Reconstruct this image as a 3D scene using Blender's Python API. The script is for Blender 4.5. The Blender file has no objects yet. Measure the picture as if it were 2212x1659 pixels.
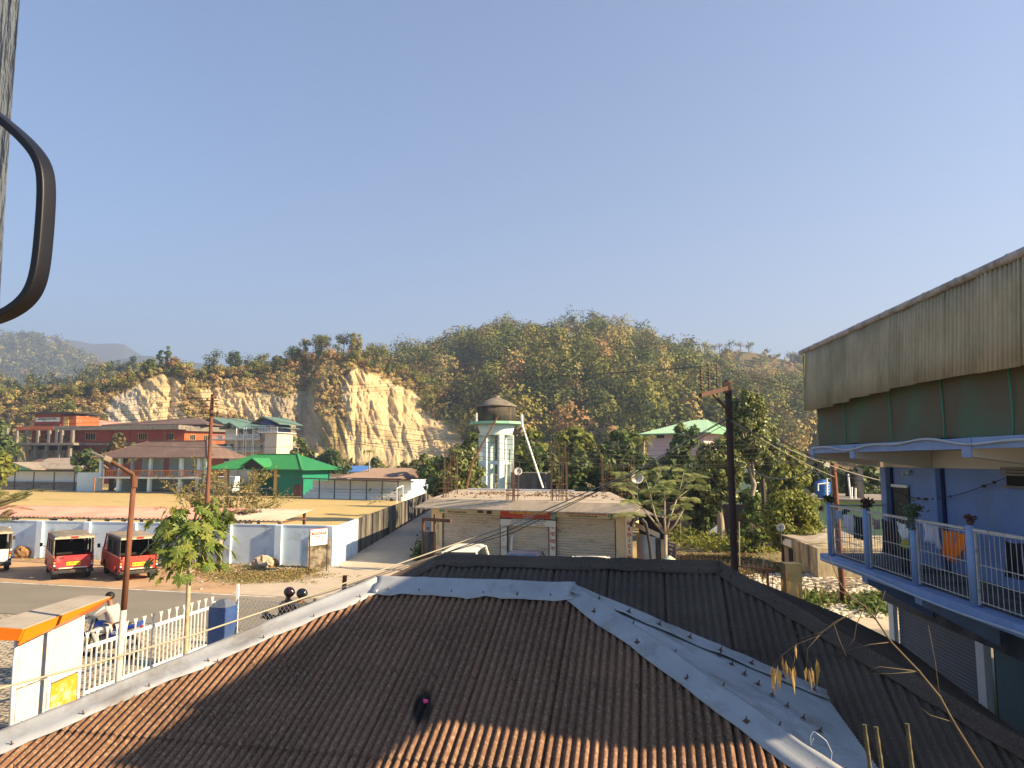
import bpy, math, random
import numpy as np
from mathutils import Vector, Matrix
random.seed(7); rng = np.random.default_rng(7)
SC = bpy.context.scene; COL = SC.collection
R = math.radians
# ---------------------------------------------------------------- camera
F = 1550.0; TH = math.atan((995-829.5)/1550.0); H = 5.0
cam = bpy.data.cameras.new("camera"); camo = bpy.data.objects.new("camera", cam); COL.objects.link(camo)
camo.location = (0, 0, H); camo.rotation_euler = (math.pi/2+TH, 0, 0)
cam.sensor_width = 36; cam.lens = 36*F/2212; cam.clip_start = .05; cam.clip_end = 9000
SC.camera = camo
# ---------------------------------------------------------------- light
SUN_AZ = 16; SUN_EL = 27.7            # azimuth measured from +x towards -y
SD = Vector((math.cos(R(SUN_EL))*math.cos(R(SUN_AZ)), -math.cos(R(SUN_EL))*math.sin(R(SUN_AZ)), math.sin(R(SUN_EL))))
sl = bpy.data.lights.new("sun", 'SUN'); slo = bpy.data.objects.new("sun", sl); COL.objects.link(slo)
sl.energy = 5.0; sl.angle = R(.55); sl.color = (1, .79, .50)
slo.rotation_euler = SD.to_track_quat('Z', 'Y').to_euler()
world = bpy.data.worlds.new("World"); SC.world = world; world.use_nodes = True
wn = world.node_tree; bg = wn.nodes['Background']
sky = wn.nodes.new('ShaderNodeTexSky'); sky.sky_type = 'NISHITA'; sky.sun_disc = False
sky.sun_elevation = R(SUN_EL); sky.sun_rotation = math.pi/2+R(SUN_AZ)
sky.altitude = 200; sky.air_density = 1.3; sky.dust_density = .35; sky.ozone_density = 7
wn.links.new(sky.outputs[0], bg.inputs[0]); bg.inputs[1].default_value = .061
SC.view_settings.view_transform = 'Standard'; SC.view_settings.look = 'None'
SC.view_settings.exposure = 1.6; SC.view_settings.gamma = 1
SC.cycles.use_denoising = True; SC.cycles.max_bounces = 6; SC.cycles.volume_bounces = 0
SC.cycles.diffuse_bounces = 3; SC.cycles.transparent_max_bounces = 12
# ---------------------------------------------------------------- sight lines used while measuring the place
FW = Vector((0, math.cos(TH), math.sin(TH))); UP = Vector((0, -math.sin(TH), math.cos(TH))); CP = Vector((0, 0, H))
def ray(px, py): return FW + Vector((1, 0, 0))*((px-1106)/F) + UP*(-(py-829.5)/F)
def PZ(px, py, z=0.): r = ray(px, py); return CP + r*((z-H)/r.z)
def G(px, py): return PZ(px, py, 0.)
def PY(px, py, y): r = ray(px, py); return CP + r*(y/r.y)
def PL(px, py, p0, d):
    """where a sight line meets the vertical plane through p0 along horizontal d"""
    n = Vector((-d[1], d[0], 0)); r = ray(px, py); return CP + r*((Vector(p0)-CP).dot(n)/r.dot(n))
def V(*a): return Vector(a)
# ---------------------------------------------------------------- materials
def newmat(name):
    m = bpy.data.materials.new(name); m.use_nodes = True; nt = m.node_tree
    return m, nt, nt.nodes['Principled BSDF'], nt.nodes.new, nt.links.new
def rgb(c): return (c[0], c[1], c[2], 1)
def mul(c, k): return tuple(min(1, x*k) for x in c)
MATS = {}
def mat(name, col, rough=.8, var=.18, sc=3., bump=0., bsc=30., dirt=None, damt=.45, dsc=1.2, metal=0., spec=.3, stretch=None):
    if name in MATS: return MATS[name]
    m, nt, b, N, L = newmat(name)
    tc = N('ShaderNodeTexCoord'); src = tc.outputs['Object']
    if stretch:
        mp = N('ShaderNodeMapping'); mp.inputs['Scale'].default_value = stretch; L(src, mp.inputs[0]); src2 = mp.outputs[0]
    else: src2 = src
    n1 = N('ShaderNodeTexNoise'); n1.inputs['Scale'].default_value = sc; n1.inputs['Detail'].default_value = 7; n1.inputs['Roughness'].default_value = .65
    L(src2, n1.inputs[0])
    mr = N('ShaderNodeMapRange'); mr.inputs[1].default_value = .3; mr.inputs[2].default_value = .7; L(n1.outputs[0], mr.inputs[0])
    mx = N('ShaderNodeMix'); mx.data_type = 'RGBA'; mx.inputs[6].default_value = rgb(mul(col, 1-var)); mx.inputs[7].default_value = rgb(mul(col, 1+var))
    L(mr.outputs[0], mx.inputs[0]); out = mx.outputs[2]
    if dirt:
        n2 = N('ShaderNodeTexNoise'); n2.inputs['Scale'].default_value = dsc; n2.inputs['Detail'].default_value = 9; n2.inputs['Roughness'].default_value = .7
        L(src2, n2.inputs[0])
        m2 = N('ShaderNodeMapRange'); m2.inputs[1].default_value = .72-damt*.5; m2.inputs[2].default_value = .82-damt*.4; L(n2.outputs[0], m2.inputs[0])
        x2 = N('ShaderNodeMix'); x2.data_type = 'RGBA'; L(m2.outputs[0], x2.inputs[0]); L(out, x2.inputs[6]); x2.inputs[7].default_value = rgb(dirt); out = x2.outputs[2]
    L(out, b.inputs['Base Color'])
    b.inputs['Roughness'].default_value = rough; b.inputs['Metallic'].default_value = metal; b.inputs['Specular IOR Level'].default_value = spec
    if bump:
        n3 = N('ShaderNodeTexNoise'); n3.inputs['Scale'].default_value = bsc; n3.inputs['Detail'].default_value = 5; L(src2, n3.inputs[0])
        bp = N('ShaderNodeBump'); bp.inputs['Strength'].default_value = bump; bp.inputs['Distance'].default_value = .02; L(n3.outputs[0], bp.inputs['Height']); L(bp.outputs[0], b.inputs['Normal'])
    MATS[name] = m; return m
def leafmat(name, cols, trans=.3, rough=.55):
    """colour picked per leaf"""
    if name in MATS: return MATS[name]
    m, nt, b, N, L = newmat(name)
    g = N('ShaderNodeNewGeometry'); rp = N('ShaderNodeValToRGB'); rp.color_ramp.interpolation = 'LINEAR'
    e = rp.color_ramp.elements
    while len(e) < len(cols): e.new(.5)
    for i, c in enumerate(cols): e[i].position = i/(len(cols)-1); e[i].color = rgb(c)
    L(g.outputs['Random Per Island'], rp.inputs[0]); L(rp.outputs[0], b.inputs['Base Color'])
    b.inputs['Roughness'].default_value = rough; b.inputs['Specular IOR Level'].default_value = .25
    t = N('ShaderNodeBsdfTranslucent'); L(rp.outputs[0], t.inputs[0]); mx = N('ShaderNodeMixShader'); mx.inputs[0].default_value = trans
    L(b.outputs[0], mx.inputs[1]); L(t.outputs[0], mx.inputs[2]); L(mx.outputs[0], nt.nodes['Material Output'].inputs[0])
    MATS[name] = m; return m
def tintmat(name, trans=.12, nvar=.35, sc=.25):
    """own colour stored per face corner"""
    if name in MATS: return MATS[name]
    m, nt, b, N, L = newmat(name)
    a = N('ShaderNodeAttribute'); a.attribute_name = 'tint'
    g = N('ShaderNodeNewGeometry'); mr = N('ShaderNodeMapRange'); mr.inputs[3].default_value = 1-nvar; mr.inputs[4].default_value = 1+nvar
    L(g.outputs['Random Per Island'], mr.inputs[0])
    mx = N('ShaderNodeVectorMath'); mx.operation = 'SCALE'; L(a.outputs['Color'], mx.inputs[0]); L(mr.outputs[0], mx.inputs['Scale'])
    L(mx.outputs[0], b.inputs['Base Color']); b.inputs['Roughness'].default_value = .8; b.inputs['Specular IOR Level'].default_value = .1
    if trans:
        t = N('ShaderNodeBsdfTranslucent'); L(mx.outputs[0], t.inputs[0]); ms = N('ShaderNodeMixShader'); ms.inputs[0].default_value = trans
        L(b.outputs[0], ms.inputs[1]); L(t.outputs[0], ms.inputs[2]); L(ms.outputs[0], nt.nodes['Material Output'].inputs[0])
    MATS[name] = m; return m
def glassmat(name, col=(.02, .025, .03), rough=.08):
    m = mat(name, col, rough=rough, var=.05, spec=.6); return m
# ---------------------------------------------------------------- objects
def tag(o, label=None, cat=None, group=None, kind=None):
    if label: o['label'] = label
    if cat: o['category'] = cat
    if group: o['group'] = group
    if kind: o['kind'] = kind
    return o
def WM(o):
    m = Matrix.Translation(o.location) @ o.rotation_euler.to_matrix().to_4x4()
    return WM(o.parent) @ m if o.parent else m
def thing(name, label, cat, loc=(0, 0, 0), group=None, rz=0):
    o = bpy.data.objects.new(name, None); COL.objects.link(o); o.location = loc; o.rotation_euler = (0, 0, rz); o.empty_display_size = .2
    return tag(o, label, cat, group)
def copy_tree(o, parent=None, label=None, group=None):
    c = o.copy(); COL.objects.link(c)
    if parent: c.parent = parent
    if label: c['label'] = label
    if group: c['group'] = group
    for ch in list(o.children): copy_tree(ch, c)
    return c
class MB:
    def __init__(s): s.v = []; s.f = []; s.mi = []; s.cur = 0
    def add(s, vs, fs):
        n = len(s.v); s.v += [tuple(x) for x in vs]; s.f += [tuple(n+i for i in q) for q in fs]; s.mi += [s.cur]*len(fs); return s
    def hexa(s, p):   # 4 bottom ccw, 4 top ccw
        return s.add(p, [(3, 2, 1, 0), (4, 5, 6, 7), (0, 1, 5, 4), (1, 2, 6, 5), (2, 3, 7, 6), (3, 0, 4, 7)])
    def box(s, c, sz, rz=0., u=None):
        c = Vector(c); ux = Vector((math.cos(rz), math.sin(rz), 0)) if u is None else Vector((u[0], u[1], 0)).normalized()
        vy = Vector((-ux.y, ux.x, 0)); a = ux*sz[0]/2; b = vy*sz[1]/2; z = Vector((0, 0, sz[2]/2))
        return s.hexa([c-a-b-z, c+a-b-z, c+a+b-z, c-a+b-z, c-a-b+z, c+a-b+z, c+a+b+z, c-a+b+z])
    def wallbox(s, p, q, z0, z1, th, off=0.):
        """upright slab from p to q (ground points); off shifts it along its left normal"""
        p = Vector((p[0], p[1], 0)); q = Vector((q[0], q[1], 0)); d = (q-p).normalized(); n = Vector((-d.y, d.x, 0))
        a = n*(off-th/2); b = n*(off+th/2); Z = Vector((0, 0, 1))
        return s.hexa([p+a+Z*z0, q+a+Z*z0, q+b+Z*z0, p+b+Z*z0, p+a+Z*z1, q+a+Z*z1, q+b+Z*z1, p+b+Z*z1])
    def beam(s, p, q, w, h=None, up=None):
        h = h or w; p = Vector(p); q = Vector(q); d = (q-p).normalized(); up = Vector(up or (0, 0, 1))
        if abs(d.dot(up)) > .98: up = Vector((0, 1, 0))
        x = d.cross(up).normalized()*w/2; y = x.cross(d).normalized()*h/2
        return s.hexa([p-x-y, p+x-y, q+x-y, q-x-y, p-x+y, p+x+y, q+x+y, q-x+y])
    def tube(s, pts, r, n=8, cap=True):
        pts = [Vector(p) for p in pts]; rs = r if isinstance(r, (list, tuple)) else [r]*len(pts)
        vs = []; ref = None
        for i, p in enumerate(pts):
            d = (pts[min(i+1, len(pts)-1)]-pts[max(i-1, 0)]).normalized()
            if ref is None: ref = Vector((0, 0, 1)) if abs(d.z) < .9 else Vector((1, 0, 0))
            x = d.cross(ref).normalized(); y = d.cross(x).normalized(); ref = x.cross(d).normalized() if False else ref
            for k in range(n):
                a = 2*math.pi*k/n; vs.append(p+(x*math.cos(a)+y*math.sin(a))*rs[i])
        fs = []
        for i in range(len(pts)-1):
            for k in range(n): fs.append((i*n+k, i*n+(k+1) % n, (i+1)*n+(k+1) % n, (i+1)*n+k))
        if cap: fs.append(tuple(range(n-1, -1, -1))); fs.append(tuple((len(pts)-1)*n+k for k in range(n)))
        return s.add(vs, fs)
    def lathe(s, c, prof, n=24, cap=True):
        c = Vector(c); vs = []
        for r_, z in prof:
            for k in range(n):
                a = 2*math.pi*k/n; vs.append((c.x+r_*math.cos(a), c.y+r_*math.sin(a), c.z+z))
        fs = [(i*n+k, i*n+(k+1) % n, (i+1)*n+(k+1) % n, (i+1)*n+k) for i in range(len(prof)-1) for k in range(n)]
        if cap: fs.append(tuple(range(n-1, -1, -1))); fs.append(tuple((len(prof)-1)*n+k for k in range(n)))
        return s.add(vs, fs)
    def ball(s, c, r, n=10, sq=(1, 1, 1)):
        c = Vector(c); m = n//2; vs = [(c.x, c.y, c.z+r*sq[2])]
        for i in range(1, m):
            t = math.pi*i/m
            for k in range(n):
                a = 2*math.pi*k/n; vs.append((c.x+r*sq[0]*math.sin(t)*math.cos(a), c.y+r*sq[1]*math.sin(t)*math.sin(a), c.z+r*sq[2]*math.cos(t)))
        vs.append((c.x, c.y, c.z-r*sq[2])); L = len(vs)-1; fs = [(0, 1+k, 1+(k+1) % n) for k in range(n)]
        for i in range(m-2):
            for k in range(n): fs.append((1+i*n+k, 1+(i+1)*n+k, 1+(i+1)*n+(k+1) % n, 1+i*n+(k+1) % n))
        b = 1+(m-2)*n; fs += [(b+k, L, b+(k+1) % n) for k in range(n)]
        return s.add(vs, fs)
    def prism(s, poly, ext):
        n = len(poly); ext = Vector(ext); vs = [Vector(p) for p in poly]+[Vector(p)+ext for p in poly]
        fs = [tuple(range(n-1, -1, -1)), tuple(range(n, 2*n))]+[(i, (i+1) % n, n+(i+1) % n, n+i) for i in range(n)]
        return s.add(vs, fs)
    def quad(s, *p): return s.add(p, [tuple(range(len(p)))])
    def build(s, name, m, parent=None, smooth=False, origin=None, bevel=0):
        me = bpy.data.meshes.new(name)
        if parent is not None: inv = WM(parent).inverted(); vs = [inv @ Vector(x) for x in s.v]
        elif origin is not None: o_ = Vector(origin); vs = [Vector(x)-o_ for x in s.v]
        else: vs = s.v
        me.from_pydata(vs, [], s.f)
        for q in (m if isinstance(m, (list, tuple)) else [m]): me.materials.append(q)
        if any(s.mi): me.polygons.foreach_set('material_index', s.mi)
        if smooth: me.polygons.foreach_set('use_smooth', [True]*len(me.polygons))
        me.update()
        o = bpy.data.objects.new(name, me); COL.objects.link(o)
        if parent is not None: o.parent = parent
        elif origin is not None: o.location = origin
        if bevel:
            b = o.modifiers.new('b', 'BEVEL'); b.width = bevel; b.segments = 2; b.limit_method = 'ANGLE'
        return o
def npmesh(name, verts, quads, m, parent=None, tint=None, origin=None, smooth=False):
    """verts (N,3) array, quads (M,4) index array"""
    me = bpy.data.meshes.new(name); verts = np.asarray(verts, float)
    if parent is not None:
        inv = np.array(WM(parent).inverted()); verts = verts@inv[:3, :3].T+inv[:3, 3]
    elif origin is not None: verts = verts-np.array(origin)
    me.vertices.add(len(verts)); me.vertices.foreach_set('co', verts.astype(np.float32).ravel())
    M_ = len(quads); me.loops.add(M_*4); me.loops.foreach_set('vertex_index', np.asarray(quads, np.int32).ravel())
    me.polygons.add(M_); me.polygons.foreach_set('loop_start', np.arange(0, M_*4, 4, dtype=np.int32)); me.polygons.foreach_set('loop_total', np.full(M_, 4, np.int32))
    me.update(calc_edges=True); me.validate()
    if tint is not None:
        at = me.attributes.new('tint', 'FLOAT_COLOR', 'POINT'); c = np.ones((len(verts), 4), np.float32); c[:, :3] = tint; at.data.foreach_set('color', c.ravel())
    if smooth: me.polygons.foreach_set('use_smooth', [True]*M_)
    me.materials.append(m); o = bpy.data.objects.new(name, me); COL.objects.link(o)
    if parent is not None: o.parent = parent
    elif origin is not None: o.location = origin
    return o
def txt(s, size, loc, rz, m, parent, name='lettering', sx=1., ext=.004, align='CENTER', bold=0.):
    """letters standing upright, read from the side the angle rz faces (-y at rz=0)"""
    cu = bpy.data.curves.new('t', 'FONT'); cu.body = s; cu.size = size; cu.extrude = ext; cu.align_x = align; cu.align_y = 'CENTER'; cu.resolution_u = 2; cu.offset = bold
    o = bpy.data.objects.new('t', cu); COL.objects.link(o); bpy.context.view_layer.update()
    me = bpy.data.meshes.new_from_object(o); bpy.data.objects.remove(o)
    M_ = Matrix.Translation(Vector(loc)) @ Matrix.Rotation(rz, 4, 'Z') @ Matrix.Rotation(math.pi/2, 4, 'X') @ Matrix.Diagonal((sx, 1, 1, 1))
    if parent is not None: M_ = WM(parent).inverted() @ M_
    me.transform(M_); me.materials.clear(); me.materials.append(m); me.name = name
    o = bpy.data.objects.new(name, me); COL.objects.link(o)
    if parent is not None: o.parent = parent
    return o
def sheet(mb, O, U, D, N, us, top, bot, prof, rows=5):
    """surface swept across us; top(u)/bot(u) bound it along D; prof(u,w) lifts it along N"""
    prev = None; vs = []; fs = []
    for u_ in us:
        a = top(u_); b = bot(u_)
        if b-a < 1e-4: prev = None; continue
        st = len(vs)
        for j in range(rows+1):
            w = a+(b-a)*j/rows; vs.append(O+U*u_+D*w+N*prof(u_, w))
        if prev is not None:
            for j in range(rows): fs.append((prev+j, prev+j+1, st+j+1, st+j))
        prev = st
    return mb.add(vs, fs)
# value noise
_ng = rng.random((64, 64))
def vn(x, y):
    x = np.asarray(x, float); y = np.asarray(y, float); xi = np.floor(x).astype(int); yi = np.floor(y).astype(int); fx = x-xi; fy = y-yi
    fx = fx*fx*(3-2*fx); fy = fy*fy*(3-2*fy); g = lambda a, b: _ng[a % 64, b % 64]
    return (g(xi, yi)*(1-fx)+g(xi+1, yi)*fx)*(1-fy)+(g(xi, yi+1)*(1-fx)+g(xi+1, yi+1)*fx)*fy
def fbm(x, y, o=4): return sum(vn(x*2**i+i*7.3, y*2**i+i*3.1)*.5**i for i in range(o))/sum(.5**i for i in range(o))
# ---------------------------------------------------------------- leaves
def leaf_quads(cent, size, up=.3, asp=1.6, out=None, k=.0):
    """random leaf quads round the given centres"""
    n = len(cent); size = np.broadcast_to(size, (n,)).astype(float)*rng.uniform(.65, 1.3, n)
    nr = rng.normal(size=(n, 3))*.8; nr[:, 2] += up*2
    if out is not None: nr += out*k
    nr /= np.linalg.norm(nr, axis=1)[:, None]
    t = rng.normal(size=(n, 3)); t -= nr*(t*nr).sum(1)[:, None]; t /= np.linalg.norm(t, axis=1)[:, None]; b = np.cross(nr, t)
    a = t*(size*asp/2)[:, None]; b = b*(size/2)[:, None]
    v = np.stack([cent-a, cent-b*.9+a*.1, cent+a, cent+b*.9+a*.1], 1).reshape(-1, 3)
    return v, np.arange(n*4).reshape(-1, 4)
def clumps(c, rad, K, per, cr, flat=1.):
    """leaf centres: K clumps spread in an ellipsoid; per leaves each near the clump skin"""
    d = rng.normal(size=(K, 3)); d /= np.linalg.norm(d, axis=1)[:, None]; rr = rng.uniform(.25, 1, K)**.5
    cc = np.array(c)+d*rr[:, None]*np.array(rad)*(1-.6*cr/max(rad)); s = cr*rng.uniform(.6, 1.3, K)
    e = rng.normal(size=(K, per, 3)); e /= np.linalg.norm(e, axis=2)[..., None]; e *= rng.uniform(.35, 1.05, (K, per, 1))
    e[..., 2] *= flat
    return (cc[:, None]+e*s[:, None, None]).reshape(-1, 3), e.reshape(-1, 3), cc
BARK = mat('bark', (.09, .07, .05), .9, .3, 6, .5, 30)
BARKP = mat('pale_bark', (.30, .25, .18), .85, .25, 5, .4, 30)
def tree(name, label, cat, base, h, rad, trunk=.12, K=22, per=60, leaf=.16, cr=.35, m=None, tm=None, lo=.35, group=None, asp=1.6, up=.3, flat=.8, limbs=8, lean=(0, 0)):
    """h total height; rad = (rx, ry) crown half widths; lo = height share where the crown starts"""
    base = Vector(base); t = thing(name, label, cat, base, group)
    ch = h*(1-lo)/2; cz = h-ch; c = base+Vector((lean[0], lean[1], cz))
    ctr, e, cc = clumps(c, (rad[0], rad[1], ch), K, per, cr, flat)
    v, q = leaf_quads(ctr, leaf, up, asp, e, 2.2); npmesh('crown', v, q, m, t)
    w = MB(); top = base+Vector((lean[0]*.8, lean[1]*.8, cz)); n = 6; pts = []; rs = []
    for i in range(n+1):
        f = i/n; pts.append(base.lerp(top, f)+Vector((random.uniform(-1, 1), random.uniform(-1, 1), 0))*.02*h*(f > 0)); rs.append(trunk*(1.25-.85*f))
    w.tube(pts, rs, 8); w.build('trunk', tm or BARK, t, True)
    for j in random.sample(range(K), min(limbs, K)):
        f = random.uniform(.45, .95); p = pts[int(f*n)]; q_ = Vector(cc[j]); mid = p.lerp(q_, .5)+Vector((0, 0, -.05*h*random.random()))
        b = MB(); b.tube([p, mid, q_], [trunk*.45, trunk*.3, trunk*.12], 5); b.build('limb', tm or BARK, t, True)
    return t
# ================================================================ GROUND
def flat(name, pts, z, m, kind='structure', sub=0, label=None):
    bm = MB(); bm.add([(p[0], p[1], z) for p in pts], [tuple(range(len(pts)))])
    o = bm.build(name, m); tag(o, kind=kind); return o
m_ground = mat('dry_ground', (.27, .20, .10), .95, .25, .35, .6, 8, dirt=(.13, .13, .05), damt=.5, dsc=.12)
m_dirt = mat('orange_dirt', (.42, .27, .15), .95, .16, .8, .5, 14, dirt=(.26, .17, .10), damt=.35, dsc=.5)
m_verge = mat('dry_verge', (.30, .22, .10), .95, .3, 2.5, .8, 20, dirt=(.20, .19, .07), damt=.55, dsc=.8)
m_asph = mat('asphalt', (.205, .18, .14), .85, .12, .6, .35, 90, dirt=(.29, .24, .17), damt=.4, dsc=.25, stretch=(.3, 1, 1))
m_conc = mat('lane_concrete', (.46, .38, .28), .9, .09, 1.2, .3, 60, dirt=(.36, .30, .22), damt=.3, dsc=.4)
m_field = mat('field_grass', (.52, .37, .14), .95, .14, .5, .5, 20, dirt=(.34, .28, .09), damt=.36, dsc=.07)
g = MB(); n = 60; ex = 3300
g.add([(-ex, -40, 0), (ex, -40, 0), (ex, ex, 0), (-ex, ex, 0)], [(0, 1, 2, 3)]); tag(g.build('ground', m_ground), kind='structure')
RA = V(-21.2, 30.5); RD = V(11.7, -3.1).normalized(); RN = V(-RD.y, RD.x)
def rd(s, w): p = RA+RD*s+RN*w; return (p.x, p.y)
flat('dirt_verge', [rd(-60, -.05), rd(20, -.05), (-7.5, 33.4), (-8.4, 34.7), (-26, 38), (-80, 48)], .004, m_dirt)
flat('grass_verge', [(-15.2, 35.9), (-8.5, 34.7), tuple(G(722, 1225))[:2], tuple(G(668, 1238))[:2], tuple(G(600, 1250))[:2], tuple(G(520, 1262))[:2], (-12.2, 30.3), (-14.0, 33.2)], .008, m_verge)
flat('road', [rd(-60, -4.9), rd(70, -4.9), rd(70, 0), rd(-60, 0)], .012, m_asph)
m_wl = mat('road_line', (.62, .58, .48), .8, .2, 3, dirt=(.25, .2, .15), damt=.45, dsc=2)
flat('road_edge_line', [rd(-60, -.22), rd(13, -.22), rd(13, -.10), rd(-60, -.10)], .016, m_wl)
flat('lane', [rd(11.0, .02), rd(20.5, .02), (-1.5, 29), (-4.9, 33.5), (-4.6, 42), (-5.2, 110), (-8.4, 110), (-8.4, 34.8), tuple(G(668, 1239))[:2], tuple(G(600, 1251))[:2], tuple(G(522, 1264))[:2]], .016, m_conc)
flat('roadside', [rd(20.5, .02), rd(70, .02), (40, 26), (14, 24.2), (8, 28), (-1.5, 31)], .008, mat('roadside_dust', (.50, .41, .29), .95, .14, 1.5, .6, 25, dirt=(.33, .26, .16), damt=.4, dsc=.8))
flat('sports_field', [(-8.6, 38.5), (-8.6, 100), (-30, 122), (-140, 150), (-140, 60), (-42, 44)], .008, m_field)
# paving of zigzag blocks
def pavemat():
    m, nt, b, N, L = newmat('paving_blocks'); tc = N('ShaderNodeTexCoord'); mp = N('ShaderNodeMapping'); mp.inputs['Rotation'].default_value = (0, 0, R(-14)); L(tc.outputs['Object'], mp.inputs[0])
    w = N('ShaderNodeTexWave'); w.wave_type = 'BANDS'; w.bands_direction = 'X'; w.wave_profile = 'TRI'; w.inputs['Scale'].default_value = 1.5
    L(mp.outputs[0], w.inputs[0]); ma = N('ShaderNodeMath'); ma.operation = 'MULTIPLY'; ma.inputs[1].default_value = .09; L(w.outputs['Fac'], ma.inputs[0])
    cx = N('ShaderNodeCombineXYZ'); L(ma.outputs[0], cx.inputs[1]); ad = N('ShaderNodeVectorMath'); L(mp.outputs[0], ad.inputs[0]); L(cx.outputs[0], ad.inputs[1])
    br = N('ShaderNodeTexBrick'); br.inputs['Scale'].default_value = 1; br.inputs['Brick Width'].default_value = .28; br.inputs['Row Height'].default_value = .2
    br.inputs['Mortar Size'].default_value = .022; br.inputs['Color1'].default_value = (.36, .30, .21, 1); br.inputs['Color2'].default_value = (.46, .39, .28, 1); br.inputs['Mortar'].default_value = (.10, .08, .055, 1)
    L(ad.outputs[0], br.inputs[0]); n_ = N('ShaderNodeTexNoise'); n_.inputs['Scale'].default_value = .7; n_.inputs['Detail'].default_value = 8; L(tc.outputs['Object'], n_.inputs[0])
    mr = N('ShaderNodeMapRange'); mr.inputs[1].default_value = .35; mr.inputs[2].default_value = .7; mr.inputs[3].default_value = .75; mr.inputs[4].default_value = 1.2; L(n_.outputs[0], mr.inputs[0])
    sc = N('ShaderNodeVectorMath'); sc.operation = 'SCALE'; L(br.outputs[0], sc.inputs[0]); L(mr.outputs[0], sc.inputs['Scale']); L(sc.outputs[0], b.inputs['Base Color'])
    bp = N('ShaderNodeBump'); bp.inputs['Distance'].default_value = .01; bp.invert = True; L(br.outputs['Fac'], bp.inputs['Height']); L(bp.outputs[0], b.inputs['Normal']); b.inputs['Roughness'].default_value = .9; return m
flat('pavement', [rd(-30, -5.0), rd(26, -5.0), (0, 16), (0, 3), (-22, 3), (-30, 20)], .02, pavemat())
k = MB(); k.wallbox(V(-8.35, 8), V(-7.55, 14.6), .0, .34, .5); tag(k.build('kerb_plinth', mat('old_concrete', (.30, .27, .23), .9, .2, 3, .4, 30, dirt=(.15, .13, .10), damt=.4)), kind='structure')
# ================================================================ HILLS
def lerp_tab(tab, x): xs, ys = zip(*tab); return np.interp(x, xs, ys)
class Hill:
    def __init__(s, name, x0, x1, D0, crest, D1, nx, nt, rough=2., prof=.8, m=None, tint=None, back=60, gully=None, fs=40.):
        s.px = np.linspace(x0, x1, nx); s.a = (s.px-1106)/F
        s.D0 = lerp_tab(D0, s.px); s.D1 = lerp_tab(D1, s.px); s.yc = lerp_tab(crest, s.px); s.z1 = H+(995-s.yc)/F*s.D1; s.prof = prof; s.rough = rough; s.fs = fs; s.gully = gully
        t = np.concatenate([np.linspace(0, 1, nt), np.linspace(1.05, 1.6, 8)]); P = np.zeros((len(t), nx, 3))
        for i, tt in enumerate(t): P[i] = s.at(s.px, np.full(nx, tt))
        s.P = P; idx = np.arange(len(t)*nx).reshape(len(t), nx); q = np.stack([idx[:-1, :-1], idx[:-1, 1:], idx[1:, 1:], idx[1:, :-1]], -1).reshape(-1, 4)
        T = tint(s, P.reshape(-1, 3)) if tint else None
        s.o = npmesh(name, P.reshape(-1, 3), q, m, tint=T, smooth=True); tag(s.o, kind='structure')
    def at(s, px, t):
        px = np.asarray(px, float); t = np.asarray(t, float); a = (px-1106)/F; D0 = np.interp(px, s.px, s.D0); D1 = np.interp(px, s.px, s.D1); z1 = np.interp(px, s.px, s.z1)
        tt = np.minimum(t, 1); D = D0+(D1-D0)*t; z = z1*tt**s.prof; z = np.where(t > 1, z1*(1-(t-1)*1.4), z)
        x = a*D; env = np.sin(np.pi*np.clip(tt, 0, 1))**.6
        z = z+(fbm(x/s.fs+3, D/s.fs+9, 5)-.5)*2*s.rough*(env+.25)
        if s.gully:
            g_ = s.gully(px, t); D = D+g_; x = a*D
        return np.stack([x, D, np.maximum(z, -1)], -1)
def inpoly(x, y, P):
    c = np.zeros(len(x), bool); j = len(P)-1
    for i in range(len(P)):
        xi, yi = P[i]; xj, yj = P[j]
        with np.errstate(divide='ignore', invalid='ignore'):
            c ^= ((yi > y) != (yj > y)) & (x < (xj-xi)*(y-yi)/(yj-yi+1e-9)+xi)
        j = i
    return c
CLIFF = [[(220, 925), (228, 880), (245, 858), (285, 835), (345, 806), (382, 820), (390, 848), (388, 885), (412, 913), (400, 945), (215, 945)],
         [(751, 803), (775, 797), (798, 808), (830, 818), (856, 833), (885, 845), (908, 858), (914, 898), (945, 905), (983, 905), (1002, 948), (985, 985), (930, 1012), (761, 1000), (745, 975), (748, 898), (733, 838)],
         [(424, 842), (470, 838), (520, 850), (566, 846), (600, 862), (640, 925), (655, 965), (600, 960), (560, 930), (520, 905), (470, 900), (436, 880)],
         [(628, 855), (668, 843), (686, 898), (691, 935), (676, 975), (640, 975), (606, 898), (588, 866)]]
def bare_mask(P, jit=9):
    y = 995-(P[:, 2]-H)*F/P[:, 1]; x = 1106+F*P[:, 0]/P[:, 1]
    xj = x+(fbm(x/14, y/14, 3)-.5)*2*jit; yj = y+(fbm(x/14+9, y/14+5, 3)-.5)*2*jit
    return sum(inpoly(xj, yj, c) for c in CLIFF) > 0
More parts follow.
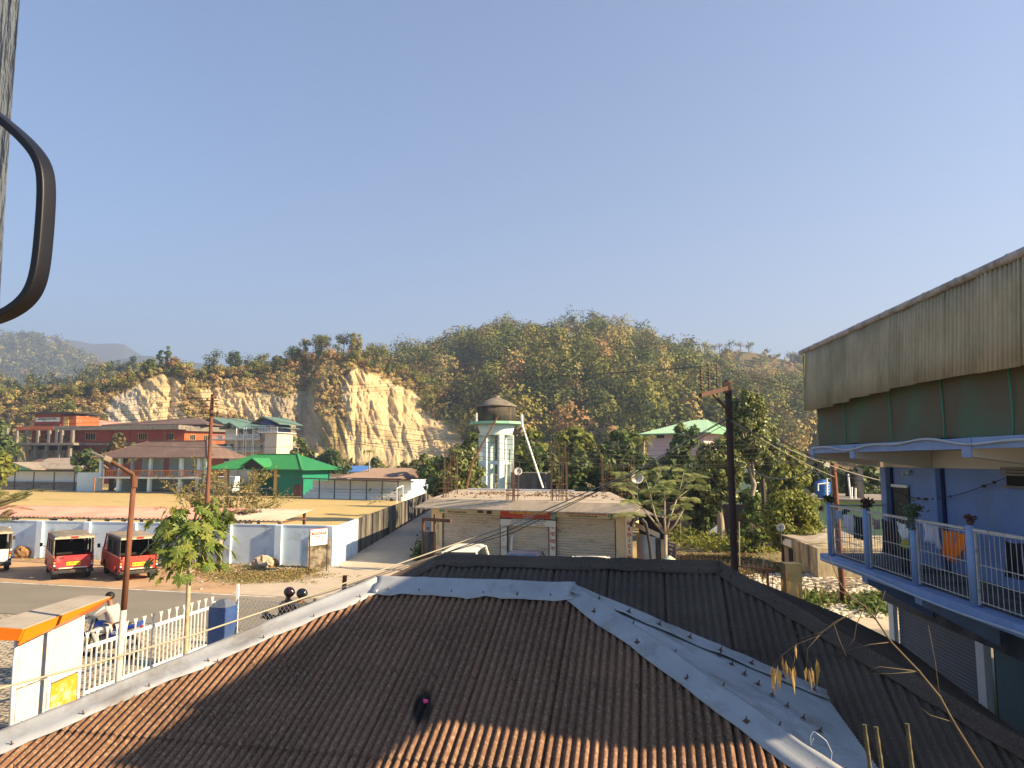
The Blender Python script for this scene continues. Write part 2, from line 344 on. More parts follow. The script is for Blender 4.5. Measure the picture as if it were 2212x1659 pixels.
def tint_scrub(s, P):
    n1 = fbm(P[:, 0]/9, P[:, 2]/5+P[:, 1]/11, 4)[:, None]; n2 = fbm(P[:, 0]/2.2+5, P[:, 2]/3.+1, 3)[:, None]
    c = np.array([.44, .31, .14])*(1-n1)+np.array([.34, .27, .10])*n1; c = c*(.55+.9*n2)
    b = bare_mask(P); st = fbm(P[:, 0]/1.6+P[:, 2]/3, P[:, 2]/3.5, 4)[:, None]; st2 = fbm(P[:, 0]/7+3, P[:, 2]/2.0+P[:, 0]*.12, 4)[:, None]
    s1 = np.array([.80, .60, .32])*(.78+.4*st); s1 = s1*(1-.22*np.clip((st2-.5)*5, 0, 1))+np.array([.07, .03, .0])*np.clip((st2-.45)*4, 0, 1)
    gx = ((P[:, 0]/P[:, 1]*F+1106 > 585) & (P[:, 0]/P[:, 1]*F+1106 < 700))[:, None]; s1 = np.where(gx, s1*np.array([.62, .66, .78]), s1)  # gully soil darkened and blued, shade put into its colour
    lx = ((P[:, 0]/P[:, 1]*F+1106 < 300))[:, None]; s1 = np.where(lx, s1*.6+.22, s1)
    return np.where(b[:, None], s1, c)
def gully(px, t):
    e = np.clip(t*4, 0, 1)*np.clip((1.02-t)*6, 0, 1)
    wx = fbm(px/40+2, t*3, 3)*26; r1 = np.abs(fbm((px-t*-80+wx)/30, t*3.2+px/60, 4)-.5)*2; r2 = np.abs(fbm((px+t*50+wx)/11+4, t*9, 4)-.5)*2
    w = 12*np.exp(-((px-655)/24)**2)+7*np.exp(-((px-915)/16)**2)+6*np.exp(-((px-365)/9)**2)+5*np.exp(-((px-838)/13)**2)+4*np.exp(-((px-770)/7)**2)+4*np.exp(-((px-870)/6)**2)
    r3 = np.abs(fbm(px/2.6+wx/9, t*16, 3)-.5)*2; return (w*.55+r1*5+r2*2.2+r3*.9-3)*e
m_tint = tintmat('hill_soil', 0, .0); mh = m_tint.node_tree
def bumpy(m, sc=.6, d=1.5, st=.9):
    nt = m.node_tree; N, L = nt.nodes.new, nt.links.new; n_ = N('ShaderNodeTexNoise'); n_.inputs['Scale'].default_value = sc; n_.inputs['Detail'].default_value = 9; n_.inputs['Roughness'].default_value = .75
    tc = N('ShaderNodeTexCoord'); mp = N('ShaderNodeMapping'); mp.inputs['Scale'].default_value = (1, 1, .35); L(tc.outputs['Object'], mp.inputs[0]); L(mp.outputs[0], n_.inputs[0])
    b = N('ShaderNodeBump'); b.inputs['Strength'].default_value = st; b.inputs['Distance'].default_value = d; L(n_.outputs[0], b.inputs['Height']); L(b.outputs[0], nt.nodes['Principled BSDF'].inputs['Normal'])
bumpy(m_tint)
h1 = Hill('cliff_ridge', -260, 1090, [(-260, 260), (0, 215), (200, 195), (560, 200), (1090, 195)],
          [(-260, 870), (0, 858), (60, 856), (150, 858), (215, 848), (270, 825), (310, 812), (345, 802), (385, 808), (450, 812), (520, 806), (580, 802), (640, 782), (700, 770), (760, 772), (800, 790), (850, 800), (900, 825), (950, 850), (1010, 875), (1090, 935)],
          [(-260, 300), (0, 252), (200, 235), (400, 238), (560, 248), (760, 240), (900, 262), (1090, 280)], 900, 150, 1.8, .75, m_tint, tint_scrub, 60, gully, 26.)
def tint_wood(s, P):
    n1 = fbm(P[:, 0]/22, P[:, 1]/22, 4)[:, None]; n2 = fbm(P[:, 0]/5, P[:, 1]/5, 3)[:, None]
    return (np.array([.34, .20, .085])*n1+np.array([.09, .075, .03])*(1-n1))*(.6+.8*n2)
h2 = Hill('wooded_hill', 540, 1960, [(540, 290), (900, 245), (1200, 170), (1500, 180), (1960, 260)],
          [(540, 872), (640, 842), (720, 826), (800, 808), (880, 800), (960, 786), (1020, 768), (1070, 752), (1130, 740), (1180, 746), (1240, 736), (1300, 735), (1350, 742), (1400, 764), (1450, 782), (1500, 800), (1560, 824), (1650, 850), (1760, 885), (1960, 930)],
          [(540, 330), (900, 360), (1200, 420), (1400, 420), (1960, 400)], 220, 60, 5, .85, m_tint, tint_wood, 60, None, 50.)
def tint_far(s, P):
    n1 = fbm(P[:, 0]/30, P[:, 1]/30, 4)[:, None]; return np.array([.27, .17, .07])*n1+np.array([.13, .13, .05])*(1-n1)
h3 = Hill('brown_hill', 1380, 2150, [(1380, 420), (2150, 420)], [(1380, 815), (1450, 795), (1520, 772), (1560, 760), (1600, 757), (1640, 762), (1700, 778), (1750, 786), (1800, 800), (1900, 812), (2150, 850)], [(1380, 560), (2150, 600)], 160, 40, 5, .85, m_tint, tint_far, 60, None, 60.)
def tint_blue(s, P):
    n1 = fbm(P[:, 0]/30, P[:, 1]/30, 4)[:, None]; c = np.array([.10, .12, .05])*n1+np.array([.05, .08, .035])*(1-n1)
    y = 995-(P[:, 2]-H)*F/P[:, 1]; x = 1106+F*P[:, 0]/P[:, 1]; b = inpoly(x+(fbm(x/8, y/8)-.5)*20, y, [(2, 790), (12, 760), (30, 742), (42, 745), (28, 765), (14, 800), (0, 808)])
    return np.where(b[:, None], np.array([.5, .33, .2]), c)
h4 = Hill('left_mountain', -420, 440, [(-420, 1000), (440, 1000)], [(-420, 770), (-200, 745), (-60, 738), (0, 734), (60, 731), (110, 742), (150, 762), (190, 782), (235, 805), (270, 830), (330, 850), (440, 870)], [(-420, 1700), (440, 1600)], 200, 60, 16, .9, m_tint, tint_blue, 60, None, 190.)
h5 = Hill('low_green_hill', -300, 480, [(-300, 330), (480, 330)], [(-300, 850), (0, 842), (60, 838), (130, 842), (190, 828), (230, 812), (275, 806), (320, 812), (400, 822), (480, 840)], [(-300, 420), (480, 420)], 120, 24, 3, .9, m_tint, tint_wood, 60, None, 50.)
h6 = Hill('far_mountain', -100, 640, [(-100, 2500), (640, 2500)], [(-100, 760), (60, 742), (100, 733), (150, 734), (190, 742), (235, 740), (258, 742), (280, 756), (305, 770), (360, 800), (640, 850)], [(-100, 3150), (640, 3150)], 140, 30, 8, .9, m_tint, lambda s, P: np.array([.07, .09, .05])*np.ones((len(P), 3)), 60, None, 160.)
h7 = Hill('far_ridge', 100, 760, [(100, 1900), (760, 1900)], [(100, 815), (180, 795), (240, 778), (290, 768), (320, 768), (360, 780), (410, 783), (470, 786), (560, 800), (760, 850)], [(100, 2350), (760, 2350)], 140, 30, 8, .9, m_tint, lambda s, P: np.array([.07, .09, .05])*np.ones((len(P), 3)), 60, None, 120.)
# ================================================================ WOODS
PAL = np.array([[.11, .135, .034], [.17, .175, .042], [.26, .225, .055], [.40, .30, .11], [.36, .21, .09], [.065, .09, .032], [.26, .25, .055]])
def wood(name, hill, n, x0, x1, t0, t1, hgt, wid, leaf, K=6, per=22, pal=None, pw=None, keep=None, tall=0, trunks=True):
    px = rng.uniform(x0, x1, n); t = rng.uniform(t0, t1, n); P = hill.at(px, t)
    if keep is not None: k_ = keep(px, t, P); P = P[k_]
    n = len(P); sz = rng.uniform(.5, 1.35, n); hh = hgt*sz*rng.uniform(.85, 1.2, n); ww = wid*sz*rng.uniform(.8, 1.15, n); ci = rng.choice(len(PAL), n, p=pw); col = (PAL if pal is None else pal)[ci]*rng.uniform(.6, 1.4, (n, 1))
    d = rng.normal(size=(n, K, 3)); d /= np.linalg.norm(d, axis=2)[..., None]; d *= rng.uniform(.2, 1, (n, K, 1))**.5
    cc = P[:, None]+d*np.stack([ww, ww, hh*.42], -1)[:, None]*.75; cc[..., 2] += hh[:, None]*.6
    e = rng.normal(size=(n, K, per, 3)); e /= np.linalg.norm(e, axis=3)[..., None]; e *= rng.uniform(.5, 1, (n, K, per, 1))
    ed = d[:, :, None]*.7+e*.9; ed = ed.reshape(-1, 3); cr = ww*.40; lc = (cc[:, :, None]+e*cr[:, None, None, None]).reshape(-1, 3)
    v, q = leaf_quads(lc, leaf, .25, 1.3, ed, 3.); cj = np.repeat(col, K*per*4, 0)
    o = npmesh(name, v, q, tintmat('wood_leaves', .12, .22), tint=cj); tag(o, kind='stuff'); return o
def open_patch(px, t, P):
    f_ = fbm(P[:, 0]/26+2, P[:, 1]/26+1, 3); return f_ < .63
PW2 = [.20, .25, .22, .10, .02, .10, .11]
wood('wooded_hillside', h2, 1350, 560, 1900, .02, 1.01, 16, 7.2, .85, 9, 42, pw=PW2, keep=open_patch)
wood('wooded_foothill', h2, 420, 960, 1900, -.02, .30, 10, 4.4, .6, 7, 34, pw=[.14, .2, .24, .2, .08, .04, .10])
wood('brown_hill_scrub', h3, 640, 1400, 2000, .0, .97, 8, 5, 1.0, 5, 18, pw=[.14, .24, .22, .2, .1, .02, .08])
wood('mountain_forest', h4, 2600, -150, 330, .1, 1.02, 22, 12, 3.3, 4, 12, pw=[.3, .2, .1, .02, .02, .34, .02])
wood('low_hill_forest', h5, 420, -60, 480, .3, 1.03, 11, 5, 1.0, 6, 20, pw=[.3, .24, .14, .05, .02, .2, .05])
def nb(px, t, P): return ~bare_mask(P, 5)
def nb2(px, t, P): return (~bare_mask(P, 5)) & (fbm(px/30, t*4+2, 2) < .56)
TAN = np.array([[.52, .38, .17], [.42, .31, .12], [.34, .29, .08], [.44, .25, .12], [.20, .19, .05], [.5, .36, .15], [.3, .22, .1]])
wood('cliff_scrub', h1, 3000, -80, 1060, .30, 1.0, 1.6, 1.4, .36, 3, 22, pal=TAN, pw=[.25, .22, .12, .12, .09, .15, .05], keep=nb)
wood('cliff_top_bushes', h1, 420, -80, 1060, .88, 1.03, 4.2, 2.6, .45, 4, 40, pw=[.18, .2, .24, .14, .08, .08, .08], keep=nb)
wood('scrub_slope', h1, 200, -80, 230, .3, 1.0, 3.6, 2.6, .45, 4, 40, pw=[.12, .22, .26, .2, .08, .02, .1], keep=nb2)
wood('right_slope_bushes', h1, 200, 905, 1085, .2, 1.0, 6, 3.2, .45, 5, 40, pw=[.15, .2, .25, .2, .1, .04, .06], keep=nb)
# single trees standing out on the ridges
def ridge_tree(label, px, ytop, hill, t, w, kind='full', tint=0, group=None, sc=1., name='hillside_tree'):
    P = hill.at(np.array([px]), np.array([t]))[0]; yb = 995-(P[2]-H)*F/P[1]; h = max(2, (yb-ytop)/F*P[1]); wm = w/F*P[1]
    b = Vector(P)-Vector((0, 0, .6)); b0 = b.copy(); h += .6; t_ = thing(name, label, 'tree', b, group)
    pix = P[1]/717.; col = PAL[tint]
    if kind != 'bare':
        lo = .12 if kind == 'full' else .38; K = (28 if hill is h1 else 16) if kind == 'full' else (11 if hill is not h3 else 7); cr = wm*.26
        ch = h*(1-lo)/2; c = b+Vector((0, 0, h-ch)); ctr, e, cc = clumps(c, (wm*.6, wm*.6, ch), K, (60 if hill is h1 else 34) if kind == 'full' else ((50 if hill is h1 else 24) if hill is not h3 else 11), cr*(1 if hill is not h3 else 1.5), .8)
        v, q = leaf_quads(ctr, pix*1.1, .25, 1.4, e, 2.6); npmesh('crown', v, q, tintmat('wood_leaves'), t_, tint=np.repeat(col[None]*random.uniform(.8, 1.2), len(v), 0))
    else:
        cc = np.array([b+Vector((random.uniform(-.5, .5)*wm, random.uniform(-.4, .4)*wm, h*random.uniform(.6, 1.0))) for _ in range(20)])
    w_ = MB(); w_.tube([b, b+Vector((.02*h, 0, h*.5)), b+Vector((0, 0, h*.9))], [pix*.45, pix*.35, pix*.15], 5); w_.build('trunk', BARKP if kind == 'bare' else BARK, t_)
    bb = MB()
    for c_ in cc[:14]:
        c_ = Vector(c_); p = b+Vector((0, 0, h*random.uniform(.45, .75))); bb.tube([p, p.lerp(c_, .5)+Vector((0, 0, h*.03)), c_], [pix*.3, pix*.22, pix*.1], 4)
        if kind == 'bare':
            for _ in range(5): bb.tube([p.lerp(c_, random.uniform(.5, 1)), c_+Vector((random.uniform(-1, 1), random.uniform(-1, 1), random.uniform(-.2, .9)))*wm*.13], [pix*.16, pix*.08], 3)
    bb.build('branches', BARKP if kind == 'bare' else BARK, t_); return t_
RT = [('slender dark tree rising on the left end of the sandy cliff', 338, 752, h1, .99, 16, 'thin', 5), ('half bare tree leaning on the cliff crest beside the dry bamboo', 353, 741, h1, .99, 15, 'thin', 0),
 ('tawny dry bamboo clump on the crest of the left cliff', 371, 768, h1, .99, 26, 'full', 4), ('small dark tree at the left foot of the cliff crest group', 320, 772, h1, .97, 24, 'full', 0),
 ('tall rounded tree with open crown, first on the ridge right of the dry bamboo', 455, 748, h1, .98, 46, 'thin', 0), ('dense dark tree standing second on the ridge above the scrub', 502, 752, h1, .98, 36, 'full', 5),
 ('broad paired tree on the ridge with pale trunks showing', 553, 758, h1, .99, 50, 'thin', 1), ('narrow tree in the dip of the ridge left of the tall trees', 596, 765, h1, .99, 22, 'thin', 5),
 ('leafy tree climbing the ridge left of the double crowned tree', 634, 742, h1, .99, 38, 'full', 0), ('pale tree peeping behind the double crowned tree', 655, 728, h1, .99, 26, 'thin', 1),
 ('tall double crowned green tree on the ridge', 690, 712, h1, .99, 44, 'full', 1), ('tallest dark tree on the ridge above the gully, with clear trunk', 738, 706, h1, 1.0, 40, 'thin', 5),
 ('tall yellowish tree right against the tallest dark tree', 765, 713, h1, .99, 26, 'full', 2), ('broad domed tree above the main cliff top', 812, 731, h1, .99, 50, 'full', 1),
 ('flat topped tree where the cliff ridge meets the wooded hill', 878, 734, h2, .80, 50, 'full', 1), ('loose pale tree on the skyline left of the hill shoulder', 950, 722, h2, .98, 34, 'thin', 2),
 ('grey leafless tree sticking up alone on the left shoulder of the hill', 1086, 680, h2, 1.0, 40, 'bare', 0), ('dense tree forming the first summit of the wooded hill', 1132, 683, h2, 1.0, 50, 'full', 0),
 ('pale leafy tree on the saddle of the hill', 1178, 697, h2, 1.0, 36, 'thin', 3), ('large dark crowned tree on the hill summit', 1228, 688, h2, 1.0, 46, 'full', 5),
 ('very dark tree at the top of the hill beside the leafless ones', 1262, 684, h2, 1.0, 46, 'full', 0), ('wide leafless tree on the right of the hill summit', 1316, 677, h2, 1.0, 50, 'bare', 0),
 ('small leafless tree next to the wide one on the summit', 1345, 677, h2, 1.0, 30, 'bare', 0), ('olive tree at the right break of the summit', 1372, 704, h2, 1.0, 40, 'full', 1),
 ('reddish bare tree on the right slope just below the summit', 1412, 712, h2, 1.0, 40, 'bare', 4), ('bushy tree halfway down the right skyline', 1452, 728, h2, 1.0, 44, 'full', 1),
 ('leafless spreading tree low on the right skyline', 1478, 733, h2, 1.0, 46, 'bare', 0), ('round green tree where the near hill meets the brown hill', 1508, 750, h2, 1.0, 34, 'full', 0)]
for a in RT: ridge_tree(a[0], *a[1:])
FT = [('leafless tree first on the brown hill from the left', 1527, 738, 20, 'bare'), ('tall leafless tree at the left end of the brown hilltop', 1534, 737, 22, 'bare'), ('dark small tree on the brown hilltop', 1548, 740, 14, 'thin'), ('leafless pair tree on the brown hilltop', 1559, 740, 18, 'bare'),
 ('wide dark tree in the middle of the brown hilltop', 1581, 733, 28, 'thin'), ('flat topped leafless tree on the brown hilltop', 1605, 738, 26, 'bare'), ('umbrella shaped tree on a tall trunk at the crown of the brown hill', 1623, 735, 20, 'thin'),
 ('ragged tree on the right slope of the brown hill', 1660, 752, 22, 'thin'), ('little leafless tree between the ragged tree and the veranda roof', 1683, 770, 14, 'bare'), ('loose clump tree on the brown skyline beside the corrugated cladding', 1714, 762, 34, 'thin'), ('second loose tree touching the corrugated cladding', 1737, 764, 26, 'full')]
for l, px, yt, w_, k_ in FT: ridge_tree(l, px, yt, h3, 1.0, w_, k_, 0)
# trees on the wooded slope whose pale trunks or crowns stand out
SL = [('bright green tree on a pale trunk left of the tower top', 965, 800, .42, 34, 'thin', 1), ('spreading olive tree on the slope right behind the water tower', 1165, 828, .20, 66, 'full', 1), ('orange brown tree low on the slope right of the tower', 1235, 850, .14, 40, 'thin', 4),
 ('bare pale tree half way up the hill', 1310, 800, .42, 26, 'bare', 0), ('tall narrow green tree at mid slope', 1040, 790, .50, 30, 'full', 6), ('russet tree on the open patch of the slope', 1255, 780, .55, 34, 'thin', 4)]
for l, px, yt, t_, w_, k_, ti in SL: ridge_tree(l, px, yt, h2, t_, w_, k_, ti)
# ================================================================ MATERIALS FOR BUILDINGS
m_blueW = mat('pale_blue_wall', (.60, .70, .77), .9, .08, 1.2, .25, 25, dirt=(.37, .41, .42), damt=.42, dsc=.9)
m_standW = mat('stand_wall_paint', (.80, .86, .90), .9, .06, 1, .1, 20, dirt=(.60, .66, .70), damt=.3)
m_white = mat('white_paint', (.80, .78, .72), .8, .05, 2, .1, 30, dirt=(.5, .46, .4), damt=.22, dsc=1.5)
m_whiteM = mat('white_metal_paint', (.80, .79, .76), .45, .05, 5, dirt=(.45, .3, .2), damt=.12, dsc=6)
m_concD = mat('stained_concrete', (.20, .175, .14), .95, .3, 1.2, .5, 20, dirt=(.035, .033, .03), damt=.6, dsc=.35, stretch=(1, 1, .25))
m_conc2 = mat('grey_concrete', (.26, .225, .18), .95, .2, 2, .4, 30, dirt=(.14, .12, .10), damt=.4, dsc=1.2)
m_rust = mat('rust', (.14, .065, .036), .85, .3, 6, .3, 50, dirt=(.10, .05, .03), damt=.5, dsc=5)
m_dark = mat('dark_gap', (.02, .018, .016), .9, .2)
m_darkM = mat('dark_metal', (.05, .045, .04), .6, .3, 5)
m_red = mat('brick_red_paint', (.34, .062, .034), .9, .12, .8, .2, 20, dirt=(.25, .06, .04), damt=.35, dsc=.7)
m_orange = mat('sunlit_orange_paint', (.50, .125, .042), .9, .12, .8, .2, 20, dirt=(.5, .22, .12), damt=.35, dsc=.7)  # orange carries the sunlight on the hall's sun-facing walls
m_brownR = mat('brown_sheet_roof', (.16, .10, .075), .8, .15, 1.5, .2, 20, dirt=(.22, .15, .11), damt=.4, dsc=.4)
m_greenR = mat('green_sheet_roof', (.025, .20, .06), .5, .08, 2, dirt=(.07, .22, .09), damt=.3)
m_greenP = mat('pale_green_roof', (.20, .38, .20), .55, .08, 2)
m_tealR = mat('weathered_teal_roof', (.11, .20, .16), .6, .15, 1, dirt=(.2, .22, .17), damt=.4)
m_greenW = mat('sea_green_wall', (.012, .20, .12), .85, .08, 1)
m_cream = mat('cream_paint', (.70, .58, .42), .9, .07, 1, .1, 20, dirt=(.48, .38, .27), damt=.3, dsc=.6)
m_yel = mat('yellow_ochre_paint', (.66, .42, .14), .85, .08, 1)
m_orW = mat('orange_wood', (.55, .20, .05), .6, .2, 3)
m_redS = mat('faded_red_sheet', (.56, .26, .20), .7, .12, .6, .1, 20, dirt=(.40, .21, .16), damt=.5, dsc=.4)
m_fadeS = mat('washed_out_sheet', (.48, .36, .28), .75, .15, .8, .1, 20, dirt=(.55, .25, .18), damt=.4, dsc=.5)
m_tin = mat('weathered_tin', (.36, .30, .23), .7, .2, 2, .2, 30, dirt=(.24, .16, .11), damt=.45, dsc=1, metal=0)
m_bamboo = mat('bamboo_mat_wall', (.46, .36, .21), .9, .3, 9, .6, 60, dirt=(.12, .10, .07), damt=.5, dsc=1.5, stretch=(1, 1, .2))
m_blueT = mat('blue_plastic', (.03, .12, .36), .4, .1, 2)
m_ink = mat('ink_black', (.02, .02, .02), .7, .1)
m_inkR = mat('ink_red', (.50, .06, .03), .7, .1)
m_inkG = mat('ink_green', (.03, .25, .10), .7, .1)
m_inkY = mat('ink_yellow', (.85, .62, .15), .7, .1)
m_glass = glassmat('dark_glass')
def ux(p, q): d = V(q[0]-p[0], q[1]-p[1], 0); return d.normalized()
class Fac:
    """a facade line on the ground between two points; s along it, n towards the back"""
    def __init__(s, p, q): s.p = V(p[0], p[1], 0); s.u = ux(p, q); s.n = V(-s.u.y, s.u.x, 0); s.L = (V(q[0], q[1], 0)-s.p).length; s.rz = math.atan2(s.u.y, s.u.x)
    def s_(s, px, py=1000, d=0.): w = PL(px, py, s.p+s.n*d, s.u); return (w-s.p).dot(s.u)
    def z_(s, px, py, d=0.): return PL(px, py, s.p+s.n*d, s.u).z
    def at(s, a, d=0., z=0.): return s.p+s.u*a+s.n*d+V(0, 0, z)
    def box(s, mb, a0, a1, d0, d1, z0, z1):
        return mb.hexa([s.at(a0, d0, z0), s.at(a1, d0, z0), s.at(a1, d1, z0), s.at(a0, d1, z0), s.at(a0, d0, z1), s.at(a1, d0, z1), s.at(a1, d1, z1), s.at(a0, d1, z1)])
    def part(s, name, m, par, *boxes, **k):
        mb = MB()
        for b in boxes: s.box(mb, *b)
        return mb.build(name, m, par, **k)
def hiproof(mb, f, a0, a1, d0, d1, ze, r0, r1, zr, th=.12, ov=0.):
    """hipped roof shell over the rectangle; ridge from a=r0 to r1 at mid depth"""
    dm = (d0+d1)/2; P = f.at; e = [P(a0, d0, ze), P(a1, d0, ze), P(a1, d1, ze), P(a0, d1, ze)]; r = [P(r0, dm, zr), P(r1, dm, zr)]; dn = V(0, 0, -th)
    vs = e+r+[x+dn for x in e+r]; fs = [(0, 1, 5, 4), (1, 2, 5), (2, 3, 4, 5), (3, 0, 4)]; fs += [tuple(6+i for i in reversed(q)) for q in fs]+[(0, 6, 7, 1), (1, 7, 8, 2), (2, 8, 9, 3), (3, 9, 6, 0)]
    return mb.add(vs, fs)
def ribs(mb, f, a0, a1, d0, ze, dm, zr, r0, r1, n, h=.05, w=.07):
    """raised ribs on the front slope"""
    for i in range(n+1):
        a = a0+(a1-a0)*i/n; t = 1.
        if a < r0: t = (a-a0)/max(.01, r0-a0)
        if a > r1: t = (a1-a)/max(.01, a1-r1)
        if t > .03: mb.beam(f.at(a, d0, ze+h*.4), f.at(a, d0+(dm-d0)*t, ze+(zr-ze)*t+h*.4), w, h)
def window(f, par, a0, a1, z0, z1, d=0., fr=m_orW, pane=m_glass, bars=2, name='window'):
    t = .06*max(1, (z1-z0)); mb = MB()
    f.box(mb, a0-t, a1+t, d-.05, d+.04, z0-t, z0); f.box(mb, a0-t, a1+t, d-.05, d+.04, z1, z1+t); f.box(mb, a0-t, a0, d-.05, d+.04, z0, z1); f.box(mb, a1, a1+t, d-.05, d+.04, z0, z1)
    for i in range(1, bars): x = a0+(a1-a0)*i/bars; f.box(mb, x-t*.35, x+t*.35, d-.045, d+.03, z0, z1)
    o = mb.build(name, fr, par); f.part('pane', pane, o, (a0, a1, d-.02, d+.02, z0, z1)); return o
# ================================================================ LONG PALE BLUE WALL
wf = Fac(G(25, 1204.5), G(722, 1223.5)); L0 = -14
w = thing('boundary_wall', 'long pale blue plastered wall with pilasters behind the parked vans', 'wall', wf.at(wf.L/2))
zt = 1.86; wf.part('wall_panel', m_blueW, w, (L0, wf.L, 0, .16, 0, zt))
for px in (-22, 85, 187, 287, 390, 492, 601, 712):
    a = wf.s_(px, 1150, -.1); wf.part('pilaster', m_blueW, w, (a-.17, a+.17, -.14, -.002, 0, zt+.02))
wf.part('wall_coping', m_blueW, w, (L0, wf.L, -.02, .18, zt+.002, zt+.05))
# red sheet roof behind it
rf = thing('lean_to_roof', 'long low roof of faded red corrugated sheets just behind the pale blue wall', 'roof', wf.at(10, 1.8))
def corr_sheet(f, a0, a1, dA, zA, dB, zB, pitch, amp, m, par, name='roof_sheet', rows=4, per=6, skew=0., jag=0.):
    O = f.at(a0, dA, zA); D = f.at(a0, dB, zB)-O; L = D.length; D = D.normalized()+f.u*skew; N = f.u.cross(D).normalized(); N = N if N.z > 0 else -N
    n = int((a1-a0)/pitch*per); us = np.linspace(0, a1-a0, n+1); mb = MB(); js = {}
    def top(u): k = int(u/(pitch*9)); js.setdefault(k, random.uniform(-jag, jag)); return js[k]
    sheet(mb, O, f.u, D, N, us, top, lambda u: L+top(u), lambda u, w_: amp*math.sin(2*math.pi*u/pitch)+.012*((u/(pitch*9)) % 1), rows); o = mb.build(name, m, par, True)
    so = o.modifiers.new('s', 'SOLIDIFY'); so.thickness = .012; return o
ae = wf.s_(610, 1128, .5)
corr_sheet(wf, L0, wf.s_(470, 1123, .5), .35, 2.06, 3.3, 2.42, .25, .03, m_redS, rf)
corr_sheet(wf, wf.s_(470, 1123, .5)+.02, ae, .35, 2.05, 3.3, 2.42, .25, .03, m_fadeS, rf, skew=.12)
wf.part('fascia_batten', mat('pale_batten', (.45, .38, .24)), rf, (L0, ae, .42, .48, 1.97, 2.03))
for px in (-60, 36, 112, 153, 232, 268, 350, 500, 605):
    a = wf.s_(px, 1120, .45); wf.part('post', m_rust, rf, (a-.06, a+.06, .4, .52, 0, 2.0)); wf.part('post', m_rust, rf, (a-.06, a+.06, 3.0, 3.12, 0, 2.36)); wf.part('rafter', m_rust, rf, (a-.05, a+.05, .3, 3.3, 1.93, 1.99))
# ================================================================ LANE WALL
lw = Fac((-8.4, 34.84), (-8.4, 96)); P0, P1 = 5.0, 61
lane = thing('lane_wall', 'high precast wall along the lane, painted white near the corner and black stained beyond', 'wall', (-8.4, 50, 0))
lw.part('painted_panel', m_white if False else mat('bright_pale_blue_wall', (.66, .75, .82), .9, .06, 1, .2, 20, dirt=(.5, .55, .58), damt=.25), lane, (0.0, P0, 0.0, .14, 0, 1.84))
lw.part('wall_panel', m_concD, lane, (P0+.003, P1, .0, .13, 0, 1.82))
a = .1
while a < P1:
    lw.part('post', m_concD if a > P0 else MATS['bright_pale_blue_wall'], lane, (a-.08, a+.08, -.07, -.002, 0, 1.86)); a += 1.65 if a < P0 else 1.9
# ================================================================ SIGN BOARD AT THE JUNCTION
sb = thing('notice_board', 'small white direction board on two black legs before the concrete slab at the lane corner', 'sign', G(690, 1231))
sf = Fac(G(668, 1240), G(706, 1234)); a0, a1 = 0, sf.L
sf.part('leg', m_darkM, sb, (a0-.02, a0+.02, 0, .04, 0, 1.86)); sf.part('leg', m_darkM, sb, (a1-.02, a1+.02, 0, .04, 0, 1.98))
sf.part('board', m_white, sb, (a0+.022, a1-.022, .005, .035, 1.22, 1.92)); sf.part('frame', m_inkR, sb, (a0-.02, a1+.02, -.002, .042, 1.922, 1.95))
sf.part('red_banner', m_inkR, sb, (a0+.08, a1-.07, -.004, .002, 1.68, 1.80))
zz = lambda a, z: sf.at(a, -.008, z); mid = (a0+a1)/2
txt('GOD WORSHIP CENTRE', .08, zz(mid, 1.74), sf.rz, m_white, sb, sx=.75); txt('KIMIN MODEL VILLAGE', .07, zz(mid, 1.60), sf.rz, m_ink, sb, sx=.75)
txt('2 KM', .07, zz(mid-.2, 1.47), sf.rz, m_ink, sb); ar = MB(); ar.prism([zz(mid+.08, 1.46), zz(mid+.2, 1.46), zz(mid+.2, 1.43), zz(mid+.3, 1.475), zz(mid+.2, 1.52), zz(mid+.2, 1.49), zz(mid+.08, 1.49)], sf.n*.004); ar.build('arrow', m_inkR, sb)
m_oldslab = mat('flaking_plaster', (.48, .40, .28), .95, .25, 3, .6, 25, dirt=(.16, .12, .07), damt=.6, dsc=2.5)
sl_ = Fac(G(664, 1229), G(712, 1228)); ob = MB(); sl_.box(ob, 0, sl_.L, .0, .22, 0, 1.35)
ob.prism([sl_.at(0, 0, 1.352), sl_.at(sl_.L, 0, 1.352), sl_.at(sl_.L*.5, 0, 1.56)], sl_.n*.2); tag(ob.build('milestone_slab', m_oldslab, origin=sl_.at(0)), 'stubby flaking concrete slab standing behind the direction board', 'slab')
# ================================================================ SHOP WITH THREE SHUTTERS
K1 = PZ(896, 1098, 2.66); K2 = PZ(1413, 1113.6, 2.66); sh = Fac(K1, K2); SW = 1.15   # facade depth behind canopy edge
sh.n = V(.04, 1, 0)
S = lambda px, py=1160: sh.s_(px, py, SW)
shop = thing('shop_building', 'single storey cream shop with three closed shutters and flat concrete roof sprouting rebar', 'shop', sh.at(sh.L/2, SW))
m_slab = mat('roof_slab_concrete', (.44, .355, .26), .95, .12, 1.5, .4, 30, dirt=(.30, .24, .17), damt=.45, dsc=.8)
DEP = 12.5; zb = 2.66; zt_ = 3.12
c_ = MB(); a1 = sh.L
o_ = [sh.at(0, 0, zb), sh.at(a1, 0, zb), sh.at(a1, DEP, zb), sh.at(0, DEP, zb)]; i_ = [sh.at(.75, .45, zt_), sh.at(a1-.75, .45, zt_), sh.at(a1-.75, DEP-.3, zt_), sh.at(.75, DEP-.3, zt_)]
